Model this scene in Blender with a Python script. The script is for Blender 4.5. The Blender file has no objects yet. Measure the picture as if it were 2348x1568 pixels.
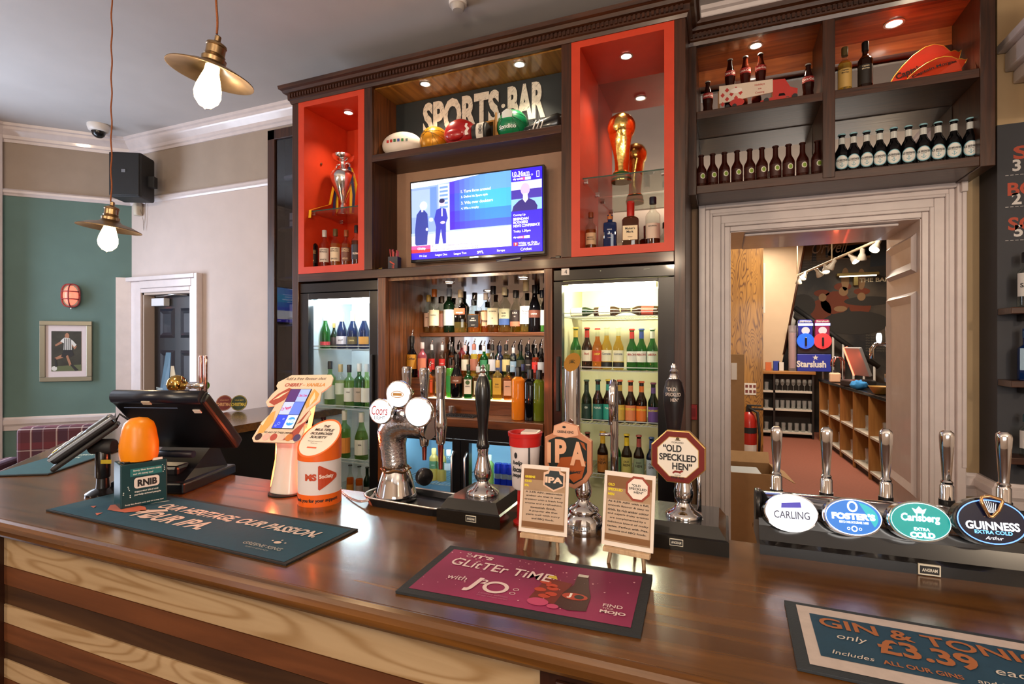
import bpy, bmesh, math, random
from mathutils import Matrix, Vector
random.seed(7)
SC = bpy.context.scene
COL = SC.collection
# ---------------------------------------------------------------- camera
EYE, YAW, F, CX, CY = 1.58, math.radians(22), 1200.0, 1174.0, 784.0
CO, SI = math.cos(YAW), math.sin(YAW)
cam = bpy.data.cameras.new('camera'); cam.sensor_width = 36; cam.lens = 36 * F / 2348
cam.clip_start = 0.02
camo = bpy.data.objects.new('camera', cam); COL.objects.link(camo)
camo.location = (0, 0, EYE); camo.rotation_euler = (math.pi / 2, 0, YAW)
SC.camera = camo
# ---------------------------------------------------------------- world, exposure
SC.view_settings.view_transform = 'Standard'; SC.view_settings.look = 'None'
SC.view_settings.gamma = 1; SC.view_settings.use_curve_mapping = False
SC.view_settings.exposure = 0.22
SC.cycles.transparent_max_bounces = 28; SC.cycles.max_bounces = 6; SC.cycles.diffuse_bounces = 3; SC.cycles.glossy_bounces = 4
SC.cycles.use_adaptive_sampling = True; SC.cycles.adaptive_threshold = 0.07
SC.cycles.sample_clamp_indirect = 4
SC.cycles.caustics_reflective = False; SC.cycles.caustics_refractive = False
wd = bpy.data.worlds.new('world'); SC.world = wd; wd.use_nodes = True
wd.node_tree.nodes['Background'].inputs[0].default_value = (0.6, 0.7, 0.9, 1)
wd.node_tree.nodes['Background'].inputs[1].default_value = 0.3

def light(name, kind, loc, power, col, size=0.1, rot=None, sizey=None, spot=None, blend=0.5, spread=None):
    l = bpy.data.lights.new(name, kind); l.energy = power; l.color = col
    if kind == 'AREA':
        l.size = size
        if sizey: l.shape = 'RECTANGLE'; l.size_y = sizey
        else: l.shape = 'DISK'
        if spread: l.spread = spread
    elif kind == 'SPOT':
        l.shadow_soft_size = size; l.spot_size = spot; l.spot_blend = blend
    else: l.shadow_soft_size = size
    o = bpy.data.objects.new(name, l); COL.objects.link(o); o.location = loc
    if rot: o.rotation_euler = rot
    return o
WARM = (1.0, 0.78, 0.55); COOL = (0.72, 0.83, 1.0); NEUT = (1.0, 0.92, 0.82)
CEIL = 3.53
# daylight coming in through the windows of the customer side (left wall and the wall behind)
light('window_daylight', 'AREA', (-5.9, 1.65, 1.9), 72, COOL, 1.7, (0, -math.pi / 2, 0), 1.35)
light('window_daylight', 'AREA', (-5.3, -3.9, 1.9), 5, COOL, 0.95, (math.pi / 2, 0, 0), 1.7)
light('window_daylight', 'AREA', (1.4, -3.9, 1.9), 75, NEUT, 1.9, (math.pi / 2, 0, 0), 1.7)
# unseen warm fill lights added over the customer side, also lighting its ceiling
for lx, ly in ((-3.2, -1.2), (-0.6, -1.4), (1.8, -1.0)):
    light('customer_fill', 'POINT', (lx, ly, 2.6), 88, WARM, 0.07)
# back room lamps
for lx, ly, pw in ((0.6, 5.4, 55), (1.3, 8.2, 75), (0.5, 9.3, 26)):
    light('back_room_lamp', 'AREA', (lx, ly, 3.2), pw, (1, 0.86, 0.68), 0.5)

# ---------------------------------------------------------------- measuring: picture point -> point of the place
def ray(px, py):
    t = (px - CX) / F
    return (t * CO - SI, t * SI + CO, -(py - CY) / F)
def W(px, py, Y):
    d = ray(px, py); k = Y / d[1]
    return Vector((d[0] * k, Y, EYE + d[2] * k))
def G(px, py, z):
    d = ray(px, py); k = (z - EYE) / d[2]
    return Vector((d[0] * k, d[1] * k, z))
def XW(px, Y): return W(px, CY, Y).x
def ZW(px, py, Y): return W(px, py, Y).z

# ---------------------------------------------------------------- materials
MATS = {}
def hexc(h):
    h = h.lstrip('#'); h = ''.join(x * 2 for x in h) if len(h) == 3 else h; c = [int(h[i:i + 2], 16) / 255 for i in (0, 2, 4)]
    return tuple((x / 12.92 if x <= 0.04045 else ((x + 0.055) / 1.055) ** 2.4) for x in c)
def rgb(c): return hexc(c) if isinstance(c, str) else tuple(c[:3])
def new_mat(key):
    m = bpy.data.materials.new(key); m.use_nodes = True; MATS[key] = m
    nt = m.node_tree; return m, nt, nt.nodes['Principled BSDF']
def sock(n, *names):
    for x in names:
        if x in n.inputs: return n.inputs[x]
def pm(c, rough=0.5, metal=0.0, emit=0.0, coat=0.0, noise=0.0, nscale=30, bump=0.0, spec=None):
    """plain procedural material: colour with a slight noise variation and bump"""
    col = rgb(c); key = 'm_%s_%s_%s_%s_%s_%s_%s_%s_%s' % (tuple(round(x, 4) for x in col), rough, metal, emit, coat, noise, nscale, bump, spec)
    if key in MATS: return MATS[key]
    m, nt, b = new_mat(key)
    m.name = 'paint'
    b.inputs['Base Color'].default_value = (*col, 1); b.inputs['Roughness'].default_value = rough
    b.inputs['Metallic'].default_value = metal
    if spec is not None: b.inputs['Specular IOR Level'].default_value = spec
    if coat: b.inputs['Coat Weight'].default_value = coat; b.inputs['Coat Roughness'].default_value = 0.06
    if emit:
        b.inputs['Emission Color'].default_value = (*col, 1); b.inputs['Emission Strength'].default_value = emit
        if emit < 3.5: m.cycles.emission_sampling = 'NONE'
    if noise or bump:
        tc = nt.nodes.new('ShaderNodeTexCoord'); n = nt.nodes.new('ShaderNodeTexNoise')
        n.inputs['Scale'].default_value = nscale; n.inputs['Detail'].default_value = 4
        nt.links.new(tc.outputs['Object'], n.inputs['Vector'])
        if noise:
            r = nt.nodes.new('ShaderNodeValToRGB')
            r.color_ramp.elements[0].position = 0.3; r.color_ramp.elements[1].position = 0.7
            r.color_ramp.elements[0].color = (*[max(0, x * (1 - noise)) for x in col], 1)
            r.color_ramp.elements[1].color = (*[min(1, x * (1 + noise)) for x in col], 1)
            nt.links.new(n.outputs['Fac'], r.inputs['Fac']); nt.links.new(r.outputs['Color'], b.inputs['Base Color'])
        if bump:
            bp = nt.nodes.new('ShaderNodeBump'); bp.inputs['Strength'].default_value = bump; bp.inputs['Distance'].default_value = 0.004
            nt.links.new(n.outputs['Fac'], bp.inputs['Height']); nt.links.new(bp.outputs['Normal'], b.inputs['Normal'])
    return m
def wood(c1, c2, axis='X', scale=1.0, rough=0.35, coat=0.0, bump=0.15, rings=0.0, c3=None):
    key = 'wood%s%s%s%s%s%s%s%s' % (c1, c2, axis, scale, rough, coat, rings, c3)
    if key in MATS: return MATS[key]
    m, nt, b = new_mat(key); m.name = 'wood'
    L = nt.links.new
    tc = nt.nodes.new('ShaderNodeTexCoord'); mp = nt.nodes.new('ShaderNodeMapping')
    s = [9 * scale] * 3; s['XYZ'.index(axis)] = 0.55 * scale
    mp.inputs['Scale'].default_value = s
    L(tc.outputs['Object'], mp.inputs['Vector'])
    n = nt.nodes.new('ShaderNodeTexNoise'); n.inputs['Scale'].default_value = 3.0; n.inputs['Detail'].default_value = 8; n.inputs['Distortion'].default_value = 1.2
    L(mp.outputs['Vector'], n.inputs['Vector'])
    fac = n.outputs['Fac']
    if rings:
        mp2 = nt.nodes.new('ShaderNodeMapping'); s2 = [1.0] * 3; s2['XYZ'.index(axis)] = 0.16; mp2.inputs['Scale'].default_value = s2
        L(tc.outputs['Object'], mp2.inputs['Vector'])
        n2 = nt.nodes.new('ShaderNodeTexNoise'); n2.inputs['Scale'].default_value = 6.0 * rings; n2.inputs['Detail'].default_value = 1.5; n2.inputs['Distortion'].default_value = 0.4
        L(mp2.outputs['Vector'], n2.inputs['Vector'])
        ml = nt.nodes.new('ShaderNodeMath'); ml.operation = 'MULTIPLY'; ml.inputs[1].default_value = 130
        L(n2.outputs['Fac'], ml.inputs[0])
        sn = nt.nodes.new('ShaderNodeMath'); sn.operation = 'SINE'; L(ml.outputs[0], sn.inputs[0])
        mx = nt.nodes.new('ShaderNodeMapRange'); mx.inputs['From Min'].default_value = -1; L(sn.outputs[0], mx.inputs['Value'])
        pw = nt.nodes.new('ShaderNodeMath'); pw.operation = 'POWER'; pw.inputs[1].default_value = 4; L(mx.outputs[0], pw.inputs[0]); mx = pw
        ad = nt.nodes.new('ShaderNodeMix'); ad.inputs['Factor'].default_value = 0.32
        L(n.outputs['Fac'], ad.inputs[2]); L(mx.outputs[0], ad.inputs[3]); fac = ad.outputs[0]
    r = nt.nodes.new('ShaderNodeValToRGB')
    r.color_ramp.elements[0].position = 0.28; r.color_ramp.elements[1].position = 0.72
    r.color_ramp.elements[0].color = (*rgb(c1), 1); r.color_ramp.elements[1].color = (*rgb(c2), 1)
    L(fac, r.inputs['Fac']); L(r.outputs['Color'], b.inputs['Base Color'])
    b.inputs['Roughness'].default_value = rough
    if coat: b.inputs['Coat Weight'].default_value = coat; b.inputs['Coat Roughness'].default_value = 0.12
    bp = nt.nodes.new('ShaderNodeBump'); bp.inputs['Strength'].default_value = bump; bp.inputs['Distance'].default_value = 0.003
    L(fac, bp.inputs['Height']); L(bp.outputs['Normal'], b.inputs['Normal'])
    return m
def glass(c=(1, 1, 1), gloss=1.0, rough=0.02, body=0.0):
    """thin coloured glass: tinted see-through with a mirror sheen; body mixes in some opaque colour"""
    col = rgb(c); key = 'glass%s%s%s%s' % (tuple(round(x, 3) for x in col), gloss, rough, body)
    if key in MATS: return MATS[key]
    m, nt, b = new_mat(key); m.name = 'glass'; L = nt.links.new
    nt.nodes.remove(b); out = nt.nodes['Material Output']
    tr = nt.nodes.new('ShaderNodeBsdfTransparent'); tr.inputs[0].default_value = (*col, 1)
    base = tr
    if body:
        df = nt.nodes.new('ShaderNodeBsdfDiffuse'); df.inputs[0].default_value = (*col, 1)
        tl = nt.nodes.new('ShaderNodeBsdfTranslucent'); tl.inputs[0].default_value = (*col, 1)
        a = nt.nodes.new('ShaderNodeMixShader'); a.inputs[0].default_value = 0.5; L(df.outputs[0], a.inputs[1]); L(tl.outputs[0], a.inputs[2])
        c2 = nt.nodes.new('ShaderNodeMixShader'); c2.inputs[0].default_value = body; L(tr.outputs[0], c2.inputs[1]); L(a.outputs[0], c2.inputs[2]); base = c2
    gl = nt.nodes.new('ShaderNodeBsdfGlossy'); gl.inputs['Roughness'].default_value = rough
    fr = nt.nodes.new('ShaderNodeFresnel'); fr.inputs['IOR'].default_value = 1.45
    ge = nt.nodes.new('ShaderNodeNewGeometry'); iv = nt.nodes.new('ShaderNodeMath'); iv.operation = 'MULTIPLY_ADD'; iv.inputs[1].default_value = -gloss; iv.inputs[2].default_value = gloss; L(ge.outputs['Backfacing'], iv.inputs[0])
    mu = nt.nodes.new('ShaderNodeMath'); mu.operation = 'MULTIPLY'; L(iv.outputs[0], mu.inputs[1]); L(fr.outputs[0], mu.inputs[0])
    mx = nt.nodes.new('ShaderNodeMixShader'); L(mu.outputs[0], mx.inputs[0]); L(base.outputs[0], mx.inputs[1]); L(gl.outputs[0], mx.inputs[2])
    L(mx.outputs[0], out.inputs['Surface'])
    return m
CHROME = pm((0.78, 0.78, 0.8), 0.07, 1.0); STEEL = pm((0.62, 0.62, 0.63), 0.28, 1.0)
GOLD = pm((0.95, 0.6, 0.18), 0.16, 1.0, noise=0.25, nscale=45, bump=0.5)
BRASS = pm((0.30, 0.205, 0.11), 0.36, 1.0, noise=0.15, nscale=25)
BLACK = pm((0.006, 0.006, 0.007), 0.28, coat=0.3); BLACKM = pm((0.012, 0.012, 0.013), 0.6)
WHITE = pm('#e8e2dd', 0.35); INK = pm((0.012, 0.012, 0.014), 0.6); PAPER = pm('#e6dfd6', 0.6)
OAK = wood('#241006', '#4c2710', 'Z', 1.6, 0.38, 0.12); OAKX = wood('#241006', '#4c2710', 'X', 1.6, 0.38, 0.12)
OAKW = wood('#3a1d0c', '#7a4520', 'Z', 1.3, 0.4, 0.2); OAKWX = wood('#3a1d0c', '#7a4520', 'X', 1.3, 0.35, 0.3)
RED = pm('#c73a1a', 0.45, noise=0.05, nscale=12)
TRIMW = pm('#d8cdcc', 0.28, noise=0.04, nscale=14, coat=0.25)
MIRROR = pm((0.72, 0.7, 0.68), 0.03, 1.0)
CLEAR = glass((0.93, 0.96, 0.95))
# ---------------------------------------------------------------- mesh helpers
def mk(name, me, mat=None, parent=None, M=None, kind=None, label=None):
    o = bpy.data.objects.new(name, me); COL.objects.link(o)
    if mat is not None and (len(me.materials) == 0): me.materials.append(mat)
    elif mat is not None and me.materials[0] is not mat:
        o.material_slots[0].link = 'OBJECT'; o.material_slots[0].material = mat
    if parent is not None: o.parent = parent
    if M is not None: o.matrix_local = M if isinstance(M, Matrix) else Matrix.Translation(M)
    if kind: o['kind'] = kind
    if label: o['label'] = label
    return o
def tag(o, label, cat, group=None):
    o['label'] = label; o['category'] = cat
    if group: o['group'] = group
    return o
def thing(name, label, cat, loc=(0, 0, 0), rz=0.0, group=None):
    o = bpy.data.objects.new(name, None); COL.objects.link(o); o.empty_display_size = 0.05
    o.location = loc; o.rotation_euler = (0, 0, rz)
    return tag(o, label, cat, group)
def dup(root, loc=None, rz=None, label=None, group=None):
    def cp(o, par):
        c = o.copy(); COL.objects.link(c); c.parent = par
        if par is not None: c.matrix_local = o.matrix_local.copy()
        for ch in o.children: cp(ch, c)
        return c
    r = cp(root, root.parent)
    if loc is not None: r.location = loc
    if rz is not None: r.rotation_euler = (0, 0, rz)
    if label: r['label'] = label
    if group: r['group'] = group
    return r
def M4(loc, x=(1, 0, 0), y=(0, 0, 1)):
    """matrix of a drawing plane: local x, local y (up on the print), z faces the viewer"""
    x = Vector(x).normalized(); z = x.cross(Vector(y)).normalized(); y = z.cross(x)
    return Matrix(((x.x, y.x, z.x, loc[0]), (x.y, y.y, z.y, loc[1]), (x.z, y.z, z.z, loc[2]), (0, 0, 0, 1)))
def frompy(vs, fs, smooth=False):
    me = bpy.data.meshes.new('mesh'); me.from_pydata([tuple(v) for v in vs], [], fs); me.update()
    if smooth: me.polygons.foreach_set('use_smooth', [True] * len(me.polygons))
    return me
def bmm(bm, smooth=False):
    bmesh.ops.recalc_face_normals(bm, faces=bm.faces)
    me = bpy.data.meshes.new('mesh'); bm.to_mesh(me); bm.free()
    if smooth: me.polygons.foreach_set('use_smooth', [True] * len(me.polygons))
    return me
def boxes(*bs, bev=0.0, seg=2):
    """one mesh of boxes (x0,x1,y0,y1,z0,z1)"""
    bm = bmesh.new()
    for x0, x1, y0, y1, z0, z1 in bs:
        r = bmesh.ops.create_cube(bm, size=1.0)
        for v in r['verts']:
            v.co = Vector(((x0 + x1) / 2 + v.co.x * (x1 - x0), (y0 + y1) / 2 + v.co.y * (y1 - y0), (z0 + z1) / 2 + v.co.z * (z1 - z0)))
    if bev: bmesh.ops.bevel(bm, geom=list(bm.edges), offset=bev, segments=seg, affect='EDGES', profile=0.5, clamp_overlap=True)
    return bmm(bm)
def lathe(prof, seg=24, sq=0, close=True):
    """prof: (r, z) pairs from bottom to top; sq>2 gives a squared section"""
    vs, fs, n = [], [], len(prof)
    for r, z in prof:
        for i in range(seg):
            a = 2 * math.pi * i / seg; c, s = math.cos(a), math.sin(a); k = 1.0
            if sq: k = 1 / ((abs(c) ** sq + abs(s) ** sq) ** (1 / sq))
            vs.append((r * c * k, r * s * k, z))
    for j in range(n - 1):
        for i in range(seg):
            a, b = j * seg + i, j * seg + (i + 1) % seg
            fs.append((a, b, b + seg, a + seg))
    if close:
        if prof[0][0] > 1e-5: fs.append(tuple(range(seg - 1, -1, -1)))
        if prof[-1][0] > 1e-5: fs.append(tuple((n - 1) * seg + i for i in range(seg)))
    me = frompy(vs, fs)
    me.polygons.foreach_set('use_smooth', [len(p.vertices) == 4 for p in me.polygons])
    try: me.set_sharp_from_angle(angle=math.radians(42))
    except Exception: pass
    return me
def tube(pts, r, seg=10, rr=None):
    pts = [Vector(p) for p in pts]; vs, fs = [], []
    up = Vector((0, 0, 1)); n = len(pts); N = None
    for i, p in enumerate(pts):
        t = ((pts[min(i + 1, n - 1)] - pts[max(i - 1, 0)])).normalized()
        if N is None:
            N = t.cross(up) if abs(t.dot(up)) < 0.95 else t.cross(Vector((1, 0, 0)))
        N = (N - t * N.dot(t)).normalized(); B = t.cross(N)
        q = rr[i] if rr else r
        for k in range(seg):
            a = 2 * math.pi * k / seg; vs.append(p + (N * math.cos(a) + B * math.sin(a)) * q)
    for i in range(n - 1):
        for k in range(seg):
            a, b = i * seg + k, i * seg + (k + 1) % seg; fs.append((a, b, b + seg, a + seg))
    fs.append(tuple(range(seg - 1, -1, -1))); fs.append(tuple((n - 1) * seg + k for k in range(seg)))
    me = frompy(vs, fs); me.polygons.foreach_set('use_smooth', [len(p.vertices) == 4 for p in me.polygons])
    return me
def prism(poly, d=0.001, bev=0.0):
    """flat outline in the xy drawing plane given thickness d (towards -z)"""
    n = len(poly); bm = bmesh.new()
    a = [bm.verts.new((x, y, 0)) for x, y in poly]; b = [bm.verts.new((x, y, -d)) for x, y in poly]
    bm.faces.new(a); bm.faces.new(b[::-1])
    for i in range(n): bm.faces.new((a[i], b[i], b[(i + 1) % n], a[(i + 1) % n]))
    if bev:
        es = [e for e in bm.edges if e.verts[0].co.z > -1e-9 and e.verts[1].co.z > -1e-9]
        bmesh.ops.bevel(bm, geom=es, offset=bev, segments=2, affect='EDGES', profile=0.5)
    return bmm(bm)
def flat(*polys):
    """flat print: several outlines in the xy drawing plane in one mesh"""
    vs, fs = [], []
    for p in polys:
        k = len(vs); vs += [(q[0], q[1], 0) for q in p]; fs.append(tuple(range(k, k + len(p))))
    return frompy(vs, fs)
def ell(cx, cy, rx, ry=None, n=28, a0=0, a1=2 * math.pi):
    ry = rx if ry is None else ry; full = abs(a1 - a0 - 2 * math.pi) < 1e-6
    return [(cx + rx * math.cos(a0 + (a1 - a0) * i / (n if full else n - 1)), cy + ry * math.sin(a0 + (a1 - a0) * i / (n if full else n - 1))) for i in range(n)]
def ring2(cx, cy, rx, ry, w, n=32):
    """thin flat ring as quads"""
    o = ell(cx, cy, rx, ry, n); i = ell(cx, cy, rx - w, ry - w, n)
    return [[o[k], o[(k + 1) % n], i[(k + 1) % n], i[k]] for k in range(n)]
def rrect(x0, x1, y0, y1, r, n=5):
    out = []
    for cx, cy, a in ((x1 - r, y1 - r, 0), (x0 + r, y1 - r, 90), (x0 + r, y0 + r, 180), (x1 - r, y0 + r, 270)):
        for i in range(n):
            t = math.radians(a + 90 * i / (n - 1)); out.append((cx + r * math.cos(t), cy + r * math.sin(t)))
    return out
def rect(x0, x1, y0, y1): return [(x0, y0), (x1, y0), (x1, y1), (x0, y1)]
def sweep(prof, path, closed=False):
    """profile (offset outwards, z) carried along a plan path [(x,y)], mitred; outwards = right-hand side of the path"""
    n = len(path); vs, fs = [], []; m = len(prof)
    P = [Vector((p[0], p[1])) for p in path]
    for i in range(n):
        if closed: d0 = (P[i] - P[i - 1]).normalized(); d1 = (P[(i + 1) % n] - P[i]).normalized()
        else:
            d0 = (P[i] - P[i - 1]).normalized() if i else (P[1] - P[0]).normalized()
            d1 = (P[i + 1] - P[i]).normalized() if i < n - 1 else d0
        n0 = Vector((d0.y, -d0.x)); n1 = Vector((d1.y, -d1.x)); b = (n0 + n1)
        b = b / max(0.2, b.dot(n0)) if b.length > 1e-6 else n0
        for o, z in prof: vs.append((P[i].x + b.x * o, P[i].y + b.y * o, z))
    for i in range(n if closed else n - 1):
        j = (i + 1) % n
        for k in range(m): 
            k2 = (k + 1) % m; fs.append((i * m + k, i * m + k2, j * m + k2, j * m + k))
    if not closed: fs.append(tuple(range(m))); fs.append(tuple((n - 1) * m + k for k in range(m - 1, -1, -1)))
    bm = bmesh.new(); me = frompy(vs, fs); bm.from_mesh(me); return bmm(bm)
# ---------------------------------------------------------------- lettering
_TXT = {}
def text_geo(s, shear=0.0, bold=0.0, space=1.0):
    key = (s, shear, bold, space)
    if key in _TXT: return _TXT[key]
    cu = bpy.data.curves.new('t', 'FONT'); cu.body = s; cu.size = 1.0; cu.shear = shear; cu.offset = bold; cu.resolution_u = 3
    cu.space_character = space; cu.fill_mode = 'FRONT'; cu.align_x = 'LEFT'
    o = bpy.data.objects.new('t', cu)
    me = o.to_mesh()
    vs = [(v.co.x, v.co.y) for v in me.vertices]; fs = [tuple(p.vertices) for p in me.polygons]
    o.to_mesh_clear(); bpy.data.objects.remove(o); bpy.data.curves.remove(cu)
    if not vs: vs = [(0, 0)]
    x0 = min(v[0] for v in vs); x1 = max(v[0] for v in vs); y0 = min(v[1] for v in vs); y1 = max(v[1] for v in vs)
    _TXT[key] = (vs, fs, x0, x1, y0, y1); return _TXT[key]
def lettering(parent, items, mat, M=None, bend=None, lift=0.0008, name='lettering', warp=None):
    """items: (string, cx, cy, width or None, height or None, opts) in the drawing plane of M"""
    V, Fa = [], []
    for it in items:
        s, cx, cy, w, h = it[:5]; op = it[5] if len(it) > 5 else {}
        vs, fs, x0, x1, y0, y1 = text_geo(s, op.get('shear', 0), op.get('bold', 0), op.get('space', 1))
        sx = w / (x1 - x0) if w else None; sy = h / (y1 - y0) if h else None
        if sx is None: sx = sy * op.get('asp', 1)
        if sy is None: sy = sx
        ca, sa = math.cos(op.get('rot', 0)), math.sin(op.get('rot', 0)); k = len(V)
        al = op.get('al', 'c'); ox = (x0 + x1) / 2 if al == 'c' else (x0 if al == 'l' else x1)
        for x, y in vs:
            x = (x - ox) * sx; y = (y - (y0 + y1) / 2) * sy
            V.append((cx + x * ca - y * sa, cy + x * sa + y * ca))
        Fa += [tuple(i + k for i in f) for f in fs]
    if warp: V = [warp(*v) for v in V]
    if bend: vv = [((bend + lift) * math.sin(x / bend), y, (bend + lift) * math.cos(x / bend) - bend) for x, y in V]
    else: vv = [(x, y, lift) for x, y in V]
    return mk(name, frompy(vv, Fa), mat, parent, M)
def printed(parent, polys, mat, M=None, lift=0.0005, name='print', bend=None):
    me = flat(*polys)
    if bend:
        bm = bmesh.new(); bm.from_mesh(me); bmesh.ops.triangulate(bm, faces=bm.faces)
        if max(e.calc_length() for e in bm.edges) > bend * .25: bmesh.ops.subdivide_edges(bm, edges=bm.edges, cuts=5, use_grid_fill=True)
        bm.to_mesh(me); bm.free()
    for v in me.vertices:
        x = v.co.x
        if bend: v.co.x = (bend + lift) * math.sin(x / bend); v.co.z = (bend + lift) * math.cos(x / bend) - bend
        else: v.co.z = lift
    return mk(name, me, mat, parent, M)
def patch(r, z0, z1, half, n=10, top=None, bot=None):
    """front label patch on a round bottle: angle +-half about -y"""
    vs, fs = [], []; 
    for i in range(n + 1):
        u = -1 + 2 * i / n; a = -math.pi / 2 + u * half
        t = z1 if not top else z0 + (z1 - z0) * top(u); b = z0 if not bot else z0 + (z1 - z0) * bot(u)
        vs += [(r * math.cos(a), r * math.sin(a), b), (r * math.cos(a), r * math.sin(a), t)]
    for i in range(n): fs.append((2 * i, 2 * i + 2, 2 * i + 3, 2 * i + 1))
    return frompy(vs, fs, True)
ORD = ['first', 'second', 'third', 'fourth', 'fifth', 'sixth', 'seventh', 'eighth', 'ninth', 'tenth', 'eleventh', 'twelfth']
# ================================================================ THE SETTING
YC, YW = 2.75, 3.33          # face of the back bar, back wall
XL, XR, YF = -6.01, 3.4, -4.0
WHT = pm('#cbbcb5', 0.7, noise=0.03, nscale=6, bump=0.08); TAUPE = pm('#a39384', 0.75, noise=0.04, nscale=6, bump=0.08)
GREEN = pm('#5f7b75', 0.7, noise=0.05, nscale=5, bump=0.08); CEILM = pm('#c2bdbb', 0.85, noise=0.03, nscale=4)
BEIGE = pm('#b59a74', 0.65, noise=0.05, nscale=5); GREYW = pm('#33343a', 0.6, noise=0.06, nscale=8)
def struct(name, me, mat): return mk(name, me, mat, kind='structure')
DX0, DX1, DZ = XW(1674, YW), XW(2112, YW), 2.226     # doorway to the back room
LX0, LX1, LZ = -5.17, -4.50, 2.05                    # door beside the green wall
CXc = -5.33                                          # corner green / white
struct('floor', boxes((XL, XR, YF, YW, -0.06, 0)), wood('#2a150b', '#4a2917', 'Y', 1.0, 0.45))
struct('ceiling', boxes((XL - 0.6, XR, YF, YW + 0.1, CEIL, CEIL + 0.08)), CEILM)
PZ = 2.93
wb = struct('wall_back', boxes((CXc, LX0, YW, YW + 0.25, 0, PZ), (LX0, LX1, YW, YW + 0.25, LZ, PZ), (LX1, DX0, YW, YW + 0.6, 0, PZ),
     (DX0, DX1, YW, YW + 0.6, DZ, PZ), (DX1, 1.195, YW, YW + 0.6, 0, PZ)), WHT)
mk('frieze', boxes((CXc, 1.195, YW, YW + 0.25, PZ, CEIL)), TAUPE, wb)
mk('cabinet_side_strip', boxes((XW(1572, YW), DX0 - .173, YW - .004, YW, 0, 2.42)), pm('#8f6f50', .6), wb)
mk('door_side_strip', boxes((DX1 + 0.18, 1.195, YW - 0.004, YW, 0, PZ)), BEIGE, wb)
# green chamfer wall
gL, gR = Vector((-6.01, 2.65)), Vector((CXc, YW)); gd = (gR - gL).normalized(); gn = Vector((gd.y, -gd.x))
def gpt(s, o, z): p = gR - gd * s + gn * o; return (p.x, p.y, z)
def gbox(s0, s1, o0, o1, z0, z1):
    vs = [gpt(s, o, z) for z in (z0, z1) for s, o in ((s1, o1), (s0, o1), (s0, o0), (s1, o0))]
    return frompy(vs, [(0, 1, 2, 3)[::-1], (4, 5, 6, 7), (0, 1, 5, 4), (1, 2, 6, 5), (2, 3, 7, 6), (3, 0, 4, 7)])
wl = struct('wall_left', gbox(0, 0.97, -0.12, 0, 0, PZ), GREEN)
mk('frieze', gbox(0, 0.97, -0.12, 0, PZ, CEIL), TAUPE, wl)
struct('wall_left_window', boxes((XL - 0.1, XL, YF, 0.95, 0, CEIL), (XL - 0.1, XL, 2.35, 2.62, 0, CEIL), (XL - 0.1, XL, .95, 2.35, 0, 1.0), (XL - 0.1, XL, .95, 2.35, 2.8, CEIL)), WHT)
struct('wall_front', boxes((XL, -5.8, YF - 0.1, YF, 0, CEIL), (-4.8, 0.4, YF - 0.1, YF, 0, CEIL), (2.4, XR, YF - 0.1, YF, 0, CEIL), (-5.8, -4.8, YF - 0.1, YF, 0, 1.0), (0.4, 2.4, YF - 0.1, YF, 0, 1.0),
     (-5.8, -4.8, YF - 0.1, YF, 2.8, CEIL), (0.4, 2.4, YF - 0.1, YF, 2.8, CEIL)), pm('#c4b2a2', .8))
DAY = pm((0.6, 0.75, 1.0), 0.5, emit=.6)
for i, (b, ax) in enumerate((((XL - 0.09, XL - 0.08, .95, 2.35, 1.0, 2.8), 'y'), ((-5.8, -4.8, YF - 0.09, YF - 0.08, 1.0, 2.8), 'x'), ((0.4, 2.4, YF - 0.09, YF - 0.08, 1.0, 2.8), 'x'))):
    w = struct('window_%d' % (i + 1), boxes(b), DAY)
    x0, x1, y0, y1, z0, z1 = b
    if ax == 'x': fr = [(x0, x1, y0, y0 + 0.06, z, z + 0.05) for z in (z0, (z0 + z1) / 2, z1 - 0.05)] + [(x, x + 0.05, y0, y0 + 0.06, z0, z1) for x in (x0, (x0 + x1) / 2, x1 - 0.05)]
    else: fr = [(x0, x0 + 0.06, y0, y1, z, z + 0.05) for z in (z0, (z0 + z1) / 2, z1 - 0.05)] + [(x0, x0 + 0.06, y, y + 0.05, z0, z1) for y in (y0, (y0 + y1) / 2, y1 - 0.05)]
    mk('window_frame', boxes(*fr), TRIMW, w)
struct('trim_1', boxes((XL - 0.02, XL + 0.035, 2.50, 2.635, 0, CEIL - 0.1), bev=0.008), TRIMW)
# chimney breast with the price list
wr = struct('wall_right', boxes((1.195, XR, 3.14, YW + 0.3, 0, 2.60)), GREYW)
mk('frieze', boxes((1.195, XR, 3.14, YW + 0.3, 2.60, CEIL)), BEIGE, wr)
struct('wall_right_side', boxes((XR, XR + 0.1, YF, 3.2, 0, CEIL)), TAUPE)
# cornice, picture rail, dado rail
cor = [(0, CEIL - 0.15), (0.012, CEIL - 0.15), (0.018, CEIL - 0.128), (0.03, CEIL - 0.12), (0.036, CEIL - 0.095), (0.07, CEIL - 0.06), (0.078, CEIL - 0.05), (0.084, CEIL - 0.03), (0.1, CEIL - 0.022), (0.105, CEIL), (0, CEIL)]
wallpath = [(XL, YF), (gL.x, gL.y), (gR.x, gR.y), (1.195, YW), (1.195, 3.14), (XR, 3.14)]
struct('trim_2', sweep(cor, wallpath), TRIMW)
prl = [(0, PZ - 0.03), (0.012, PZ - 0.03), (0.018, PZ - 0.015), (0.03, PZ - 0.004), (0.032, PZ + 0.014), (0.022, PZ + 0.024), (0.012, PZ + 0.032), (0, PZ + 0.032)]
struct('trim_3', sweep(prl, [(gL.x, gL.y), (gR.x, gR.y), (-2.75, YW)]), TRIMW)
dad = [(0, 0.78), (0.012, 0.78), (0.016, 0.82), (0.03, 0.84), (0.032, 0.875), (0.018, 0.885), (0.014, 0.90), (0, 0.90)]
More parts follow.
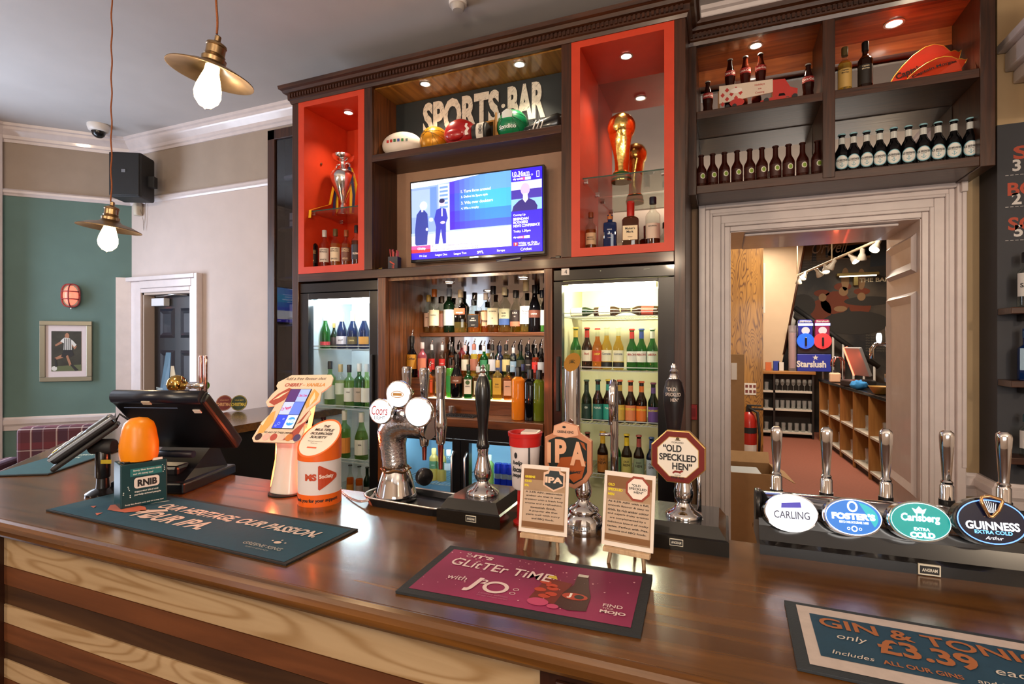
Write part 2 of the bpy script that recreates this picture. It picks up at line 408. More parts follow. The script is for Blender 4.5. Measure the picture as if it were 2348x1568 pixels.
struct('trim_4', sweep(dad, [(gL.x, gL.y), (gpt(0.13, 0, 0)[0], gpt(0.13, 0, 0)[1])]), TRIMW)
dd = [(o, z + 0.02) for o, z in dad]
struct('trim_5', sweep(dd, [(XW(2207, YW), YW), (1.195, YW), (1.195, 3.14), (XR, 3.14)]), TRIMW)
# bulkhead over the right end of the bar with its moulding
struct('trim_6', boxes((1.22, 1.34, 1.9, 3.139, 2.84, 2.93), (1.25, 1.34, 1.9, 3.139, 2.78, 2.84), (1.19, 1.34, 1.9, 3.139, 2.93, 2.97), bev=0.008), TRIMW)
struct('ceiling_bulkhead', boxes((1.30, XR, 1.9, 3.138, 2.62, 2.97)), BEIGE)
# --- door 1 (dark panelled door) with white architrave
d1 = struct('door_1', boxes((LX0, LX1, YW + 0.1, YW + 0.145, 0, LZ - 0.005)), pm('#0f1118', 0.3, coat=0.4))
PDM = pm('#151a28', 0.28, coat=0.6)
for i in range(2):
    for (z0, z1) in ((1.62, 1.90), (0.85, 1.50), (0.15, 0.72)):
        x0 = LX0 + 0.10 + i * 0.29; x1 = x0 + 0.21
        me = frompy([(x0, 0, z0), (x1, 0, z0), (x1, 0, z1), (x0, 0, z1), (x0 + 0.025, -0.014, z0 + 0.025), (x1 - 0.025, -0.014, z0 + 0.025), (x1 - 0.025, -0.014, z1 - 0.025), (x0 + 0.025, -0.014, z1 - 0.025),
             (x0 + 0.05, -0.004, z0 + 0.05), (x1 - 0.05, -0.004, z0 + 0.05), (x1 - 0.05, -0.004, z1 - 0.05), (x0 + 0.05, -0.004, z1 - 0.05)],
             [(0, 1, 5, 4), (1, 2, 6, 5), (2, 3, 7, 6), (3, 0, 4, 7), (4, 5, 9, 8), (5, 6, 10, 9), (6, 7, 11, 10), (7, 4, 8, 11), (8, 9, 10, 11)])
        mk('panel', me, PDM, d1, (0, YW + 0.0995, 0))
dc = mk('door_closer', boxes((LX0 + 0.06, LX0 + 0.24, YW + 0.04, YW + 0.1, 1.925, 2.0), bev=0.006), pm('#d8dbe0', 0.35), d1)
mk('closer_arm', tube([(LX0 + 0.12, YW + 0.05, 2.015), (LX0 + 0.40, YW + 0.02, 2.025), (LX0 + 0.5, YW + 0.09, 2.02)], 0.008, 6), STEEL, dc)
a1 = struct('trim_7', boxes((LX1, LX1 + 0.04, YW - 0.02, YW, 0, LZ + 0.04), (LX1 + 0.04, LX1 + 0.11, YW - 0.035, YW, 0, LZ + 0.11), (LX1 + 0.11, LX1 + 0.15, YW - 0.06, YW, 0, LZ + 0.15),
     (LX0, LX1, YW - 0.02, YW, LZ, LZ + 0.04), (LX0, LX1 + 0.04, YW - 0.035, YW, LZ + 0.04, LZ + 0.11), (CXc, LX1 + 0.11, YW - 0.06, YW, LZ + 0.11, LZ + 0.15), (CXc, LX0, YW - 0.02, YW, 0, LZ + 0.11), bev=0.006), TRIMW)
mk('architrave_return', gbox(0.0, 0.12, 0, 0.03, 0, LZ + 0.15), TRIMW, a1)
mk('reveal', boxes((LX0 - 0.001, LX0 + 0.02, YW, YW + 0.2, 0, LZ), (LX1 - 0.02, LX1 + 0.001, YW, YW + 0.2, 0, LZ), (LX0, LX1, YW, YW + 0.2, LZ - 0.02, LZ + 0.001)), pm('#b9a79a', 0.4), a1)
# --- doorway to the back room
fx0, fx1, fz = XW(1604, YW), XW(2200, YW), 2.40
def jamb(a, b, o, z): return [(DX0 - b, DX0 - a, YW - o, YW, 0, DZ + z), (DX1 + a, DX1 + b, YW - o, YW, 0, DZ + z), (DX0 - a, DX1 + a, YW - o, YW, DZ + a, DZ + b)]
bs = []
for a, b, o in ((0, 0.03, 0.012), (0.03, 0.05, 0.025), (0.05, 0.095, 0.018), (0.095, 0.11, 0.03), (0.11, 0.135, 0.024), (0.135, 0.172, 0.05)): bs += jamb(a, b, o, b)
dw = struct('door_2', boxes(*bs, bev=0.004), TRIMW)
mk('reveal', boxes((DX1 - 0.004, DX1 + 0.01, YW + .001, YW + 0.605, 0.002, DZ), (DX0 - 0.01, DX0 + 0.004, YW + .001, YW + 0.605, 0.002, DZ), (DX0, DX1, YW + .001, YW + 0.605, DZ - 0.004, DZ + 0.01)), TRIMW, dw)
PNL = [(0.05, 0.55, 0.10, 0.55), (0.05, 0.55, 0.75, 1.85), (0.05, 0.55, 1.95, 2.16)]
for y0, y1, z0, z1 in PNL:
    x = DX1 - .005
    me = frompy([(0, y0, z0), (0, y1, z0), (0, y1, z1), (0, y0, z1), (-0.02, y0 + 0.02, z0 + 0.02), (-0.02, y1 - 0.02, z0 + 0.02), (-0.02, y1 - 0.02, z1 - 0.02), (-0.02, y0 + 0.02, z1 - 0.02), (-0.006, y0 + 0.06, z0 + 0.06), (-0.006, y1 - 0.06, z0 + 0.06), (-0.006, y1 - 0.06, z1 - 0.06), (-0.006, y0 + 0.06, z1 - 0.06)],
        [(0, 4, 5, 1), (1, 5, 6, 2), (2, 6, 7, 3), (3, 7, 4, 0), (4, 8, 9, 5), (5, 9, 10, 6), (6, 10, 11, 7), (7, 11, 8, 4), (8, 11, 10, 9)])
    mk('panel', me, TRIMW, dw, (x, YW, 0))
mk('soffit_panel', boxes((DX0 + 0.08, DX1 - 0.08, YW + 0.06, YW + 0.54, DZ - 0.02, DZ - 0.0045), bev=0.005), TRIMW, dw)
mk('cable_cover', boxes((XW(2192, YW), XW(2206, YW), YW - 0.075, YW - 0.05, 2.33, 2.42), (XW(2196, YW), XW(2206, YW), YW - 0.06, YW - 0.05, 0.95, 2.33), bev=0.003), TRIMW, dw)

# ================================================================ THE BAR
BT = 1.10
TOPW = wood('#3e240d', '#6f461b', 'X', 0.8, 0.25, 0.35, 0.10)
bar = thing('bar_counter', 'long dark varnished wooden bar counter with striped plank front', 'bar', (0, 0.85, 0))
def bp(name, me, mat, par=None):
    o = mk(name, me, mat, par or bar)
    o.location = (0, -0.85, 0) if par is None else (0, 0, 0); return o
outer = [(2.6, 0.80), (-2.2, 0.80), (-3.15, 1.75), (-3.15, 3.12)]; inner = [(-2.59, 3.12), (-2.59, 1.98), (-1.968, 1.36), (2.6, 1.36)]
pl = [Vector(p) for p in outer]
me = prism([(x, y) for x, y in outer + inner][::-1], 0.045); bp('worktop', me, TOPW).location.z = BT
nose = [(-0.01, BT - 0.0005), (0.004, BT - 0.0005), (0.012, BT - 0.004), (0.018, BT - 0.011), (0.021, BT - 0.021), (0.019, BT - 0.033), (0.012, BT - 0.042), (0, BT - 0.047), (-0.01, BT - 0.047)]
bp('nosing', sweep(nose, outer[::-1]), TOPW)
bp('inner_lip', boxes((-1.968, 2.6, 1.36, 1.375, BT - 0.045, BT)), TOPW)
# front: body and planks
bp('carcass', boxes((-2.15, 2.6, 0.90, 1.30, 0, BT - 0.045)), pm('#140b07', 0.6))
bd = sweep([(-0.10, 0), (-0.10, BT - 0.05), (-0.45, BT - 0.05), (-0.45, 0)], [(-3.15, 3.10), (-3.15, 1.75), (-2.2, 0.80)])
bp('carcass_return', bd, pm('#17100c', 0.5))
ASH = wood('#b59b79', '#93744f', 'X', 0.6, 0.4, 0.1, 0.05, rings=1.0); BRN = wood('#54301b', '#704226', 'X', 1.0, 0.42, 0.1, 0.05); WAL = wood('#2e1c12', '#553820', 'X', 0.8, 0.42, 0.1, 0.05)
px1, px2 = XW(1243, 0.88), XW(1442, 0.88)
zs = [1.062, 0.914, 0.857, 0.80, 0.744, 0.687, 0.637, 0.58, 0.523, 0.466, 0.41, 0.353, 0.296, 0.24, 0.18, 0.10]
mts = [ASH, BRN, WAL]
for x0, x1 in ((-1.99, px1), (px2, 2.55)):
    for i in range(len(zs) - 1):
        m = mts[i % 3]; off = 0.0015 if m is WAL else 0
        bp('plank', boxes((x0, x1, 0.88 + off, 0.90, zs[i + 1] + 0.0012, zs[i] - 0.0012)), m)
PIL = wood('#231009', '#3a1c10', 'Z', 1.0, 0.35, 0.2)
pi = bp('pilaster', boxes((px1, px2, 0.865, 0.90, 0.0, 1.06), bev=0.003), PIL)
bp('raised_panel', boxes((px1 + 0.03, px2 - 0.03, 0.857, 0.866, 0.15, 1.0), bev=0.006), PIL, pi)
bp('corner_post', boxes((-2.06, -1.99, 0.85, 0.92, 0, 1.06), bev=0.003), PIL)
bp('kick_board', boxes((-2.0, 2.55, 0.87, 0.90, 0, 0.10)), WAL)

# ================================================================ BACK BAR CABINET
xa, xb, xc, xd = XW(670, YC), XW(684, YC), XW(835, YC), XW(853, YC)
xe, xf, xg, xh = XW(1287, YC), XW(1310, YC), XW(1546, YC), XW(1572, YC)
l1, l2, l3, l4, l5 = XW(866, YC), XW(884, YC), XW(1247, YC), XW(1266, YC), XW(1549, YC)
ZR0, ZR1, ZT = 1.985, 2.04, 3.23
cab = thing('back_bar_cabinet', 'large dark oak back bar cabinet with red niches and moulded crown', 'cabinet', ((xa + xh) / 2, YC, 0))
CO0 = Vector(cab.location)
def cp(name, me, mat, par=None):
    o = mk(name, me, mat, par or cab)
    if par is None: o.location = -CO0
    return o
YB = YW - 0.005
cp('side_panel', boxes((xa, xb, YC, YB, 0, ZT), bev=0.003), OAK)
cp('side_panel', boxes((xg, xh, YC, YB, 0, ZT), bev=0.003), OAK)
cp('upper_post', boxes((xc, xd, YC, YB, ZR1, ZT), bev=0.003), OAK)
cp('upper_post', boxes((xe, xf, YC, YB, ZR1, ZT), bev=0.003), OAK)
cp('lower_post', boxes((l1, l2, YC, YB, 0, ZR0), bev=0.003), OAKW)
cp('lower_post', boxes((l3, l4, YC, YB, 0, ZR0), bev=0.003), OAKW)
cp('rail', boxes((xb, xg, YC, YB, ZR0, ZR1), bev=0.003), OAKX)
cp('top_board', boxes((xa, xh, YC, YB, ZT, ZT + 0.02)), OAKX)
crown = [(-0.02, ZT - 0.03), (0.006, ZT - 0.03), (0.012, ZT - 0.012), (0.02, ZT - 0.006), (0.022, ZT + 0.028), (0.04, ZT + 0.034), (0.048, ZT + 0.05), (0.062, ZT + 0.058), (0.066, ZT + 0.08), (-0.02, ZT + 0.08)]
cr = cp('crown_molding', sweep(crown, [(xa, YB), (xa, YC), (xh, YC), (xh, YB)]), OAKX)
n = 110
den = [(xa + (xh - xa) * i / n, xa + (xh - xa) * (i + 0.55) / n, YC - 0.033, YC - 0.02, ZT + 0.003, ZT + 0.026) for i in range(n)]
o = mk('dentil_molding', boxes(*den), OAKX, cr)
# red niches
def niche(x0, x1, ix0, ix1, z0, z1, iz0, iz1, depth):
    cp('red_frame', boxes((x0, ix0, YC, YC + 0.02, z0, z1), (ix1, x1, YC, YC + 0.02, z0, z1), (ix0, ix1, YC, YC + 0.02, z0, iz0), (ix0, ix1, YC, YC + 0.02, iz1, z1)), RED)
    y1 = YC + depth
    cp('red_lining', boxes((ix0 - 0.012, ix0, YC + 0.02, y1, iz0, iz1), (ix1, ix1 + 0.012, YC + 0.02, y1, iz0, iz1), (ix0 - 0.012, ix1 + 0.012, YC + 0.02, y1, iz1, iz1 + 0.012), (ix0 - 0.012, ix1 + 0.012, YC + 0.02, y1, iz0 - 0.012, iz0)), RED)
    return y1
nL = (XW(697, YC), XW(821, YC)); nR = (XW(1330, YC), XW(1523, YC)); NZ0, NZ1 = 2.085, 3.165
yb1 = niche(xb, xc, nL[0], nL[1], ZR1, ZT, NZ0, NZ1, 0.45)
cp('red_back', boxes((nL[0], nL[1], yb1 - 0.01, yb1, NZ0, NZ1)), RED)
yb2 = niche(xf, xg, nR[0], nR[1], ZR1, ZT, NZ0, NZ1, 0.45)
cp('mirror_back', boxes((nR[0], nR[1], yb2 - 0.01, yb2, NZ0, NZ1)), pm((0.62, 0.57, 0.53), 0.04, 1.0))
GE = glass((0.84, 0.92, 0.9), 2.2, body=.05)
SZL, SZR = ZW(760, 479, YC + 0.05), ZW(1425, 399, YC + 0.05)
for (a, b), sz in ((nL, SZL), (nR, SZR)):
    g = cp('glass_shelf', boxes((a + 0.004, b - 0.004, YC + 0.04, yb1 - 0.03, sz - 0.008, sz), bev=0.001), GE)
    mk('polished_edge', boxes((a + .004, b - .004, YC + .0385, YC + .0398, sz - .0075, sz - .0005)), pm('#2f4a40', .1), g)
    for sx in (a + 0.012, b - 0.012):
        for sy in (YC + 0.08, YC + 0.36):
            mk('shelf_stud', boxes((sx - 0.012, sx + 0.012, sy - 0.006, sy + 0.006, sz - 0.022, sz - 0.0085), bev=0.003), STEEL, g)
# centre top niche, TV bay
YN = 3.02
SH = 2.768
cp('shelf', boxes((xd, xe, YC, YN + 0.2, SH - 0.045, SH), bev=0.003), OAKX)
cp('niche_ceiling', boxes((xd, xe, YC + 0.03, YN + 0.2, ZT - 0.035, ZT - 0.005)), wood('#6a431a', '#a87636', 'Y', 0.9, 0.3, 0.5))  # wood lightened, the downlight glow is put into its colour
for a in (xd, xe - .004): cp('niche_lining', boxes((a, a + 0.004, YC + 0.02, YN, SH, ZT - .036)), OAKW)
cp('niche_back', boxes((xd, xe, YN, YN + 0.02, SH, ZT)), pm('#22282a', 0.6))
cp('tv_panel', boxes((xd, xe, YN, YN + 0.02, ZR1, SH - 0.045)), pm('#a5826a', 0.6, noise=0.03))
for a in (xd, xe - .004): cp('bay_lining', boxes((a, a + 0.004, YC + 0.02, YN, ZR1, SH - 0.045)), OAK)
# spirits bay
YM = 3.29
cp('mirror_back', boxes((l2, l3, YM, YM + 0.01, 1.13, ZR0)), pm((0.6, 0.56, 0.54), 0.04, 1.0))
cp('bay_ceiling', boxes((l2, l3, YC + 0.03, YM, ZR0 - 0.02, ZR0 - 0.001)), wood('#4b2612', '#8a5a34', 'Y', 1.0, 0.18, 0.6))
for a in (l2, l3 - .006): cp('bay_lining', boxes((a, a + 0.006, YC + 0.04, YM, 1.13, ZR0 - 0.02)), OAKW)
S1Y, S1Z = 3.14, 1.644
cp('spirit_shelf', boxes((l2 + 0.006, l3 - 0.006, S1Y, YM, S1Z - 0.028, S1Z), bev=0.003), OAKWX)
BCZ = 1.128
cp('back_counter', boxes((l2, l3, YC - 0.01, YM, BCZ - 0.05, BCZ), bev=0.004), OAKWX)
T1Y, T1Z, T2Y, T2Z = 2.95, 1.215, 3.08, 1.345
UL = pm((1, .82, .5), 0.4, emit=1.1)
tx0 = XW(979, T1Y)
cp('bottle_step', boxes((tx0, l3 - 0.006, T1Y, YM - 0.002, BCZ, T1Z), bev=0.002), OAKWX)
cp('bottle_step', boxes((l2 + 0.006, l3 - 0.006, T2Y, YM - 0.002, T1Z, T2Z), bev=0.002), OAKWX)
cp('bottle_step', boxes((l2 + .006, tx0 - .001, T1Y, T2Y - .001, BCZ, T2Z), bev=.002), OAKWX)
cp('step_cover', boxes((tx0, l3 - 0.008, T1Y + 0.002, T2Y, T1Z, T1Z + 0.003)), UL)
# tall glazed display case beside it
cx0 = XW(613, 3.15)
dcs = thing('display_case', 'tall dark glazed display case between white wall and back bar', 'cabinet', ((cx0 + xa) / 2, 3.15, 0))
D0 = Vector(dcs.location); DZT = 3.27
def dp(name, me, mat):
    o = mk(name, me, mat, dcs); o.location = -D0; return o
dp('frame', boxes((cx0, cx0 + 0.075, 3.15, 3.19, 0, DZT), (cx0, xa - 0.001, 3.15, 3.19, DZT - 0.08, DZT), (cx0, xa - 0.001, 3.15, 3.19, 0, 0.9), bev=0.004), OAK)
dp('carcass', boxes((cx0, cx0 + 0.02, 3.19, YB, 0, DZT), (cx0, xa - 0.001, YB - 0.015, YB, 0, DZT), (cx0, xa - 0.001, 3.19, YB, DZT - 0.02, DZT)), pm('#1c1d24', 0.6))
dp('glass_door', boxes((cx0 + 0.075, xa - 0.001, 3.165, 3.171, 0.9, DZT - 0.08)), glass((0.62, 0.66, 0.78), 2.6))
for z in (1.35, 1.72, 2.10, 2.50, 2.88): dp('shelf', boxes((cx0 + 0.02, xa - 0.002, 3.2, YB - 0.016, z - 0.015, z)), pm('#22222a', 0.5))

# ================================================================ SHELF UNIT OVER THE DOORWAY
YU = 3.01
u0, u1, u2, u3 = XW(1574, YU), XW(1597, YU), XW(1886, YU), XW(1915, YU)
u4, u5 = XW(2247, YU), XW(2283, YU)
UB, UM, UT = 2.428, 2.83, 3.195
un = thing('overdoor_shelf_unit', 'dark oak shelf unit with mirrored backs above the white doorway', 'shelf unit', ((u0 + u5) / 2, YU, UB - 0.05))
U0 = Vector(un.location)
def up(name, me, mat, par=None):
    o = mk(name, me, mat, par or un)
    if par is None: o.location = -U0
    return o
YUB = YW - 0.002
up('side_panel', boxes((u0, u1, YU - .002, YUB, UB - 0.05, UT + 0.06), bev=0.003), OAK)
up('divider', boxes((u2, u3, YU - .003, YUB, UB - 0.03, UT + 0.03), bev=0.003), OAK)
up('side_panel', boxes((u4, u5, YU - .002, YUB, UB - 0.05, UT + 0.06), bev=0.003), OAK)
up('shelf', boxes((u1, u4, YU, YUB, UM - 0.042, UM), bev=0.003), OAKX)
up('bottom_shelf', boxes((u1, u4, YU, YUB, UB - 0.045, UB), bev=0.003), OAKX)
up('top_board', boxes((u0, u5, YU + 0.02, YUB, UT, UT + 0.03), bev=0.003), wood('#7a3a1a', '#bf6c34', 'X', 1.0, 0.3, 0.5))  # lighter than the other oak, downlight bounce put into the wood colour
cr = up('crown_molding', sweep([(o_, z - ZT + UT + 0.02) for o_, z in crown], [(u0, YU), (u5, YU), (u5, YUB)]), OAKX)
n = 60
mk('dentil_molding', boxes(*[(u0 + (u5 - u0) * i / n, u0 + (u5 - u0) * (i + 0.55) / n, YU - 0.033, YU - 0.02, UT + 0.023, UT + 0.046) for i in range(n)]), OAKX, cr)
for a, b, z0, z1 in ((u1, u2, UM, UM + 0.27), (u3, u4, UM, UM + 0.27), (u1, u2, UB, UM - 0.043), (u3, u4, UB, UM - 0.043)):
    up('mirror', boxes((a + 0.003, b - 0.003, YUB - 0.012, YUB - 0.004, z0 + 0.002, z1 - 0.002)), pm((0.66, 0.62, 0.58), 0.03, 1.0))
for a, b in ((u1, u2), (u3, u4)): up('upper_back', boxes((a, b, YUB - 0.003, YUB, UM, UT)), wood('#7a3a1a', '#bf6c34', 'X', 1.0, 0.35, 0.3))  # same lightened wood, lamplight carried in its colour
# ================================================================ BOTTLES
STY = {'beer': (.50, .74, .128, .44), 'wine': (.62, .74, .125, .37), 'champ': (.42, .80, .145, .34), 'spirit': (.62, .76, .13, .40), 'square': (.60, .70, .125, .38),
       'liqueur': (.50, .70, .135, .38), 'tall': (.70, .80, .115, .36), 'juice': (.74, .84, .125, .42), 'coke': (.5, .8, .135, .42), 'flat': (.74, .80, .17, .36), 'plastic': (.70, .84, .145, .45)}
G_BROWN = glass((0.10, 0.03, 0.008), 1.2, body=0.25); G_GREEN = glass((0.03, 0.30, 0.06), 1.2, body=0.2); G_DKGREEN = glass((0.012, 0.05, 0.018), 1.2, body=0.4)
G_BLACK = glass((0.006, 0.006, 0.008), 1.2, body=0.9); G_CLEAR = glass((0.90, 0.93, 0.90), 1.2); G_BLUE = glass((0.01, 0.06, 0.30), 1.2, body=0.5); G_SAGE = glass((0.55, 0.72, 0.45), 1.2)
G_DKBLUE = glass((0.02, 0.05, 0.16), 1.2, body=0.4)
L_AMB = glass((0.85, 0.42, 0.08), 0.6, body=0.12); L_GOLD = glass((0.95, 0.72, 0.2), 0.6, body=0.12); L_PALE = glass((0.9, 0.88, 0.55), 0.6); L_DARK = glass((0.30, 0.08, 0.02), 0.6, body=0.3)
L_WATER = glass((0.93, 0.95, 0.95), 0.5); L_RED = glass((0.85, 0.12, 0.03), 0.6, body=0.3); L_ORANGE = glass((0.95, 0.28, 0.03), 0.6, body=0.4); L_LIME = glass((0.25, 0.9, 0.15), 0.6, body=0.5)
_BM = {}
def bottle_mesh(style, h, r, rn, sq):
    key = (style, round(h, 3), round(r, 4), sq)
    if key in _BM: return _BM[key]
    zs, zn = STY[style][0] * h, STY[style][1] * h; p = [(r * 0.86, 0), (r * 0.97, h * 0.008), (r, h * 0.03)]
    if style == 'coke':
        p += [(r * 0.93, h * .12), (r * 0.84, h * .22), (r * 0.95, h * .34), (r, h * .45), (r * 0.95, h * .55), (r * 0.7, h * .68), (r * 0.5, h * .8), (rn * 1.0, h * .9)]
    else:
        p += [(r, zs)]
        for i in range(1, 7):
            u = i / 6; s = u * u * (3 - 2 * u); p.append((r + (rn - r) * s, zs + (zn - zs) * u))
    p += [(rn * 0.95, h * .95), (rn * 1.12, h * .955), (rn * 1.12, h * .985), (rn * .8, h * .99)]
    _BM[key] = (lathe(p, 16, sq), p); return _BM[key]
def bottle(desc, x, y, z, h, style='spirit', g=G_CLEAR, liq=None, lvl=.6, cap='#101010', capm=0, lab=None, lz=(.14, .44), half=1.15, txt=(), tc=None, group=None, pour=False, band=None, r=None, face=0.6, name='bottle', sq=0, capz=.82, roll=None):
    fr = STY[style]; r = r or fr[2] * h; rn = r * fr[3] if r < 0.05 else fr[2] * h * fr[3]
    if style in ('square', 'flat'): sq = sq or 5
    t = thing(name, desc, 'bottle', (x, y, z), math.atan2(-x, y) * face, group)
    me, p = bottle_mesh(style, h, r, rn, sq)
    mk('glass', me, g, t)
    if liq is not None:
        q = [(max(0.001, a * 0.94), min(b + 0.003, lvl * h)) for a, b in p if b < lvl * h]
        rl = q[-1][0]
        for (a0, b0), (a1, b1) in zip(p, p[1:]):
            if b0 < lvl * h <= b1: rl = (a0 + (a1 - a0) * (lvl * h - b0) / (b1 - b0)) * 0.94
        mk('liquid', lathe(q + [(rl, lvl * h)], 16, sq), liq, t)
    cm = pm(cap, 0.3, capm)
    if style == 'beer' or style == 'coke': mk('cap', lathe([(rn * 1.25, h * .962), (rn * 1.25, h * .985), (rn * 1.1, h)], 14), cm, t)
    else: mk('cap', lathe([(rn * 1.18, h * capz), (rn * 1.2, h * .985), (rn * 1.08, h)], 14), cm, t)
    if pour:
        o = mk('pourer', tube([(0, 0, h), (0, 0, h * 1.03), (0.004, -0.004, h * 1.10), (0.009, -0.008, h * 1.16)], .004, 6, rr=[.009, .006, .0045, .0035]), CHROME, t)
    rs = r * (1.006 if not sq else 1.006)
    if lab is not None:
        z0, z1 = lz[0] * h, lz[1] * h
        if sq:
            lw = r * 0.86
            lo = mk('label', boxes((-lw, lw, -r * 1.012, -r * 0.9, z0, z1), bev=0.001), lab if not isinstance(lab, str) else pm(lab, 0.5), t); R = None
        else:
            lo = mk('label', patch(rs, z0, z1, half), lab if not isinstance(lab, str) else pm(lab, 0.5), t); R = rs
        if txt:
            wmax = (r * 1.55 if sq else rs * half * 1.8)
            its = []
            for it in txt:
                s, zf, hf = it[:3]; vs, fs, x0, x1, y0, y1 = text_geo(s, 0, it[3] if len(it) > 3 else .02)
                hh = hf * h; w = (x1 - x0) * hh / max(.3, y1 - y0)
                its.append((s, 0, zf * h, min(w, wmax), hh, {'bold': it[3] if len(it) > 3 else .02}))
            lettering(lo, its, tc or INK, M4((0, -rs * 1.012 if not sq else -r * 1.014, 0), (1, 0, 0), (0, 0, 1)), bend=R)
    if band is not None:
        b0, b1, bc = band
        rb = max(a for a, b in p if b >= b0 * h - 0.02) if False else None
        def rad(zz):
            for (a0, c0), (a1, c1) in zip(p, p[1:]):
                if c0 <= zz <= c1: return a0 + (a1 - a0) * (zz - c0) / max(1e-6, c1 - c0)
            return rn
        mk('neck_label', lathe([(rad(b0 * h) * 1.02, b0 * h), (rad((b0 + b1) / 2 * h) * 1.02, (b0 + b1) / 2 * h), (rad(b1 * h) * 1.02, b1 * h)], 14, 0, False), pm(bc, 0.45), t)
    return t
def Zd(px, Y): return Y / ((px - CX) / F * SI + CO)
def hpx(px, y0, y1, Y): return (y1 - y0) / F * Zd(px, Y)

# ================================================================ FIXTURES ON WALLS AND CEILING
def downlight(px, py, z, label, power, col=WARM, r=0.036, rim=STEEL, ang=110):
    p = G(px, py, z); t = thing('downlight', label, 'downlight', p, 0, 'recessed downlights of the back bar')
    mk('rim', lathe([(r, -0.001), (r * 1.02, -0.006), (r * 0.78, -0.007), (r * 0.74, -0.002)], 24, 0, False), rim, t)
    mk('lamp', lathe([(0.001, -0.003), (r * 0.74, -0.003)], 20, 0, False), pm((1, 0.9, 0.72), 0.4, emit=14), t)
    l = light('downlight_beam', 'SPOT', (p.x, p.y, p.z - 0.012), power, col, 0.02, (0, 0, 0), spot=math.radians(ang), blend=0.8)
    return p
downlight(799, 257, NZ1, 'small recessed downlight in the red niche holding the silver trophy', 14)
downlight(975, 191, ZT - 0.036, 'recessed downlight above the white oval ball and sign lettering', 15)
downlight(1191, 146, ZT - 0.036, 'recessed downlight above the green football in the sign niche', 15, (1, .85, .62))
downlight(1436, 127, NZ1, 'recessed downlight in the red niche holding the gold trophy', 15)
downlight(1733, 103, UT, 'recessed downlight over the toy truck and cola bottles', 40)
downlight(2050, 52, UT, 'recessed downlight over the two orange paper hats', 40, r=0.045)
downlight(1030, 648, ZR0 - 0.021, 'recessed downlight over the whisky shelf, farther from the beer fridge', 17, NEUT, ang=140)
downlight(1200, 638, ZR0 - 0.021, 'recessed downlight over the whisky shelf, nearer the beer fridge', 17, NEUT, ang=140)

def pendant(px, py0, Zp, rshade, label, tilt):
    """py0 = picture height of the shade rim centre, Zp = distance along the view"""
    k = Zp; d = ray(px, py0); p = Vector((d[0] * k, d[1] * k, EYE + d[2] * k)); s = rshade / 0.15
    t = thing('pendant_lamp', label, 'pendant lamp', p, 0, 'brass pendant lamps')
    T = Matrix.Rotation(tilt, 4, 'Y') @ Matrix.Rotation(-0.05, 4, 'X')
    mk('shade', lathe([(0.022 * s, 0.045 * s), (0.04 * s, 0.040 * s), (0.05 * s, 0.028 * s), (0.10 * s, 0.016 * s), (0.147 * s, -0.004 * s), (0.150 * s, -0.004 * s), (0.149 * s, 0.0 * s), (0.10 * s, 0.021 * s), (0.054 * s, 0.033 * s), (0.043 * s, 0.046 * s), (0.024 * s, 0.049 * s)], 40, 0, False), BRASS, t, T)
    mk('lamp_holder', lathe([(0.042 * s, 0.047 * s), (0.043 * s, 0.062 * s), (0.036 * s, 0.066 * s), (0.034 * s, 0.07 * s), (0.037 * s, 0.074 * s), (0.033 * s, 0.078 * s), (0.033 * s, 0.105 * s), (0.036 * s, 0.108 * s), (0.034 * s, 0.116 * s), (0.02 * s, 0.124 * s), (0.011 * s, 0.128 * s), (0.011 * s, 0.146 * s), (0.006 * s, 0.15 * s)], 24), BRASS, t, T)
    mk('bulb', lathe([(0.001, -0.13 * s), (0.006 * s, -0.125 * s), (0.022 * s, -0.12 * s), (0.041 * s, -0.098 * s), (0.047 * s, -0.075 * s), (0.044 * s, -0.05 * s), (0.034 * s, -0.015 * s), (0.026 * s, 0.01 * s), (0.024 * s, 0.035 * s)], 24), pm((1, 0.74, 0.40), 0.3, emit=9), t, T)
    top = (0.02, 0.0, CEIL - p.z); pts = []
    for i in range(60):
        u = i / 59; zz = 0.148 * s + (top[2] - 0.148 * s) * u; pts.append((tilt * 0.148 * s + 0.002 * math.sin(zz * 330) + top[0] * u * 0.3, 0.002 * math.cos(zz * 330), zz))
    mk('cord', tube(pts, 0.0034, 6), pm('#8a4a1e', 0.7, noise=0.3, nscale=400), t)
    light('pendant_glow', 'POINT', (p.x, p.y, p.z - 0.17 * s), 9, (1, 0.70, 0.40), 0.04)
pendant(484, 172, 1.62, 0.122, 'brass pendant lamp with bright bulb hanging near the camera dome, the larger one', 0.2)
pendant(251, 524, 2.45, 0.127, 'brass pendant lamp hanging low before the green wall, smaller in view', 0.1)
# dome camera, smoke detector
p = G(226, 287, CEIL); t = thing('dome_camera', 'white dome security camera with dark lens on the ceiling', 'camera', p)
mk('base', lathe([(0.001, 0), (0.085, 0), (0.085, -0.02), (0.075, -0.05), (0.06, -0.06), (0.001, -0.06)][::-1], 28), WHITE, t)
mk('dome', lathe([(0.001, -0.115), (0.025, -0.11), (0.045, -0.092), (0.055, -0.065), (0.055, -0.055)], 24), BLACK, t)
p = G(1050, 5, CEIL); t = thing('smoke_detector', 'round white smoke detector on the ceiling above the back bar', 'smoke detector', p)
mk('base', lathe([(0.001, -0.02), (0.05, -0.02), (0.052, 0)], 28), WHITE, t)
mk('chamber', lathe([(0.001, -0.052), (0.03, -0.05), (0.036, -0.042), (0.04, -0.02)], 28), pm('#b9b2ac', 0.4), t)
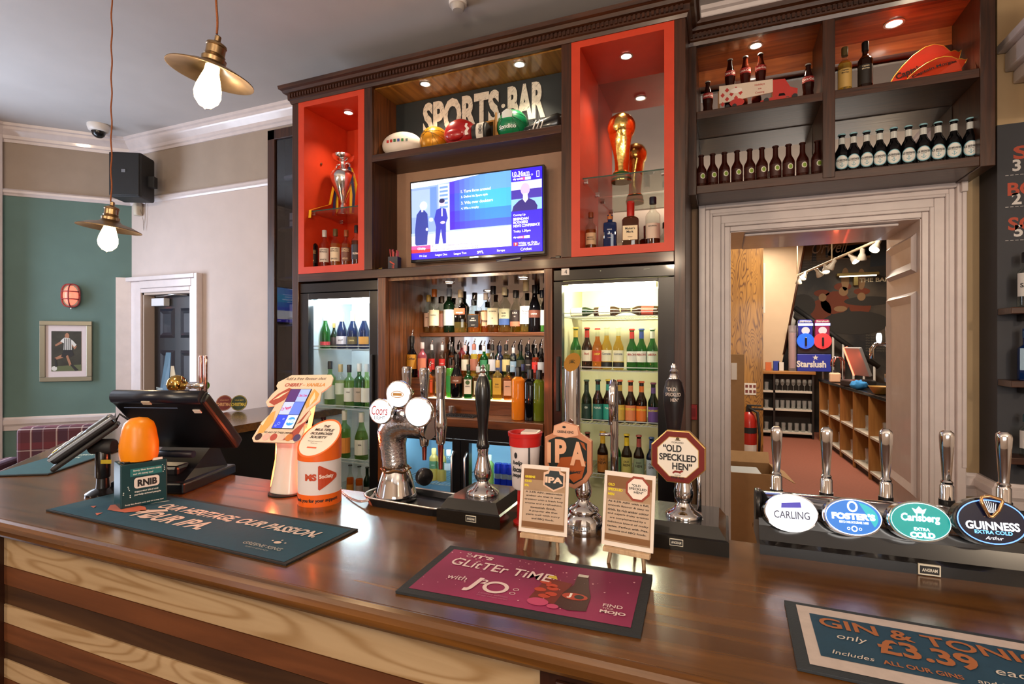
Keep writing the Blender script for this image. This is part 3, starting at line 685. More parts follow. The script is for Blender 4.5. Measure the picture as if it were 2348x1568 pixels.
# speaker in the corner
sp = W(286, 402, YW - 0.32); t = thing('wall_speaker', 'black box loudspeaker mounted high in the corner by the picture rail', 'speaker', (sp.x, sp.y, sp.z - 0.19), math.radians(28))
mk('cabinet', boxes((-0.135, 0.135, 0.0, 0.22, 0, 0.40), bev=0.02, seg=3), BLACKM, t)
mk('grille', boxes((-0.125, 0.125, -0.012, 0.004, 0.01, 0.39), bev=0.01), pm('#0b0c0f', 0.55, bump=0.4, nscale=600), t)
mk('badge', boxes((-0.02, 0.012, -0.015, -0.011, 0.215, 0.24)), pm('#8c8f94', 0.3, 0.6), t)
mk('bracket', boxes((0.13, 0.19, 0.10, 0.16, 0.12, 0.22), bev=0.005), BLACKM, t)
sp = W(316, 481, YW - 0.03); t = thing('motion_sensor', 'small white motion sensor under the picture rail beside the loudspeaker', 'sensor', sp)
mk('housing', lathe([(0.001, -0.06), (0.03, -0.055), (0.036, -0.03), (0.036, 0.05), (0.03, 0.06), (0.001, 0.062)], 16, 3), pm('#c9bfae', 0.5), t)
mk('wire', tube([(0.03, 0, 0.02), (0.06, 0.01, -0.1), (0.07, 0.01, -0.2), (0.085, 0.012, -0.08), (0.09, 0.015, 0.09)], 0.002, 5), pm('#a89a8c', 0.6), t)
# red caged bulkhead lamp on the green wall
def on_green(px, py):
    d = ray(px, py); c = (gR.x * gn.x + gR.y * gn.y) / (d[0] * gn.x + d[1] * gn.y)
    return Vector((d[0] * c, d[1] * c, EYE + d[2] * c))
GXA = Vector((gd.x, gd.y, 0)); grz = math.atan2(gd.y, gd.x)
p = on_green(165, 678); t = thing('bulkhead_lamp', 'oval red caged bulkhead lamp glowing on the green wall', 'wall lamp', p, grz)
def capsule(w, h, y0, y1, n=10):
    prof = []
    for i in range(4 * n):
        a = 2 * math.pi * i / (4 * n); c, s = math.cos(a), math.sin(a); k = 1 / ((abs(c) ** 3 + abs(s) ** 3) ** (1 / 3)); prof.append((w * c * k, h * s * k))
    return prof
pr = capsule(0.068, 0.105, 0, 0)
mk('base', prism(pr, 0.03, 0.006), pm('#7a8a86', 0.4, 0.3), t, M4((0, -0.03, 0)))
bm = bmesh.new(); bmesh.ops.create_uvsphere(bm, u_segments=24, v_segments=14, radius=1)
for v in bm.verts: v.co = Vector((v.co.x * 0.056, min(0, v.co.y * 0.055 - 0.03), v.co.z * 0.092))
mk('lens', bmm(bm, True), pm((1.0, 0.16, 0.10), 0.3, emit=1.6), t)
cg = [tube([(0.06 * math.sin(a), -0.03 - 0.062 * math.cos(a), zz) for a in [(-1.5 + 3.0 * i / 12) for i in range(13)]], 0.006, 6) for zz in (-0.035, 0.035)]
for me in cg: mk('cage_bar', me, pm('#8b3b3c', 0.4), t)
mk('cage_bar', tube([(0, -0.03 - 0.064 * math.cos(a), 0.10 * math.sin(a)) for a in [(-1.5 + 3.0 * i / 14) for i in range(15)]], 0.006, 6), pm('#8b3b3c', 0.4), t)
mk('cage_rim', tube([(x, -0.032, y) for x, y in pr + pr[:1]], 0.008, 6), pm('#8b3b3c', 0.4), t)
mk('drain_screw', lathe([(0.008, -0.125), (0.008, -0.105), (0.004, -0.10)], 10), STEEL, t, (0, -0.02, 0))
# framed football picture
pa, pb = on_green(93, 736), on_green(213, 736); pc = on_green(93, 874)
fw, fh = (pb - pa).length, 0.5 * ((pa.z - pc.z) + (on_green(213, 736).z - on_green(213, 874).z))
t = thing('framed_picture', 'silver framed colour photo of a footballer in a striped shirt on green wall', 'picture', (pa + pb) / 2 - Vector((0, 0, fh)), grz)
b = 0.042
SILV = pm('#8f8a78', 0.35, 0.5)
mk('frame', boxes((-fw / 2, fw / 2, -0.03, -0.002, 0, b), (-fw / 2, fw / 2, -0.03, -0.002, fh - b, fh), (-fw / 2, -fw / 2 + b, -0.03, -0.002, b, fh - b), (fw / 2 - b, fw / 2, -0.03, -0.002, b, fh - b), bev=0.004), SILV, t)
mk('mount', boxes((-fw / 2 + b, fw / 2 - b, -0.014, -0.004, b, fh - b)), pm('#d9cdd0', 0.6), t)
ph = mk('photo', boxes((-fw * .285, fw * .285, -0.016, -0.013, fh * .17, fh * .83)), pm('#2a2a22', 0.5, noise=0.6, nscale=9), t)
PM_ = M4((0, -0.0165, fh * .17)); u, v = fw * .57, fh * .66
def PP(pts): return [((x - .5) * u, y * v) for x, y in pts]
printed(ph, [PP([(.0, .0), (1, 0), (1, .16), (0, .12)])], pm('#5c6442', 0.6), PM_, 0.0004)
SK = pm('#a8765a', 0.6)
printed(ph, [PP(ell(.52, .88, .075, .075)), PP([(.12, .66), (.33, .76), (.36, .7), (.14, .62)]), PP([(.72, .7), (.85, .62), (.78, .54), (.66, .66)]), PP([(.35, .42), (.1, .33), (.12, .28), (.4, .34)]), PP([(.55, .4), (.68, .15), (.6, .13), (.48, .38)])], SK, PM_, 0.0008)
printed(ph, [PP(ell(.1, .07, .09, .06)), PP([(.33, .78), (.43, .84), (.6, .83), (.72, .76), (.84, .66), (.76, .6), (.68, .68), (.68, .5), (.4, .5), (.42, .7), (.3, .74)])], pm('#d8d8d4', 0.6), PM_, 0.0011)
printed(ph, [PP([(x, .52), (x + .03, .52), (x + .03, .82), (x, .82)]) for x in (.43, .5, .57, .63)] + [PP([(.32, .36), (.4, .53), (.7, .53), (.76, .4), (.62, .35), (.54, .42), (.45, .33)]), PP([(.1, .33), (.16, .32), (.2, .12), (.13, .1)]), PP([(.62, .16), (.7, .17), (.92, .02), (.8, .0)])], INK, PM_, 0.0014)
# tartan armchair behind the bar corner
rr_ = W(120, 1000, 2.25)
t = thing('tartan_armchair', 'purple tartan upholstered armchair beyond the bar corner under the green wall', 'chair', (W(108, 1000, 2.3).x, 2.3, 0), math.radians(40))
def tartan():
    m, nt, b = new_mat('tartan'); m.name = 'tartan'; L = nt.links.new
    tc = nt.nodes.new('ShaderNodeTexCoord'); sx = nt.nodes.new('ShaderNodeSeparateXYZ'); L(tc.outputs['Object'], sx.inputs[0])
    cur = None
    def band(axis, per, ph, lo, col, prev, f):
        a = nt.nodes.new('ShaderNodeMath'); a.operation = 'MULTIPLY_ADD'; a.inputs[1].default_value = 1 / per; a.inputs[2].default_value = ph; L(sx.outputs[axis], a.inputs[0])
        fr_ = nt.nodes.new('ShaderNodeMath'); fr_.operation = 'FRACT'; L(a.outputs[0], fr_.inputs[0])
        g_ = nt.nodes.new('ShaderNodeMath'); g_.operation = 'LESS_THAN'; g_.inputs[1].default_value = lo; L(fr_.outputs[0], g_.inputs[0])
        s_ = nt.nodes.new('ShaderNodeMath'); s_.operation = 'MULTIPLY'; s_.inputs[1].default_value = f; L(g_.outputs[0], s_.inputs[0])
        mx = nt.nodes.new('ShaderNodeMix'); mx.data_type = 'RGBA'; L(s_.outputs[0], mx.inputs[0]); mx.inputs[7].default_value = (*rgb(col), 1)
        if prev is None: mx.inputs[6].default_value = (*rgb('#5a2f38'), 1)
        else: L(prev, mx.inputs[6])
        return mx.outputs[2]
    c = band(0, .16, 0, .35, '#3c2a3e', None, .6); c = band(2, .16, .2, .3, '#7a3038', c, .5); c = band(0, .16, .1, .06, '#c9b9b4', c, .6); c = band(2, .16, .3, .05, '#b8a9a8', c, .6); c = band(0, .16, .62, .04, '#9a8f9a', c, .5)
    L(c, b.inputs['Base Color']); b.inputs['Roughness'].default_value = 0.9
    return m
TT = tartan()
mk('backrest', boxes((-0.27, 0.27, 0.16, 0.30, 0.42, 0.93), bev=0.035, seg=3), TT, t)
mk('seat', boxes((-0.26, 0.26, -0.3, 0.2, 0.32, 0.48), bev=0.03, seg=3), TT, t)
for s in (-1, 1):
    mk('armrest', boxes((s * .33 - .06, s * .33 + .06, -0.3, 0.28, 0.25, 0.70), bev=0.03, seg=3), TT, t)
    for yy in (-.25, .22): mk('leg', lathe([(0.016, 0), (0.025, 0.26)], 10), OAK, t, (s * .3, yy, 0))

# ================================================================ CABINET: OBJECTS IN THE NICHES
# silver two-handled trophy
Y = 2.97; p = Vector((XW(787, Y), Y, SZL)); H = hpx(787, 338, 474, Y)
t = thing('silver_trophy', 'tall silver two-handled trophy with coloured ribbons on glass shelf', 'trophy', p)
mk('base', lathe([(.11 * H, 0), (.112 * H, .01 * H), (.10 * H, .03 * H), (.075 * H, .09 * H), (.06 * H, .12 * H), (.065 * H, .14 * H), (.055 * H, .17 * H), (.045 * H, .2 * H)], 28), CHROME, t)
mk('bowl', lathe([(.052 * H, .2 * H), (.069 * H, .26 * H), (.115 * H, .36 * H), (.190 * H, .52 * H), (.213 * H, .63 * H), (.201 * H, .70 * H), (.138 * H, .755 * H), (.069 * H, .78 * H), (.057 * H, .80 * H), (.055 * H, .87 * H), (.069 * H, .9 * H), (.149 * H, .93 * H), (.172 * H, .965 * H), (.178 * H, 1.0 * H), (.161 * H, 1.0 * H), (.057 * H, .95 * H), (.001, .94 * H)], 32), pm((.8, .8, .8), 0.14, 1.0, noise=.12, nscale=40), t)
for s in (-1, 1): mk('handle', tube([(s * .05 * H, 0, .86 * H), (s * .11 * H, 0, .865 * H), (s * .145 * H, 0, .83 * H), (s * .14 * H, 0, .78 * H), (s * .10 * H, 0, .755 * H)], .008, 8), CHROME, t)
def ribbon(pts, w, ax=(1, 0, 0)):
    vs, fs = [], []; ax = Vector(ax)
    for q in pts: q = Vector(q); vs += [q - ax * w / 2, q + ax * w / 2]
    for i in range(len(pts) - 1): fs.append((2 * i, 2 * i + 1, 2 * i + 3, 2 * i + 2))
    me = frompy(vs, fs, True); return me
YEL, NAV = pm('#e2b021', 0.5), pm('#171f4a', 0.5)
rb = [((-.14, .80), (-.17, .55), (-.26, .2), (-.285, .01), (-.285, -.12), 'y'), ((-.12, .79), (-.165, .5), (-.2, .15), (-.21, .015), None, 'n'), ((-.15, .79), (-.16, .3), (-.15, .015), None, None, 'y'),
      ((.14, .79), (.2, .6), (.24, .3), (.22, .015), None, 'n'), ((.15, .78), (.20, .6), (.16, .35), (.15, .015), None, 'y'), ((.14, .78), (.24, .5), (.20, .3), (.17, .015), None, 'y')]
for i, q in enumerate(rb):
    pts = [(a * H, .012 * (i % 3) - .01, b * H) for a, b in [z for z in q[:5] if z]]
    if q[4]: pts[-2] = (pts[-2][0], -0.19, pts[-2][2]); pts[-1] = (pts[-1][0], -0.195, pts[-1][2])
    mk('ribbon', ribbon(pts, .022), YEL if q[5] == 'y' else NAV, t)
mk('cabinet_screw', lathe([(.008, 0), (.009, .006), (.004, .008)], 10), BRASS, cab, Matrix.Translation(Vector((nL[0], YC + 0.16, ZW(713, 371, YC + .1))) - CO0) @ Matrix.Rotation(math.pi / 2, 4, 'Y'))
# gold globe trophy
Y = 2.95; p = Vector((XW(1425, Y), Y, SZR)); H = hpx(1425, 253, 411, Y)
t = thing('gold_trophy', 'gold trophy with a globe on a twisted stem and green base bands', 'trophy', p)
mk('base', lathe([(.145 * H, 0), (.15 * H, .02 * H), (.135 * H, .10 * H), (.115 * H, .15 * H)], 28), GOLD, t)
GB = pm('#0c5a2c', 0.3, 0.2)
for a, b in ((.02, .05), (.10, .125)): mk('green_band', lathe([((.151 if a < .05 else .137) * H, a * H), ((.147 if a < .05 else .129) * H, b * H)], 28, 0, False), GB, t)
seg, rings = 28, 18; vs, fs = [], []
for j in range(rings + 1):
    u = j / rings; z = (.15 + .55 * u) * H; r = (.10 - .012 * math.sin(u * math.pi) + .075 * u ** 1.4) * H
    for i in range(seg):
        a = 2 * math.pi * i / seg; k = 1 + .07 * math.sin(3 * a + u * 5); vs.append((r * k * math.cos(a), r * k * math.sin(a), z))
for j in range(rings):
    for i in range(seg): fs.append((j * seg + i, j * seg + (i + 1) % seg, (j + 1) * seg + (i + 1) % seg, (j + 1) * seg + i))
mk('stem', frompy(vs, fs, True), GOLD, t)
bm = bmesh.new(); bmesh.ops.create_uvsphere(bm, u_segments=28, v_segments=18, radius=.2 * H)
for v in bm.verts: v.co *= 1 + .03 * math.sin(v.co.x * 90) * math.sin(v.co.z * 70 + v.co.y * 60)
mk('globe', bmm(bm, True), GOLD, t, (0, 0, .8 * H))
# spirits in the left niche
rum = [(718, 520, '#0d0b0a', G_BLACK, None, 'dark rum bottle with black label, beside the niche edge under the silver trophy', '#120f0d', '#c9a15a', 'RUM', '#0d0b0a'),
       (744, 518, None, G_CLEAR, None, 'clear rum bottle with white label and silver cap under the silver trophy', '#cfc6bd', '#1a1a1a', 'WHITE', '#b9b9b9'),
       (769, 517, None, G_CLEAR, L_GOLD, 'golden spiced rum bottle with cream label, middle one under the silver trophy', '#d9cbb0', '#1a1a1a', 'SPICED', '#5a4a2a'),
       (794, 521, None, G_CLEAR, L_AMB, 'amber rum bottle with dark picture label and copper cap under the silver trophy', '#6a4030', '#e0c8a0', 'GOLD', '#8a4a24'),
       (818, 512, None, G_CLEAR, L_DARK, 'slim liqueur bottle with black cap and two-tone label, niche corner', '#201a28', '#e8e0d8', '', '#0c0c0c')]
for i, (px, yt, _, g, lq, de, lc, tcx, tx, cap) in enumerate(rum):
    Y = 2.86; bottle(de, XW(px, Y), Y, NZ0, hpx(px, yt, 606, Y), 'spirit', g, lq, .62, cap, 0.2, lc, (.16, .52), 1.2, [('CAPTAIN', .47, .035), ('MORGAN', .42, .035), (tx, .22, .04)] if i < 4 else [('RUM', .3, .05)], pm(tcx, .5), 'rum bottles in the red niche', name='spirit_bottle')
bt = [(1355, 472, 'spirit', G_CLEAR, L_AMB, 'round-shouldered malt whisky bottle with pale label and monkeys emblem, under gold trophy', '#d8b48a', [('MONKEY', .34, .03), ('SHOULDER', .29, .03)], '#7a3a1c', .15),
      (1399, 480, 'flat', G_BLUE, None, 'flat square blue whisky bottle with copper cap under the gold trophy', None, [], '#b06a34', .19),
      (1446, 453, 'square', G_CLEAR, L_DARK, 'square bourbon bottle with red dipped neck under the gold trophy', '#e4d3ae', [("Maker's", .40, .05), ('Mark', .33, .05), ('WHISKY', .22, .02)], '#b01e14', .19),
      (1497, 446, 'spirit', G_CLEAR, L_DARK, 'half-empty bourbon bottle with white picture label under the gold trophy', '#cbb9a6', [('BOURBON', .40, .025)], '#171b2a', .155)]
for px, yt, st, g, lq, de, lc, tx, cap, rw in bt:
    Y = 2.87; h = hpx(px, yt, 561, Y)
    o = bottle(de, XW(px, Y), Y, NZ0, h, st, g, lq, .66 if st == 'square' else (.55 if px < 1400 else .34), cap, 0.1, lc, (.16, .46), 1.2, tx, None, 'whisky bottles in the red niche', name='spirit_bottle', r=rw * h * (.93 if st != 'flat' else 1.0), capz=.68 if st == 'square' else .86)
    if st == 'flat': lettering(o, [('HAIG', 0, .55 * h, .55 * rw * 2 * h * .6, None, {'bold': .01}), ('CLUB', 0, .43 * h, .55 * rw * 2 * h * .6, None, {'bold': .01}), ('CLUBMAN', 0, .32 * h, .09 * h * 1.2, None)], pm('#cfd6e6', .4), M4((0, -rw * h * 1.005, 0)))
# sign
t = thing('sign_board', 'dark slate sign board with large white distressed capitals above the shelf', 'sign', ((xd + xe) / 2, YN - 0.012, SH))
mk('board', boxes(((xd - xe) / 2 + .005, (xe - xd) / 2 - .005, 0, .011, 0.001, ZT - .04 - SH)), pm('#1f2527', 0.55, noise=.15, nscale=5), t)
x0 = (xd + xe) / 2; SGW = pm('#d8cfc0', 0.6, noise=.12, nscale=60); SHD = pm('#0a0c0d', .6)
def sx_(px): return XW(px, YN - .013) - x0
zt, zb = 3.165 - SH, 2.94 - SH
its = [('SPORTS', (sx_(970) + sx_(1145)) / 2, (zt + zb) / 2, sx_(1145) - sx_(970), zt - zb, {'bold': .045}), ('BAR', (sx_(1164) + sx_(1250)) / 2, (zt + zb) / 2, sx_(1250) - sx_(1164), zt - zb, {'bold': .045})]
its2 = [(s, cx + .012, cy - .014, w, h, o_) for s, cx, cy, w, h, o_ in its]  # dark offset copy, the drop shadow painted behind the sign letters
lettering(t, its2, SHD, M4((0, 0, 0)), lift=.0008, name='lettering_drop_shadow'); lettering(t, its, SGW, M4((0, 0, 0)), lift=.002)
printed(t, [ell(sx_(1154), (zt + zb) / 2, .013)], SGW, M4((0, 0, 0)), .002)
scr = []
random.seed(3)
for i in range(150):
    cx = random.uniform(sx_(970), sx_(1250)); cz = random.uniform(zb, zt); L_ = random.uniform(.006, .02); scr.append([(cx, cz), (cx + .0012, cz - .001), (cx + L_, cz + L_ * .9), (cx + L_ - .0012, cz + L_ * .9 + .001)])
printed(t, scr, pm('#2a2d2c', .6), M4((0, 0, 0)), .0024, 'scratch_pattern')
# balls and glove on the shelf
def ball(name, label, px, Y, r, col, sx=1, rz=0):
    t = thing(name, label, 'ball', (XW(px, Y), Y, SH), rz)
    bm = bmesh.new(); bmesh.ops.create_uvsphere(bm, u_segments=32, v_segments=20, radius=r)
    for v in bm.verts: v.co.x *= sx
    return t, mk('shell', bmm(bm, True), col, t, (0, 0, r))
t, o = ball('rugby_ball', 'white oval rugby ball with small crests and black curved stripes', 922, 2.87, .082, pm('#ddd2c6', .35), 1.66, .12)
for k, c in enumerate(('#b3261e', '#b3261e', '#2f6b3c', '#3b4f9a', '#3a8a4a', '#7a8a86')):
    a = .062 - .026 * k
    printed(o, [rect(-.008, .008, -.009, .009)], pm(c, .5), M4((-a * 1.0, -.0826 * math.sqrt(max(0, 1 - (a / .136) ** 2)) + .0, .003), (1, -a * .6 * -1, 0), (0, 0, 1)), .0015)
for k, s in enumerate((-.098, -.108, -.117)):
    rr2 = .082 * math.sqrt(1 - (s / .136) ** 2) * 1.01
    mk('stripe', tube([(s + .012 * math.cos(a), rr2 * math.cos(a) * -1, rr2 * math.sin(a)) for a in [(-1.5 + 3 * i / 16) for i in range(17)]], .0035, 5), INK, o)
SEAM = pm('#7a5a10', .5)
def seams(o, r, mat, n=5):
    for k in range(n):
        a = k * math.pi / n
        ax = Vector((math.cos(a), .4, math.sin(a))).normalized(); q = ax.orthogonal().normalized(); w = ax.cross(q)
        mk('seam', tube([(q * math.cos(b) + w * math.sin(b)) * r * 1.001 for b in [2 * math.pi * i / 32 for i in range(33)]], .0014, 5), mat, o)
t, o = ball('gold_football', 'gold football partly behind the red boxing glove', 997, 2.93, .095, pm('#c98a1a', .3, .3))
seams(o, .095, SEAM); lettering(o, [('Sondico', -.05, .03, .07, None, {'bold': .03, 'rot': .5})], INK, M4((0, -.095, 0)), bend=.095)
t, o = ball('green_football', 'green football with white panels and a logo word', 1176, 2.9, .096, pm('#0f7a4a', .3))
seams(o, .096, pm('#0a4a2c', .5))
lettering(o, [('Sondico', 0, -.03, .11, None, {'bold': .03})], pm('#e8eee8', .4), M4((0, -.096, 0)), bend=.096)
printed(o, [[(-.03, .02), (.03, .02), (.034, .055), (.0, .07), (-.034, .055)]] + [[(-.075, .03), (-.045, .03), (-.05, .06), (-.07, .055)]], pm('#dfe6df', .4), M4((0, -.096, 0)), .0012, bend=.096)
# boxing glove
Y = 2.86; t = thing('boxing_glove', 'glossy red boxing glove with white emblem and black cuff', 'boxing glove', (XW(1058, Y), Y, SH), .1)
bm = bmesh.new(); bmesh.ops.create_uvsphere(bm, u_segments=28, v_segments=18, radius=1)
for v in bm.verts:
    x, y, z = v.co; k = 1 - .12 * max(0, x)
    v.co = Vector((x * .112 * (1 if x < 0 else .95), y * .075 * k, .082 + (z * .082 * k if z < 0 else z * .095 * k)))
    sgn = lambda a: (1 if a > 0 else -1)
    v.co.x += .01 * sgn(z) * 0
mk('mitt', bmm(bm, True), pm('#a81c1f', .3, coat=.4), t)
bm = bmesh.new(); bmesh.ops.create_uvsphere(bm, u_segments=18, v_segments=12, radius=1)
for v in bm.verts: v.co = Vector((v.co.x * .06 - .02, v.co.y * .03 - .062, v.co.z * .035 + .06))
mk('thumb', bmm(bm, True), pm('#a81c1f', .3, coat=.4), t)
cuff = mk('cuff', lathe([(.058, 0), (.062, .02), (.058, .045), (.064, .085), (.06, .09)], 22), BLACKM, t, Matrix.Translation((.085, 0, .072)) @ Matrix.Rotation(math.pi / 2, 4, 'Y') @ Matrix.Rotation(math.pi / 2, 4, 'Z'))
mk('cuff_band', lathe([(.0635, .03), (.0665, .075)], 22, 0, False), pm('#d9d3c8', .5), cuff)
lettering(t, [('LONSDALE', .145, .075, .055, .02, {'bold': .03, 'rot': math.pi / 2})], INK, M4((0, -.0672, 0)), lift=.001)
printed(t, [[(.055, .045), (.075, .05), (.068, .065), (.08, .085), (.066, .1), (.07, .115), (.058, .118), (.05, .1), (.06, .085), (.05, .07)]], pm('#e6dcd6', .5), M4((0, -.074, .0)), .002)
# open wooden box
Y = 2.96; bw = .085; t = thing('wooden_box', 'small open wooden presentation box behind the glove cuff', 'box', (XW(1112, Y), Y, SH + .0), -.1)
OB = wood('#6b4416', '#b07c34', 'Z', 1.5, .5)
mk('side', boxes((-bw, -bw + .01, -.03, .03, 0, .17), bev=.001), OB, t); mk('side', boxes((bw - .01, bw, -.03, .03, 0, .17), bev=.001), OB, t)
mk('back', boxes((-bw + .01, bw - .01, .02, .03, 0, .17)), pm('#1d120a', .6), t); mk('top', boxes((-bw + .01, bw - .01, -.03, .02, .16, .17)), OB, t)
mk('lid', boxes((0, .10, 0, .01, 0, .17)), OB, t, Matrix.Translation((bw, -.03, 0)) @ Matrix.Rotation(-1.0, 4, 'Z'))
# football boot
Y = 2.86; t = thing('football_boot', 'black football boot with white stripes lying at the shelf end', 'boot', (XW(1243, Y), Y, SH), .1)
prof = [(-.085, .0, .05, .02), (-.08, .03, .075, .045), (-.04, .03, .07, .05), (0, .022, .055, .05), (.05, .02, .055, .04), (.1, .028, .07, .036), (.125, .04, .085, .03), (.135, .055, .08, .012)]
vs, fs = [], []; sg = 12
for x, zc, hh, wd_ in [(-.11, .03, .02, .012), (-.1, .032, .05, .032), (-.06, .036, .07, .04), (0, .05, .085, .042), (.05, .06, .1, .038), (.09, .068, .105, .035), (.115, .07, .08, .028), (.122, .07, .04, .012)]:
    for k in range(sg):
        a = 2 * math.pi * k / sg; vs.append((x, wd_ * math.cos(a), zc + hh / 2 * math.sin(a)))
for j in range(7):
    for k in range(sg): fs.append((j * sg + k, j * sg + (k + 1) % sg, (j + 1) * sg + (k + 1) % sg, (j + 1) * sg + k))
fs += [tuple(range(sg)), tuple(7 * sg + k for k in range(sg - 1, -1, -1))]
bo = mk('upper', frompy(vs, fs, True), BLACK, t)
for k in range(3): mk('stripe', tube([(-.045 + .022 * k + .02 * u, -.043 - .001 * math.sin(3 * u), .02 + .055 * u) for u in (0, .3, .6, 1)], .004, 5), WHITE, bo)
for k in range(5): mk('lace', tube([(-.055 + .018 * k, -.02, .062 + .006 * k), (-.05 + .018 * k, 0, .075 + .006 * k), (-.055 + .018 * k, .02, .062 + .006 * k)], .0025, 5), pm('#c9c4bd', .6), bo)
mk('sole', boxes((-.1, .11, -.032, .032, .006, .02), bev=.006), pm('#b8b2a8', .5), t, Matrix.Rotation(-.14, 4, 'Y'))
# ================================================================ TELEVISION
def tv(name, label, loc, rz, w, h, tilt=0.02):
    t = thing(name, label, 'television', loc, rz)
    T = Matrix.Rotation(tilt, 4, 'X')
    mk('housing', boxes((-w / 2, w / 2, 0, .045, 0, h), bev=.004), BLACK, t, T)
    mk('wall_bracket', boxes((-.12, .12, .045, .075, h * .35, h * .65)), BLACKM, t, T)
    b = .012; U, V = w - 2 * b, h - 2.6 * b
    E = lambda c, s=1.0: pm(c, .35, emit=s)
    s_ = mk('screen', boxes((-w / 2 + b, w / 2 - b, -.002, 0, 1.6 * b, h - b)), E('#2b22c8', .9), t, T)
    M = M4((-w / 2 + b, -.002, h - b))
    def Q(*pts): return [(x * U, -y * V) for x, y in pts]
    lay = [0.0006]
    def pr(polys, c, s=1.0):
        printed(s_, [Q(*p) for p in polys], E(c, s), M, lay[0]); lay[0] += .0003
    R_ = lambda x0, x1, y0, y1: [(x0, y1), (x1, y1), (x1, y0), (x0, y0)]
    E_ = lambda cx, cy, rx, ry: [(cx + rx * math.cos(2 * math.pi * i / 18), cy - ry * math.sin(2 * math.pi * i / 18)) for i in range(18)]
    pr([R_(0, .33, 0, .82)], '#7f9be0')
    pr([R_(0, .16, .1, .45)], '#93aee8'); pr([R_(.155, .21, .08, .5)], '#5f86d8'); pr([R_(.225, .315, .06, .72)], '#b9cbea')
    for k in range(6): pr([R_(.235, .30, .09 + .05 * k, .115 + .05 * k)], '#6a8fc8')
    def mixc(c0, c1, f): return tuple(rgb(c0)[i] * (1 - f) + rgb(c1)[i] * f for i in range(3))
    for rw, (y0, y1, c0, c1) in enumerate(((0, .2, '#4630d0', '#5a9ae8'), (.2, .42, '#3a2ccc', '#38a8e4'), (.42, .56, '#3a16c4', '#2f7fe0'), (.56, .68, '#3a0ec0', '#3a5ae0'))):
        vals = [mixc(c0, c1, math.sin(math.pi * min(1, k / 11) * .62)) for k in range(12)]
        for k in range(12): pr([R_(.315 + .0392 * k, .315 + .0392 * (k + 1), y0, y1)], vals[k]); lay[0] -= .0003
    lay[0] += .0003
    pr([[(0, .07), (0, 0), (.55, 0), (.33, .045), (.15, .065)]], '#e6ecff')
    pr([R_(0, .785, .665, .83)], '#e9eeff'); pr([[(0, .70), (0, .66), (.3, .655), (.785, .655), (.785, .67), (.3, .675)]], '#9fb6ea')
    # presenters, as plain figures
    pr([[(.03, .8), (.03, .62), (.045, .42), (.075, .36), (.11, .37), (.135, .42), (.14, .6), (.13, .82), (.04, .82)]], '#26368f'); pr([E_(.103, .31, .03, .055)], '#dfe3f6'); pr([R_(.085, .1, .36, .39), E_(.165, .50, .017, .025), E_(.13, .62, .01, .02)], '#dfe3f6')
    pr([[(.195, .82), (.205, .6), (.19, .5), (.21, .38), (.25, .36), (.285, .38), (.30, .5), (.285, .56), (.285, .82), (.26, .82), (.245, .63), (.225, .82)]], '#2a2fae'); pr([E_(.255, .30, .022, .045), E_(.26, .55, .02, .02)], '#c8b6e0'); pr([E_(.255, .275, .023, .028)], '#1c1c50'); pr([R_(.25, .26, .37, .47)], '#e6e9ff')
    pr([R_(0, .785, .825, .915)], '#eef0f8'); pr([R_(0, .16, .825, .875)], '#d94a94'); pr([R_(0, .16, .875, .92)], '#d32d3a')
    pr([R_(0, .785, .918, 1.0)], '#2d14c8')
    # side column
    pr([R_(.785, 1, 0, 1)], '#2a12c4'); pr([R_(.785, 1, .15, .50)], '#cfd8f4'); pr([R_(.785, 1, .25, .36)], '#3a2a9a'); pr([R_(.785, 1, .36, .50)], '#7fb4e8')
    pr([[(.785, .53), (.80, .44), (.84, .38), (.87, .36), (.91, .36), (.95, .40), (.97, .46), (.965, .53)]], '#241a6e'); pr([E_(.885, .25, .033, .075)], '#b9a6d6'); pr([[(.87, .30), (.90, .30), (.905, .37), (.885, .41), (.868, .37)]], '#dfe3f8'); pr([R_(.785, 1, .505, 1)], '#2a12c4')
    pr([R_(.85, .885, .105, .14), R_(.835, .875, .805, .835)], '#d94a94'); pr([R_(.885, .925, .105, .14), R_(.875, .915, .805, .835)], '#eef0ff'); pr([R_(.80, .83, .88, .92)], '#d32d3a')
    WT = E('#f4f4ff', 1.3); lt = []
    def tx(s, x, y, hh, al='l', bold=.01):
        vs, fs, a0, a1, b0, b1 = text_geo(s, 0, bold); wd_ = (a1 - a0) * hh * V / (b1 - b0)
        lt.append((s, x * U, -y * V, min(wd_, (.985 - x) * U if x > .78 else wd_), hh * V, {'al': al, 'bold': bold}))
    for k, s in enumerate(('1. Turn form around', '2. Define his Spurs style', '3. Win over doubters', '4. Win a trophy')): tx(s, .41, .19 + .072 * k, .036)
    tx('10.36am', .795, .055, .05); tx('Thursday November 21', .795, .09, .026); tx('sky sports', .80, .122, .03, bold=.03)
    tx('Coming Up', .80, .555, .032); tx('BRENDAN', .80, .60, .032, bold=.03); tx('RODGERS', .80, .64, .032, bold=.03); tx('NEWS CONFERENCE', .80, .682, .034, bold=.02); tx('Today 1.30pm', .80, .75, .036); tx('sky sports', .80, .82, .028, bold=.03)
    tx('Wilder on Ortiz', .835, .89, .026); tx("rematch: 'Don't blink!'", .835, .915, .026); tx('9', .81, .9, .03); tx("Ch'ship", .055, .87, .04, bold=.03)
    for s, x in (('FA Cup', .07), ('League One', .20), ('League Two', .35), ('SPFL', .53), ('Europe', .68), ('Cricket', .85)): tx(s, x, .965, .034)
    lettering(s_, lt, WT, M, lift=lay[0] + .0004)
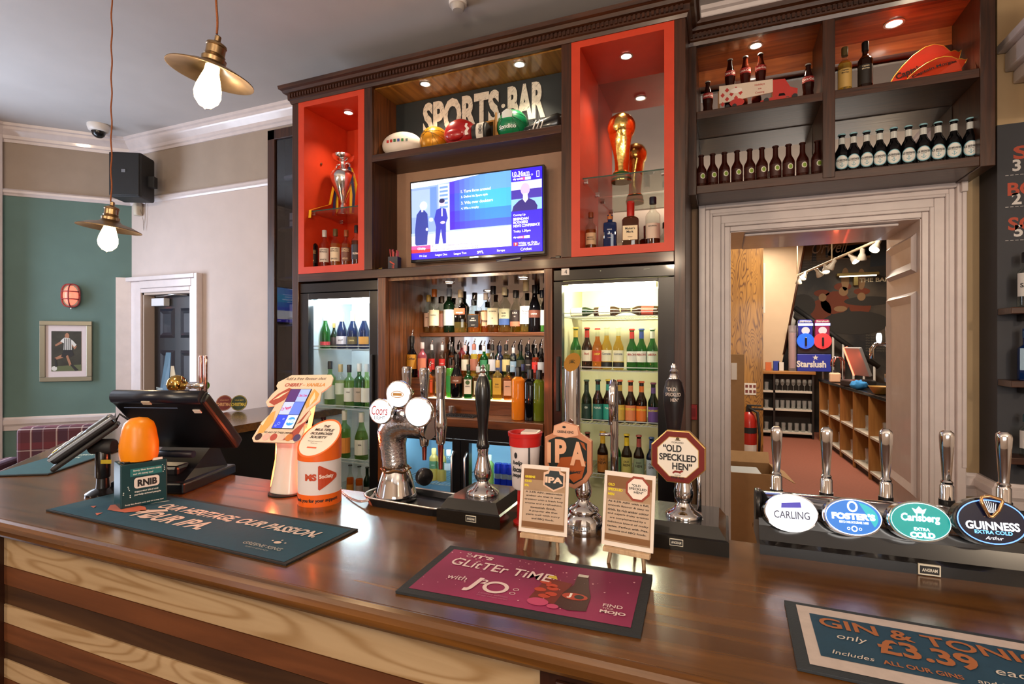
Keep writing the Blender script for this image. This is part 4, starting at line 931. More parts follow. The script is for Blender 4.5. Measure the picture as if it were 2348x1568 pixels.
    lettering(s_, [('Bristol City midfielder Joe Morrell signs', .175 * U, -.85 * V, None, .035 * V, {'al': 'l'}), ('new contract until summer 2022', .175 * U, -.892 * V, None, .035 * V, {'al': 'l'})], E('#4a4a78', .4), M, lift=lay[0] + .0004)
    printed(s_, [Q(*R_(.965, .985, .05, .125))], WT, M, lay[0] + .0004); printed(s_, [Q(*R_(.969, .981, .057, .117))], E('#2a12c4'), M, lay[0] + .0008)
    mk('maker_badge', boxes((-.03, .03, -.003, 0, .006, .014)), STEEL, t, T)
    return t
YT = 2.93
A, B = W(942, 418, YT), W(1249, 378, YT); A2, B2 = W(945, 604, YT), W(1251, 581, YT)
tw, th = B.x - A.x, .5 * ((A.z - A2.z) + (B.z - B2.z))
tv('television', 'wall-mounted flat television showing a sports news studio', ((A.x + B.x) / 2, YT, .5 * (A2.z + B2.z)), 0, tw, th)
tv('television', 'second flat television on the far side wall, seen mirrored in the display case', (XL + .08, .42, 1.85), math.pi / 2, tw, th, 0)
# straw holder, lighter, remote, adapter under the TV
Y = 2.84; p = Vector((XW(905, Y), Y, ZR1)); t = thing('straw_holder', 'dark blue cup of pink striped straws beside the television', 'straw holder', p, .2)
mk('cup', lathe([(.043, 0), (.045, .004), (.045, .085), (.041, .085), (.041, .01), (.001, .009)], 4, 0), pm('#10142e', .4), t, Matrix.Rotation(.8, 4, 'Z'))
printed(t, [[(-.02, .05), (.012, .03), (.014, .038), (-.018, .058)], rect(-.004, .0, .0, .03), rect(.006, .01, .0, .03)], pm('#c8402a', .5), M4((0, -.0335, 0)), .0005)
random.seed(5)
for k in range(16):
    a, b = random.uniform(-.026, .026), random.uniform(-.02, .02)
    mk('straw', tube([(a * .8, b * .8, .02), (a * 1.2, b * 1.1, .125 + random.uniform(-.012, .012))], .0035, 6), pm(random.choice(['#d0685c', '#c04f55', '#dba09a', '#b4596a']), .5), t)
Y = 2.80; p = Vector((XW(873, Y), Y, ZR1)); t = thing('cigarette_lighter', 'small black and gold lighter lying beside the straw holder', 'lighter', p, -.3)
mk('body', boxes((-.03, .03, -.008, .008, 0, .014), bev=.004), BLACK, t); mk('metal_head', boxes((-.012, .02, -.009, .009, .003, .0155), bev=.002), pm('#c9a95a', .3, .8), t)
Y = 2.83; p = Vector((XW(1168, Y), Y, ZR1)); t = thing('remote_control', 'black remote control propped under the television', 'remote', p, .25)
mk('body', boxes((-.075, .075, -.02, .02, 0, .018), bev=.005), BLACK, t, Matrix.Rotation(-.12, 4, 'Y') @ Matrix.Translation((0, 0, .009)))
Y = 2.8; p = Vector((XW(1296, Y), Y, 0)); t = thing('power_adapter', 'small black plug adapter with thin cable on the rail end', 'adapter', (XW(1280, Y), Y, ZR1), 0)
mk('block', boxes((-.014, .014, -.01, .01, 0, .02), bev=.003), BLACK, t); mk('cable', tube([(-.014, 0, .012), (-.04, .0, .012), (-.055, .02, .004), (-.09, .06, .004)], .002, 5), BLACKM, t)
# ================================================================ FRIDGES
def fridge(label, x0, x1, gx0, gx1, ztop, zhead, zg1, zg0, lightcol, lp, shelves, hinge, linercol):
    yf, yb = YC + .012, YW - .05
    t = thing('bottle_fridge', label, 'fridge', ((x0 + x1) / 2, yf, 0)); o0 = Vector(t.location)
    def q(name, me, mat, par=None):
        o = mk(name, me, mat, par or t)
        if par is None: o.location = -o0
        return o
    k = .025
    q('body', boxes((x0, x0 + k, yf + .05, yb, .02, ztop), (x1 - k, x1, yf + .05, yb, .02, ztop), (x0 + k, x1 - k, yf + .05, yb, ztop - k, ztop), (x0 + k, x1 - k, yf + .05, yb, .02, .12), (x0 + k, x1 - k, yb - .02, yb, .12, ztop - k)), BLACKM)
    lin = pm(linercol, .4)
    q('liner', boxes((x0 + k, x0 + k + .012, yf + .06, yb - .02, .12, ztop - k), (x1 - k - .012, x1 - k, yf + .06, yb - .02, .12, ztop - k), (x0 + k, x1 - k, yb - .032, yb - .02, .12, ztop - k), (x0 + k, x1 - k, yf + .06, yb - .02, zg1 + .02, zg1 + .03), (x0 + k, x1 - k, yf + .06, yb - .02, .12, .13)), lin)
    h = q('header', boxes((x0, x1, yf, yf + .05, zhead, ztop), bev=.003), BLACK)
    q('door_frame', boxes((x0, gx0, yf, yf + .05, .12, zhead - .004), (gx1, x1, yf, yf + .05, .12, zhead - .004), (gx0, gx1, yf, yf + .05, zg1, zhead - .004), (gx0, gx1, yf, yf + .05, .12, zg0), bev=.002), BLACK)
    q('glass_door', boxes((gx0, gx1, yf + .02, yf + .026, zg0, zg1)), glass((.95, .98, .98), .9))
    hx = gx0 - .02 if hinge > 0 else gx1 + .03
    q('handle', boxes((hx - .008, hx + .008, yf - .02, yf - .001, 1.2, 1.5), bev=.004), BLACKM)
    lm = q('light_strip', boxes((gx0 + .02, gx1 - .02, yf + .065, yf + .085, zg1 - .03, zg1 + .005), bev=.004), pm(lightcol, .3, emit=lp))
    sh = []
    for z in shelves:
        bs = [(x0 + k + .012, x1 - k - .012, yf + .075, yf + .081, z - .004, z), (x0 + k + .012, x1 - k - .012, yf + .075, yf + .08, z + .016, z + .021), (x0 + k + .012, x1 - k - .012, yb - .05, yb - .044, z - .004, z)]
        nb = 26; w = (x1 - x0 - 2 * k - .03)
        bs += [(x0 + k + .014 + w * i / nb, x0 + k + .017 + w * i / nb, yf + .075, yb - .05, z - .003, z) for i in range(nb + 1)]
        q('wire_shelf', boxes(*bs), pm('#d5dcdf', .3, .3), None)
    return t, yf
# left fridge
zsL = [ZW(775, y, YC + .09) for y in (800, 936, 1056)] ; zsL.append(zsL[-1] - .24)
FLg = (XW(704, YC), XW(844, YC)); FRg = (XW(1287, YC), XW(1508, YC))
fzt = 1.975
fl, yf = fridge('tall glass-door fridge of wine and champagne beside the display case', xb + .006, l1 - .004, FLg[0], FLg[1], fzt, ZW(775, 668, YC), ZW(775, 684, YC), .3, (.80, .93, 1.0), 85, zsL, -1, '#dfeaf0')
zsR = [ZW(1400, y, YC + .09) for y in (724, 850, 972, 1096)]
fr_, yf = fridge('tall glass-door fridge of bottled beers beside the white doorway', l4 + .004, l5 - .004, FRg[0], FRg[1], fzt, ZW(1400, 638, YC), ZW(1400, 648, YC), .3, (1.0, .93, .62), 85, zsR, 1, '#ece6c4')
o = fr_.location
mk('note', boxes((XW(1286, YC) - o.x, XW(1304, YC) - o.x, -.0015, 0, ZW(1295, 630, YC), ZW(1295, 615, YC))), PAPER, fr_)
lettering(fr_, [('4', XW(1296, YC) - o.x, ZW(1295, 622.5, YC), None, .022, {})], INK, M4((0, -.0016, 0)))
lettering(fr_, [('°', XW(1376, YC) - o.x, ZW(1376, 620, YC), None, .006), ('-----', XW(1482, YC) - o.x, ZW(1482, 616, YC), .03, None)], pm('#b9c9b0', .4), M4((0, -.0005, 0)))
def frow(px, yt, yb, zs, Y, desc, **kw):
    h = hpx(px, yt, yb, Y); return bottle(desc, XW(px, Y), Y, zs + .001, h, name=kw.pop('name', 'bottle'), **kw)
Yr = YC + .17
GC = 'bottles in the wine fridge'
frow(746, 720, 800, zsL[0], Yr, 'green sparkling wine bottle with red sash on the fridge top shelf', style='champ', g=G_GREEN, cap='#d9c9c0', lab='#b02a35', lz=(.10, .20), half=1.4, group=GC, name='champagne_bottle', capz=.80)
frow(766, 742, 800, zsL[0], Yr + .06, 'small dark sparkling wine bottle with gold cap, fridge top shelf', style='champ', g=G_DKGREEN, cap='#b08a4a', lab='#3a2a2a', group=GC, name='champagne_bottle')
frow(784, 716, 800, zsL[0], Yr, 'dark blue champagne bottle with pale label and pink foot band', style='champ', g=G_DKBLUE, cap='#d8b48a', lab='#cfc6cf', lz=(.12, .34), txt=[('BRUT', .23, .04)], group=GC, name='champagne_bottle', capz=.74)
frow(809, 714, 800, zsL[0], Yr, 'dark champagne bottle with black and gold label, fridge top shelf', style='champ', g=G_DKBLUE, cap='#e0b48a', lab='#5a4a2a', lz=(.12, .32), txt=[('CAVA', .22, .04)], tc=pm('#e0c890', .5), group=GC, name='champagne_bottle', capz=.74)
frow(835, 713, 800, zsL[0], Yr, 'champagne bottle with orange label beside the fridge door edge', style='champ', g=G_DKBLUE, cap='#e6c39a', lab='#c88a3a', lz=(.12, .32), group=GC, name='champagne_bottle', capz=.74)
wl_ = [(738, 834, G_SAGE, '#16161a', '#e0e4dc', 'white wine bottle with black cap half hidden at the middle shelf edge'), (757, 834, G_SAGE, '#16161a', '#d8dcd2', 'white wine bottle with black cap behind the middle shelf front row'), (781, 837, G_CLEAR, '#b9a57a', '#cfd8cc', 'clear wine bottle with round patterned label and gold cap'),
       (801, 837, G_SAGE, '#20202a', '#e8e8e6', 'pale wine bottle with square white label, middle fridge shelf'), (824, 833, G_GREEN, '#dfe3e6', '#b9a79a', 'bright green wine bottle with grey label and white cap'), (841, 833, G_SAGE, '#cfd8e0', '#e4e2da', 'white wine bottle with pale cap at the door edge, middle shelf')]
for i, (px, yt, g, cap, lb, de) in enumerate(wl_):
    frow(px, yt, 934, zsL[1], Yr + (.05 if i < 2 else 0), de, style='wine', g=g, liq=L_PALE if g is not G_GREEN else None, lvl=.62, cap=cap, lab=lb, lz=(.14, .46) if i != 2 else (.30, .56), txt=[('WINE', .36, .025)] if i in (3, 4) else (), group=GC, name='wine_bottle')
for px, yt, g, cap, lb, de, tx in ((790, 944, G_SAGE, '#ded8ce', '#e08a3a', 'wine bottle with orange wavy label on the third fridge shelf', ''), (829, 945, G_SAGE, '#ded8ce', '#dcd9cf', 'wine bottle with white label and green line on third fridge shelf', 'Isla'), (742, 948, G_DKGREEN, '#4a1418', '#3a3a3a', 'dark wine bottle with red cap behind the charity tin', '')):
    frow(px, yt, 1053, zsL[2], Yr, de, style='champ' if px > 800 else 'wine', g=g, liq=L_PALE if g is G_SAGE else None, lvl=.6, cap=cap, lab=lb, lz=(.12, .44), half=1.4, txt=[(tx, .34, .04)] if tx else (), group=GC, name='wine_bottle', capz=.8)
for px, g, lb, de in ((803, G_CLEAR, '#c0842a', 'small orange mixer bottle on the lowest visible shelf of the wine fridge'), (824, G_CLEAR, '#b9a8a0', 'small pink mixer bottle with round label in the wine fridge'), (842, G_DKGREEN, '#8a8a86', 'small dark mixer bottle at the wine fridge door edge')):
    frow(px, 1062, 1128, zsL[3], Yr, de, style='beer', g=g, liq=L_ORANGE if px < 830 else None, lvl=.55, cap='#2a2a2a', lab=lb, lz=(.1, .34), group=GC, name='mixer_bottle')
# right fridge
GB_ = 'bottles in the beer fridge'
lying = [(1338, 706, G_DKGREEN, '#d8d4c0', 'beer bottle lying on its side at the top shelf back, white label'), (1402, 707, G_BROWN, '#e0dcc8', 'brown beer bottle lying on the top fridge shelf in the middle'), (1470, 705, G_BROWN, '#8a2a22', 'brown beer bottle lying on the top fridge shelf near the door handle side')]
for px, yy, g, lb, de in lying:
    Y = Yr + .08; o = bottle(de, XW(px, Y), Y, zsR[0], .22, 'beer', g, None, cap='#c8b060', lab=lb, group=GB_, name='beer_bottle')
    r = STY['beer'][2] * .22; o.rotation_euler = (0, math.radians(88 if px < 1450 else -88), 0); o.location.z = zsR[0] + r + .002; o.location.x += -.1 if px < 1450 else .1
beers = [(1320, 752, G_GREEN, '#c9a84a', '#7a8a3a', '', 'green beer bottle with gold foil neck at the fridge wall'), (1346, 752, G_BROWN, '#a8251c', '#e6dccb', 'Bud', 'dark beer bottle with red cap and white label, second shelf'), (1370, 753, G_CLEAR, '#c9302a', '#c83a22', 'DESP', 'amber beer bottle with red and yellow label'), (1391, 750, G_CLEAR, '#d9c99a', '#e8e0c8', 'Corona', 'clear golden beer bottle with cream label beside the red-labelled one'),
         (1418, 750, G_CLEAR, '#d9c99a', '#e8e0c8', 'Corona', 'clear golden beer bottle with cream label, beside the green bottles'), (1449, 753, G_GREEN, '#c4302e', '#e6e4dc', 'PERONI', 'green beer bottle with red neck band'), (1471, 752, G_GREEN, '#2f4a9a', '#e6e4dc', 'PERONI', 'green beer bottle with blue neck band'), (1496, 751, G_GREEN, '#e8e8e0', '#dfe6da', 'LIBERA', 'green beer bottle with white neck band by the door frame')]
for i, (px, yt, g, cap, lb, tx, de) in enumerate(beers):
    cor = tx == 'Corona'; 
    frow(px, yt, 848, zsR[1], Yr, de, style='beer', g=g, liq=L_GOLD if cor else (L_AMB if tx == 'DESP' else None), lvl=.80, cap=cap, lab=lb, lz=(.20, .46), half=1.2, txt=[(tx, .38, .05)] if tx else (), tc=pm('#1c2a5a' if i in (3, 4) else ('#f2d44a' if tx == 'DESP' else '#a8251c'), .5), group=GB_, name='beer_bottle', band=(.76, .93, cap) if i > 4 or i < 2 else ((.05, .18, '#16161c') if cor else None))
r3 = [(1345, 876, G_DKGREEN, '#3a5a48', '#1d3a34', '00', 'near-black beer bottle with dark star label, third shelf'), (1371, 874, G_BROWN, '#2a4a48', '#2f7f78', 'PUNK', 'brown beer bottle with dark teal label'), (1395, 872, G_BROWN, '#e0c23a', '#2fa89a', 'PALE', 'brown beer bottle with bright turquoise label'), (1421, 872, G_BROWN, '#e0663a', '#d4ac4a', 'BROTHERS', 'cider bottle with yellow label partly behind the tap spout'),
      (1446, 872, G_BROWN, '#e0663a', '#e88a5a', 'BROTHERS', 'cider bottle with pink strawberry label'), (1471, 872, G_BROWN, '#e0663a', '#e8762a', 'BROTHERS', 'cider bottle with orange label'), (1498, 874, G_DKGREEN, '#8a3a6a', '#6a4a9a', 'BROTHERS', 'cider bottle with purple berry label by the door frame')]
for px, yt, g, cap, lb, tx, de in r3: frow(px, yt, 969, zsR[2], Yr, de, style='beer', g=g, cap=cap, lab=lb, lz=(.06, .42), half=1.2, txt=[(tx, .33, .05)], tc=pm('#f4e04a' if 'BRO' in tx else '#e8f0ea', .5), group=GB_, name='cider_bottle' if 'BRO' in tx else 'beer_bottle', band=(.74, .88, lb))
r4 = [(1382, 995, G_BROWN, '#e0b030', '#a86a2a', 'NEW', 'brown ale bottle with oval blue star label, lowest visible shelf'), (1412, 998, G_GREEN, '#4a7a4a', '#4a7a5a', '', 'green bottle behind the tap spout, lowest visible shelf'), (1437, 996, G_BROWN, '#e6c62a', '#b9b060', 'HEN', 'golden ale bottle with yellow neck and round label'), (1465, 996, G_BROWN, '#a84a44', '#8a9a80', 'HEN', 'ale bottle with red neck and grey-green round label'), (1494, 998, G_DKBLUE, '#3a5a9a', '#b9c9dd', 'SPK', 'blue labelled ale bottle half behind the octagonal pump sign'), (1347, 1000, G_DKGREEN, '#7a2a2a', '#5a2a2a', '', 'dark ale bottle behind the amber pump sign')]
for px, yt, g, cap, lb, tx, de in r4: frow(px, yt, 1092, zsR[3], Yr, de, style='beer', g=g, cap=cap, lab=lb, lz=(.06, .46), half=1.2, txt=[('OLD', .36, .045), (tx, .28, .06)] if tx else (), tc=pm('#2a1a10', .5), group=GB_, name='ale_bottle', band=(.72, .92, cap))
# undercounter fridge
u_ = thing('undercounter_fridge', 'black two-door glass fridge of soft drinks under the back counter', 'fridge', ((l2 + l3) / 2, YC, 0)); uo = Vector(u_.location)
def uq(name, me, mat):
    o = mk(name, me, mat, u_); o.location = -uo; return o
ul, um0, um1, ur = l2 + .01, XW(1035, YC), XW(1073, YC), l3 - .01; uz1 = .985
uq('body', boxes((ul, ul + .02, YC + .06, YM - .02, .05, 1.07), (ur - .02, ur, YC + .06, YM - .02, .05, 1.07), (ul + .02, ur - .02, YC + .06, YM - .02, 1.04, 1.07), (ul + .02, ur - .02, YC + .06, YM - .02, .05, .1), (ul + .02, ur - .02, YM - .04, YM - .02, .1, 1.04)), BLACKM)
uq('liner', boxes((ul + .02, ul + .03, YC + .06, YM - .04, .1, 1.04), (ur - .03, ur - .02, YC + .06, YM - .04, .1, 1.04), (ul + .03, ur - .03, YM - .05, YM - .04, .1, 1.04)), pm('#8fb6cc', .4))
uq('header', boxes((ul, ur, YC + .005, YC + .06, uz1 + .02, 1.075), bev=.003), BLACK)
mid = (um0 + um1) / 2
for a, b, c0, c1 in ((ul, mid - .002, ul + .05, um0), (mid + .002, ur, um1, ur - .05)):
    d_ = uq('door', boxes((a, c0, YC + .01, YC + .055, .1, uz1 + .018), (c1, b, YC + .01, YC + .055, .1, uz1 + .018), (c0, c1, YC + .01, YC + .055, uz1, uz1 + .018), (c0, c1, YC + .01, YC + .055, .1, .2), bev=.002), BLACK)
    mk('pane', boxes((c0, c1, YC + .03, YC + .035, .2, uz1)), glass((.9, .97, 1), .9), d_)
    hx = c1 + .012 if c1 < mid else c0 - .012
    mk('handle', tube([(hx, YC + .008, .93), (hx, YC - .02, .9), (hx, YC - .02, .6), (hx, YC + .008, .57)], .007, 8), STEEL, d_)
usz = [.70, .42]
for z in usz:
    uq('wire_shelf', boxes(*([(ul + .03, ur - .03, YC + .08, YC + .086, z - .004, z), (ul + .03, ur - .03, YM - .07, YM - .064, z - .004, z)] + [(ul + .03 + (ur - ul - .06) * i / 40, ul + .033 + (ur - ul - .06) * i / 40, YC + .08, YM - .065, z - .003, z) for i in range(41)])), pm('#b9c6cc', .3, .5))
uq('light_strip', boxes((ul + .06, ur - .06, YC + .075, YC + .09, 1.0, 1.02)), pm((.75, .92, 1), .3, emit=40))
GU = 'drinks in the undercounter fridge'
def udr(px, yy, z, desc, h, **kw):
    Y = YC + .16; return bottle(desc, XW(px, Y), Y, z + .001, h, group=GU, **kw)
udr(995, 0, usz[0], 'yellow juice bottle with green label, farther from the pump handle', .20, style='plastic', g=glass((.95, .75, .25), .8, body=.75), cap='#e8d080', lab='#5a8a6a', lz=(.38, .62), txt=[('juice', .5, .05)], tc=WHITE, name='juice_bottle')
udr(1013, 0, usz[0], 'yellow juice bottle with green label, nearer the pump handle', .20, style='plastic', g=glass((.95, .75, .25), .8, body=.75), cap='#e8d080', lab='#5a8a6a', lz=(.38, .62), txt=[('juice', .5, .05)], tc=WHITE, name='juice_bottle')
udr(1029, 0, usz[0], 'clear water bottle with pale label beside the juice bottles', .20, style='plastic', g=G_CLEAR, cap='#e8eef0', lab='#d8e4ea', lz=(.38, .6), name='water_bottle')
udr(1122, 0, usz[0], 'lime green drink bottle behind the pump handle', .19, style='plastic', g=glass((.6, .85, .3), .8, body=.6), cap='#e0e8d0', lab='#a8c860', name='juice_bottle')
CANB = pm('#1b2fa8', .25, .6)
for i, (px, de) in enumerate(((1143, 'blue and silver energy drink can, first of the three by the collection cup'), (1157, 'blue and silver energy drink can, middle of the three'), (1171, 'blue and silver energy drink can behind the red-lidded cup'))):
    Y = YC + .15; t = thing('drink_can', de, 'can', (XW(px, Y), Y, usz[0] + .001), 0, 'energy drink cans')
    mk('body', lathe([(.02, 0), (.0265, .006), (.0265, .135), (.022, .145), (.022, .148), (.02, .148)], 20), CANB, t)
    mk('band', lathe([(.0268, .06), (.0268, .09)], 20, 0, False), pm('#c0c6d6', .25, .8), t)
k = 0
for row, Y in enumerate((YC + .13, YC + .2)):
    for px in (955, 972, 989, 1006, 1023, 1090, 1108, 1126, 1144):
        g = G_BROWN if row else (G_GREEN if px in (1006, 1023) else G_DKBLUE)
        bottle('small mixer bottle on the lower wire shelf, %s row, %s from the tap column' % (('front', 'back')[row], ORD[k % 9]), XW(px + row * 6, Y), Y, usz[1] + .001, .175, 'beer', g, cap='#c9c23a' if px in (1006, 1023) else '#5a6a7a', lab='#9ab0b8', group='mixer bottles under the counter', name='mixer_bottle'); k += 1
# ================================================================ SPIRITS
GS = 'spirits on the whisky shelf'
top = [(983, 677, 'spirit', G_CLEAR, L_GOLD, .3, '#b89a4a', '#c9a890', [('MALT', .4, .03)], 'whisky bottle half hidden at the shelf start, pink-brown label'), (996, 664, 'spirit', G_CLEAR, L_AMB, .5, '#c9722a', '#e8dcb4', [('CARDHU', .40, .025)], 'single malt bottle with cream label and orange capsule'), (1014, 680, 'spirit', G_CLEAR, L_AMB, .6, '#3a2a1c', '#7a4a3a', [], 'dark-capped whisky bottle behind the cream-labelled malt'),
       (1030, 663, 'spirit', G_DKGREEN, None, .6, '#8a98a6', '#b9bcb4', [('FIDD', .46, .04)], 'dark green whisky bottle with grey shield label'), (1056, 666, 'square', G_CLEAR, L_GOLD, .24, '#d8c49a', '#c8481e', [('WALKER', .46, .03)], 'square whisky bottle with slanting red label'), (1087, 676, 'square', G_CLEAR, L_AMB, .55, '#0c0c0c', '#0e0d0c', [('JACK', .42, .04), ("DANIEL'S", .36, .035), ('WHISKEY', .22, .02)], 'square whiskey bottle with black label and pourer'),
       (1114, 673, 'spirit', G_CLEAR, L_AMB, .55, '#e0d8d0', '#d8b08a', [('roses', .28, .05)], 'bourbon bottle with white cap and rose label'), (1131, 658, 'spirit', G_CLEAR, L_AMB, .3, '#14141a', '#eadfb8', [('BOWMORE', .45, .025), ('15', .3, .03)], 'malt bottle with tall cream label and black cap'), (1157, 661, 'spirit', G_CLEAR, L_GOLD, .26, '#d8d0a8', '#cfcfa6', [('GLEN', .42, .03), ('LIVET', .36, .03)], 'malt bottle with yellow and blue label'),
       (1182, 668, 'liqueur', G_CLEAR, L_PALE, .3, '#2a2a2a', '#2a1c1a', [('JURA', .45, .05), ('10', .37, .03)], 'waisted malt bottle with black and red label'), (1206, 650, 'spirit', G_CLEAR, L_GOLD, .25, '#e6dca8', '#f0efe4', [('Famous', .42, .03), ('Whisky', .36, .03)], 'tall whisky bottle with large white label'), (1226, 656, 'champ', G_BLACK, None, .3, '#0c0c0c', '#6a3a2a', [('CREAM', .38, .03)], 'black cream liqueur bottle with oval picture label at the shelf end'), (1243, 668, 'spirit', G_CLEAR, L_LIME, .3, '#101a2a', '#d8e0d0', [], 'clear bottle with green label touching the shelf end post')]
for i, (px, yt, st, g, lq, lv, cap, lb, tx, de) in enumerate(top):
    Y = 3.205 if i in (0, 2, 6, 12) else 3.18; h = hpx(px, yt, 764, Y) * (.86 if i == 5 else 1)
    o = bottle(de, XW(px, Y), Y, S1Z, h, st, g, lq, lv, cap, 0, lb, (.10, .30) if i == 3 and False else ((.16, .52) if i not in (4, 11) else ((.42, .56) if i == 4 else (.30, .46))), 1.15, tx, pm('#e8e0d0', .5) if i in (3, 4, 5, 9, 11) else INK, GS, pour=(i == 5), name='spirit_bottle', r=(.042 if st == 'square' else None))
    if i == 8: mk('lower_label', patch(STY['spirit'][2] * h * 1.008, .16 * h, .3 * h, 1.15), pm('#4a6aa8', .5), o)
    if i == 9: mk('lower_label', patch(STY['liqueur'][2] * h * 1.008, .14 * h, .25 * h, 1.15), pm('#c87a5a', .5), o)
GT = 'bottles on the back step'
back = [(945, 768, 862, 'liqueur', G_BLACK, None, '#101010', '#c8902a', 'dark coffee liqueur bottle with yellow label and pourer at the step end', True), (968, 782, 862, 'spirit', glass((.75, .2, .25), .8, body=.6), None, '#c9b8b4', '#e08a6a', 'pink strawberry cream liqueur bottle with grey cap', False),
        (990, 802, 866, 'tall', G_CLEAR, L_WATER, '#c9c9c9', '#c8302a', 'clear vodka bottle with red label and pourer, nearest the pink bottle', True), (1014, 802, 866, 'tall', G_CLEAR, L_WATER, '#c9c9c9', '#c8302a', 'clear vodka bottle with red label and pourer, farther from the pink bottle', True), (1036, 805, 866, 'spirit', G_BROWN, L_DARK, '#101010', '#5a3a2a', 'dark rum bottle with black pourer on the back step', True),
        (1067, 803, 867, 'spirit', G_CLEAR, L_AMB, '#caa', '#e0d6c0', 'brandy bottle with white square label and pourer', True), (1087, 800, 867, 'spirit', G_CLEAR, L_GOLD, '#a86a5a', '#b0705a', 'gold spirit bottle with rose label and pourer', True), (1110, 803, 867, 'spirit', G_GREEN, None, '#cfcfcf', '#3a8a5a', 'green gin bottle with silver pourer behind the tequila', True),
        (1129, 800, 867, 'spirit', G_CLEAR, L_WATER, '#1a1a1a', '#cfd0d6', 'clear gin bottle with black collar and grey label', True), (1146, 803, 868, 'spirit', G_DKBLUE, None, '#15203a', '#2a3a6a', 'dark blue gin bottle with pourer', True), (1161, 800, 868, 'spirit', G_CLEAR, L_PALE, '#101010', '#d6c68a', 'pale spirit bottle with straw coloured label', True), (1177, 806, 868, 'tall', G_CLEAR, L_WATER, '#c9c9c9', '#8fb0c8', 'clear vodka bottle with light blue label', True),
        (1194, 800, 868, 'liqueur', G_DKGREEN, None, '#0e0e0e', '#3a3a2a', 'black liqueur bottle with tall dark pourer collar', True), (1212, 798, 868, 'tall', G_BLACK, None, '#0c0c0c', '#1c1c1c', 'slim black bottle with tall pourer beside the red-labelled vodka', True), (1228, 806, 868, 'spirit', G_CLEAR, L_RED, '#111', '#d0342c', 'red spirit bottle with red label near the end post', True), (1241, 806, 868, 'spirit', G_CLEAR, L_WATER, '#111', '#b9c0c6', 'clear spirit bottle against the end post, back step', True)]
for i, (px, yt, yb, st, g, lq, cap, lb, de, pr_) in enumerate(back):
    Y = 3.17 if i > 1 else 3.005; h = min(.30, hpx(px, yt, yb, Y) * (1.12 if i > 1 else 1))
    bottle(de, XW(px, Y), Y, T2Z + .0005, h, st, g, lq, .7, cap, 0, lb, (.2, .55), 1.1, [('VODKA', .4, .03)] if 'vodka' in de else ([('Coffee', .45, .05)] if i == 0 else ()), WHITE if 'vodka' in de else INK, GT, pour=pr_, name='spirit_bottle')
front = [(986, 846, 'square', G_CLEAR, L_ORANGE, '#b02a20', '#d8501e', [('APERITIVO', .5, .03)], 'square orange aperitif bottle at the front step end'), (1006, 852, 'liqueur', G_CLEAR, L_DARK, '#2a1a10', '#b8a05a', [('X.O.', .3, .05)], 'dark rounded liqueur bottle with gold label, front step'), (1033, 826, 'tall', G_CLEAR, L_LIME, '#101010', '#2a9a4a', [], 'bright green melon liqueur bottle, front step'),
         (1047, 816, 'champ', G_BLACK, None, '#0c0c0c', '#7a4a34', [('CREAM', .4, .03)], 'black cream liqueur bottle with oval label, front step'), (1074, 838, 'square', G_GREEN, None, '#101010', '#dcd8cc', [('HERBAL', .36, .03)], 'square green herbal liqueur bottle with white label and round emblem'), (1096, 842, 'spirit', G_CLEAR, L_PALE, '#c9c9c9', '#d8d8c0', [], 'pale spirit bottle just behind the black pump handle'), (1118, 836, 'liqueur', G_GREEN, None, '#3a6a3a', '#7ab04a', [], 'round green bottle beside the black pump handle'),
         (1141, 826, 'square', G_CLEAR, L_GOLD, '#c9a86a', '#c8a030', [('Jose', .4, .05), ('TEQUILA', .33, .025)], 'square gold tequila bottle with yellow label'), (1165, 836, 'square', G_CLEAR, L_AMB, '#101010', '#d8a88a', [('AMARO', .4, .03)], 'square amber almond liqueur bottle with peach label'), (1199, 832, 'tall', G_CLEAR, L_WATER, '#1a2a5a', '#1f2f7a', [('BLUE', .4, .04)], 'clear bottle with blue label behind the bottled juices'), (1228, 832, 'tall', G_CLEAR, L_WATER, '#c02a2a', '#c8302c', [], 'clear bottle with red band behind the bottled juices')]
for i, (px, yt, st, g, lq, cap, lb, tx, de) in enumerate(front):
    Y = 3.01; h = hpx(px, yt, 916, Y)
    o = bottle(de, XW(px, Y), Y, T1Z + .0035, h, st, g, lq, .75, cap, 0, lb, (.14, .56) if i not in (3,) else (.34, .5), 1.1, tx, INK if i not in (3, 9) else WHITE, 'bottles on the front step', name='spirit_bottle', pour=i in (0, 5, 7))
    if i == 4: printed(o, [ell(0, .66 * h * .72, .014)], pm('#3a5a30', .5), M4((0, -STY['square'][2] * h * 1.015, .0)), .0015)
for px, yt, g, de in ((1188, 842, glass((.95, .38, .03), .8, body=.9), 'orange bottle of fruit juice with black cap on the back counter'), (1216, 846, G_BLACK, 'black bottle of blackcurrant cordial on the back counter'), (1241, 846, glass((.28, .36, .03), .9, body=.7), 'olive green bottle of lime cordial by the end post')):
    Y = 2.84; bottle(de, XW(px, Y) - (.012 if px == 1241 else 0), Y, BCZ, hpx(px, yt, 963, Y), 'juice', g, None, .6, '#0c0c0c', 0, None, group='cordial bottles', name='cordial_bottle', capz=.80)
Y = 2.90; t = thing('spirit_measure', 'small steel spirit measure on the back counter by the drip mat', 'measure', (XW(1035, Y), Y, BCZ)); mk('cup', lathe([(.016, 0), (.017, .002), (.02, .05), (.018, .05), (.015, .006), (.001, .005)], 18), STEEL, t)
t = thing('drip_mat', 'black rubber drip mat with raised studs on the back counter', 'mat', (XW(1055, 2.83), 2.83, BCZ)); mk('sheet', boxes((-.11, .11, -.045, .045, 0, .004), bev=.001), BLACKM, t)
mk('stud_pattern', boxes(*[(-.105 + .0145 * i, -.097 + .0145 * i, -.04 + .0135 * j, -.033 + .0135 * j, .004, .010) for i in range(15) for j in range(7)]), pm('#16161a', .35), t)
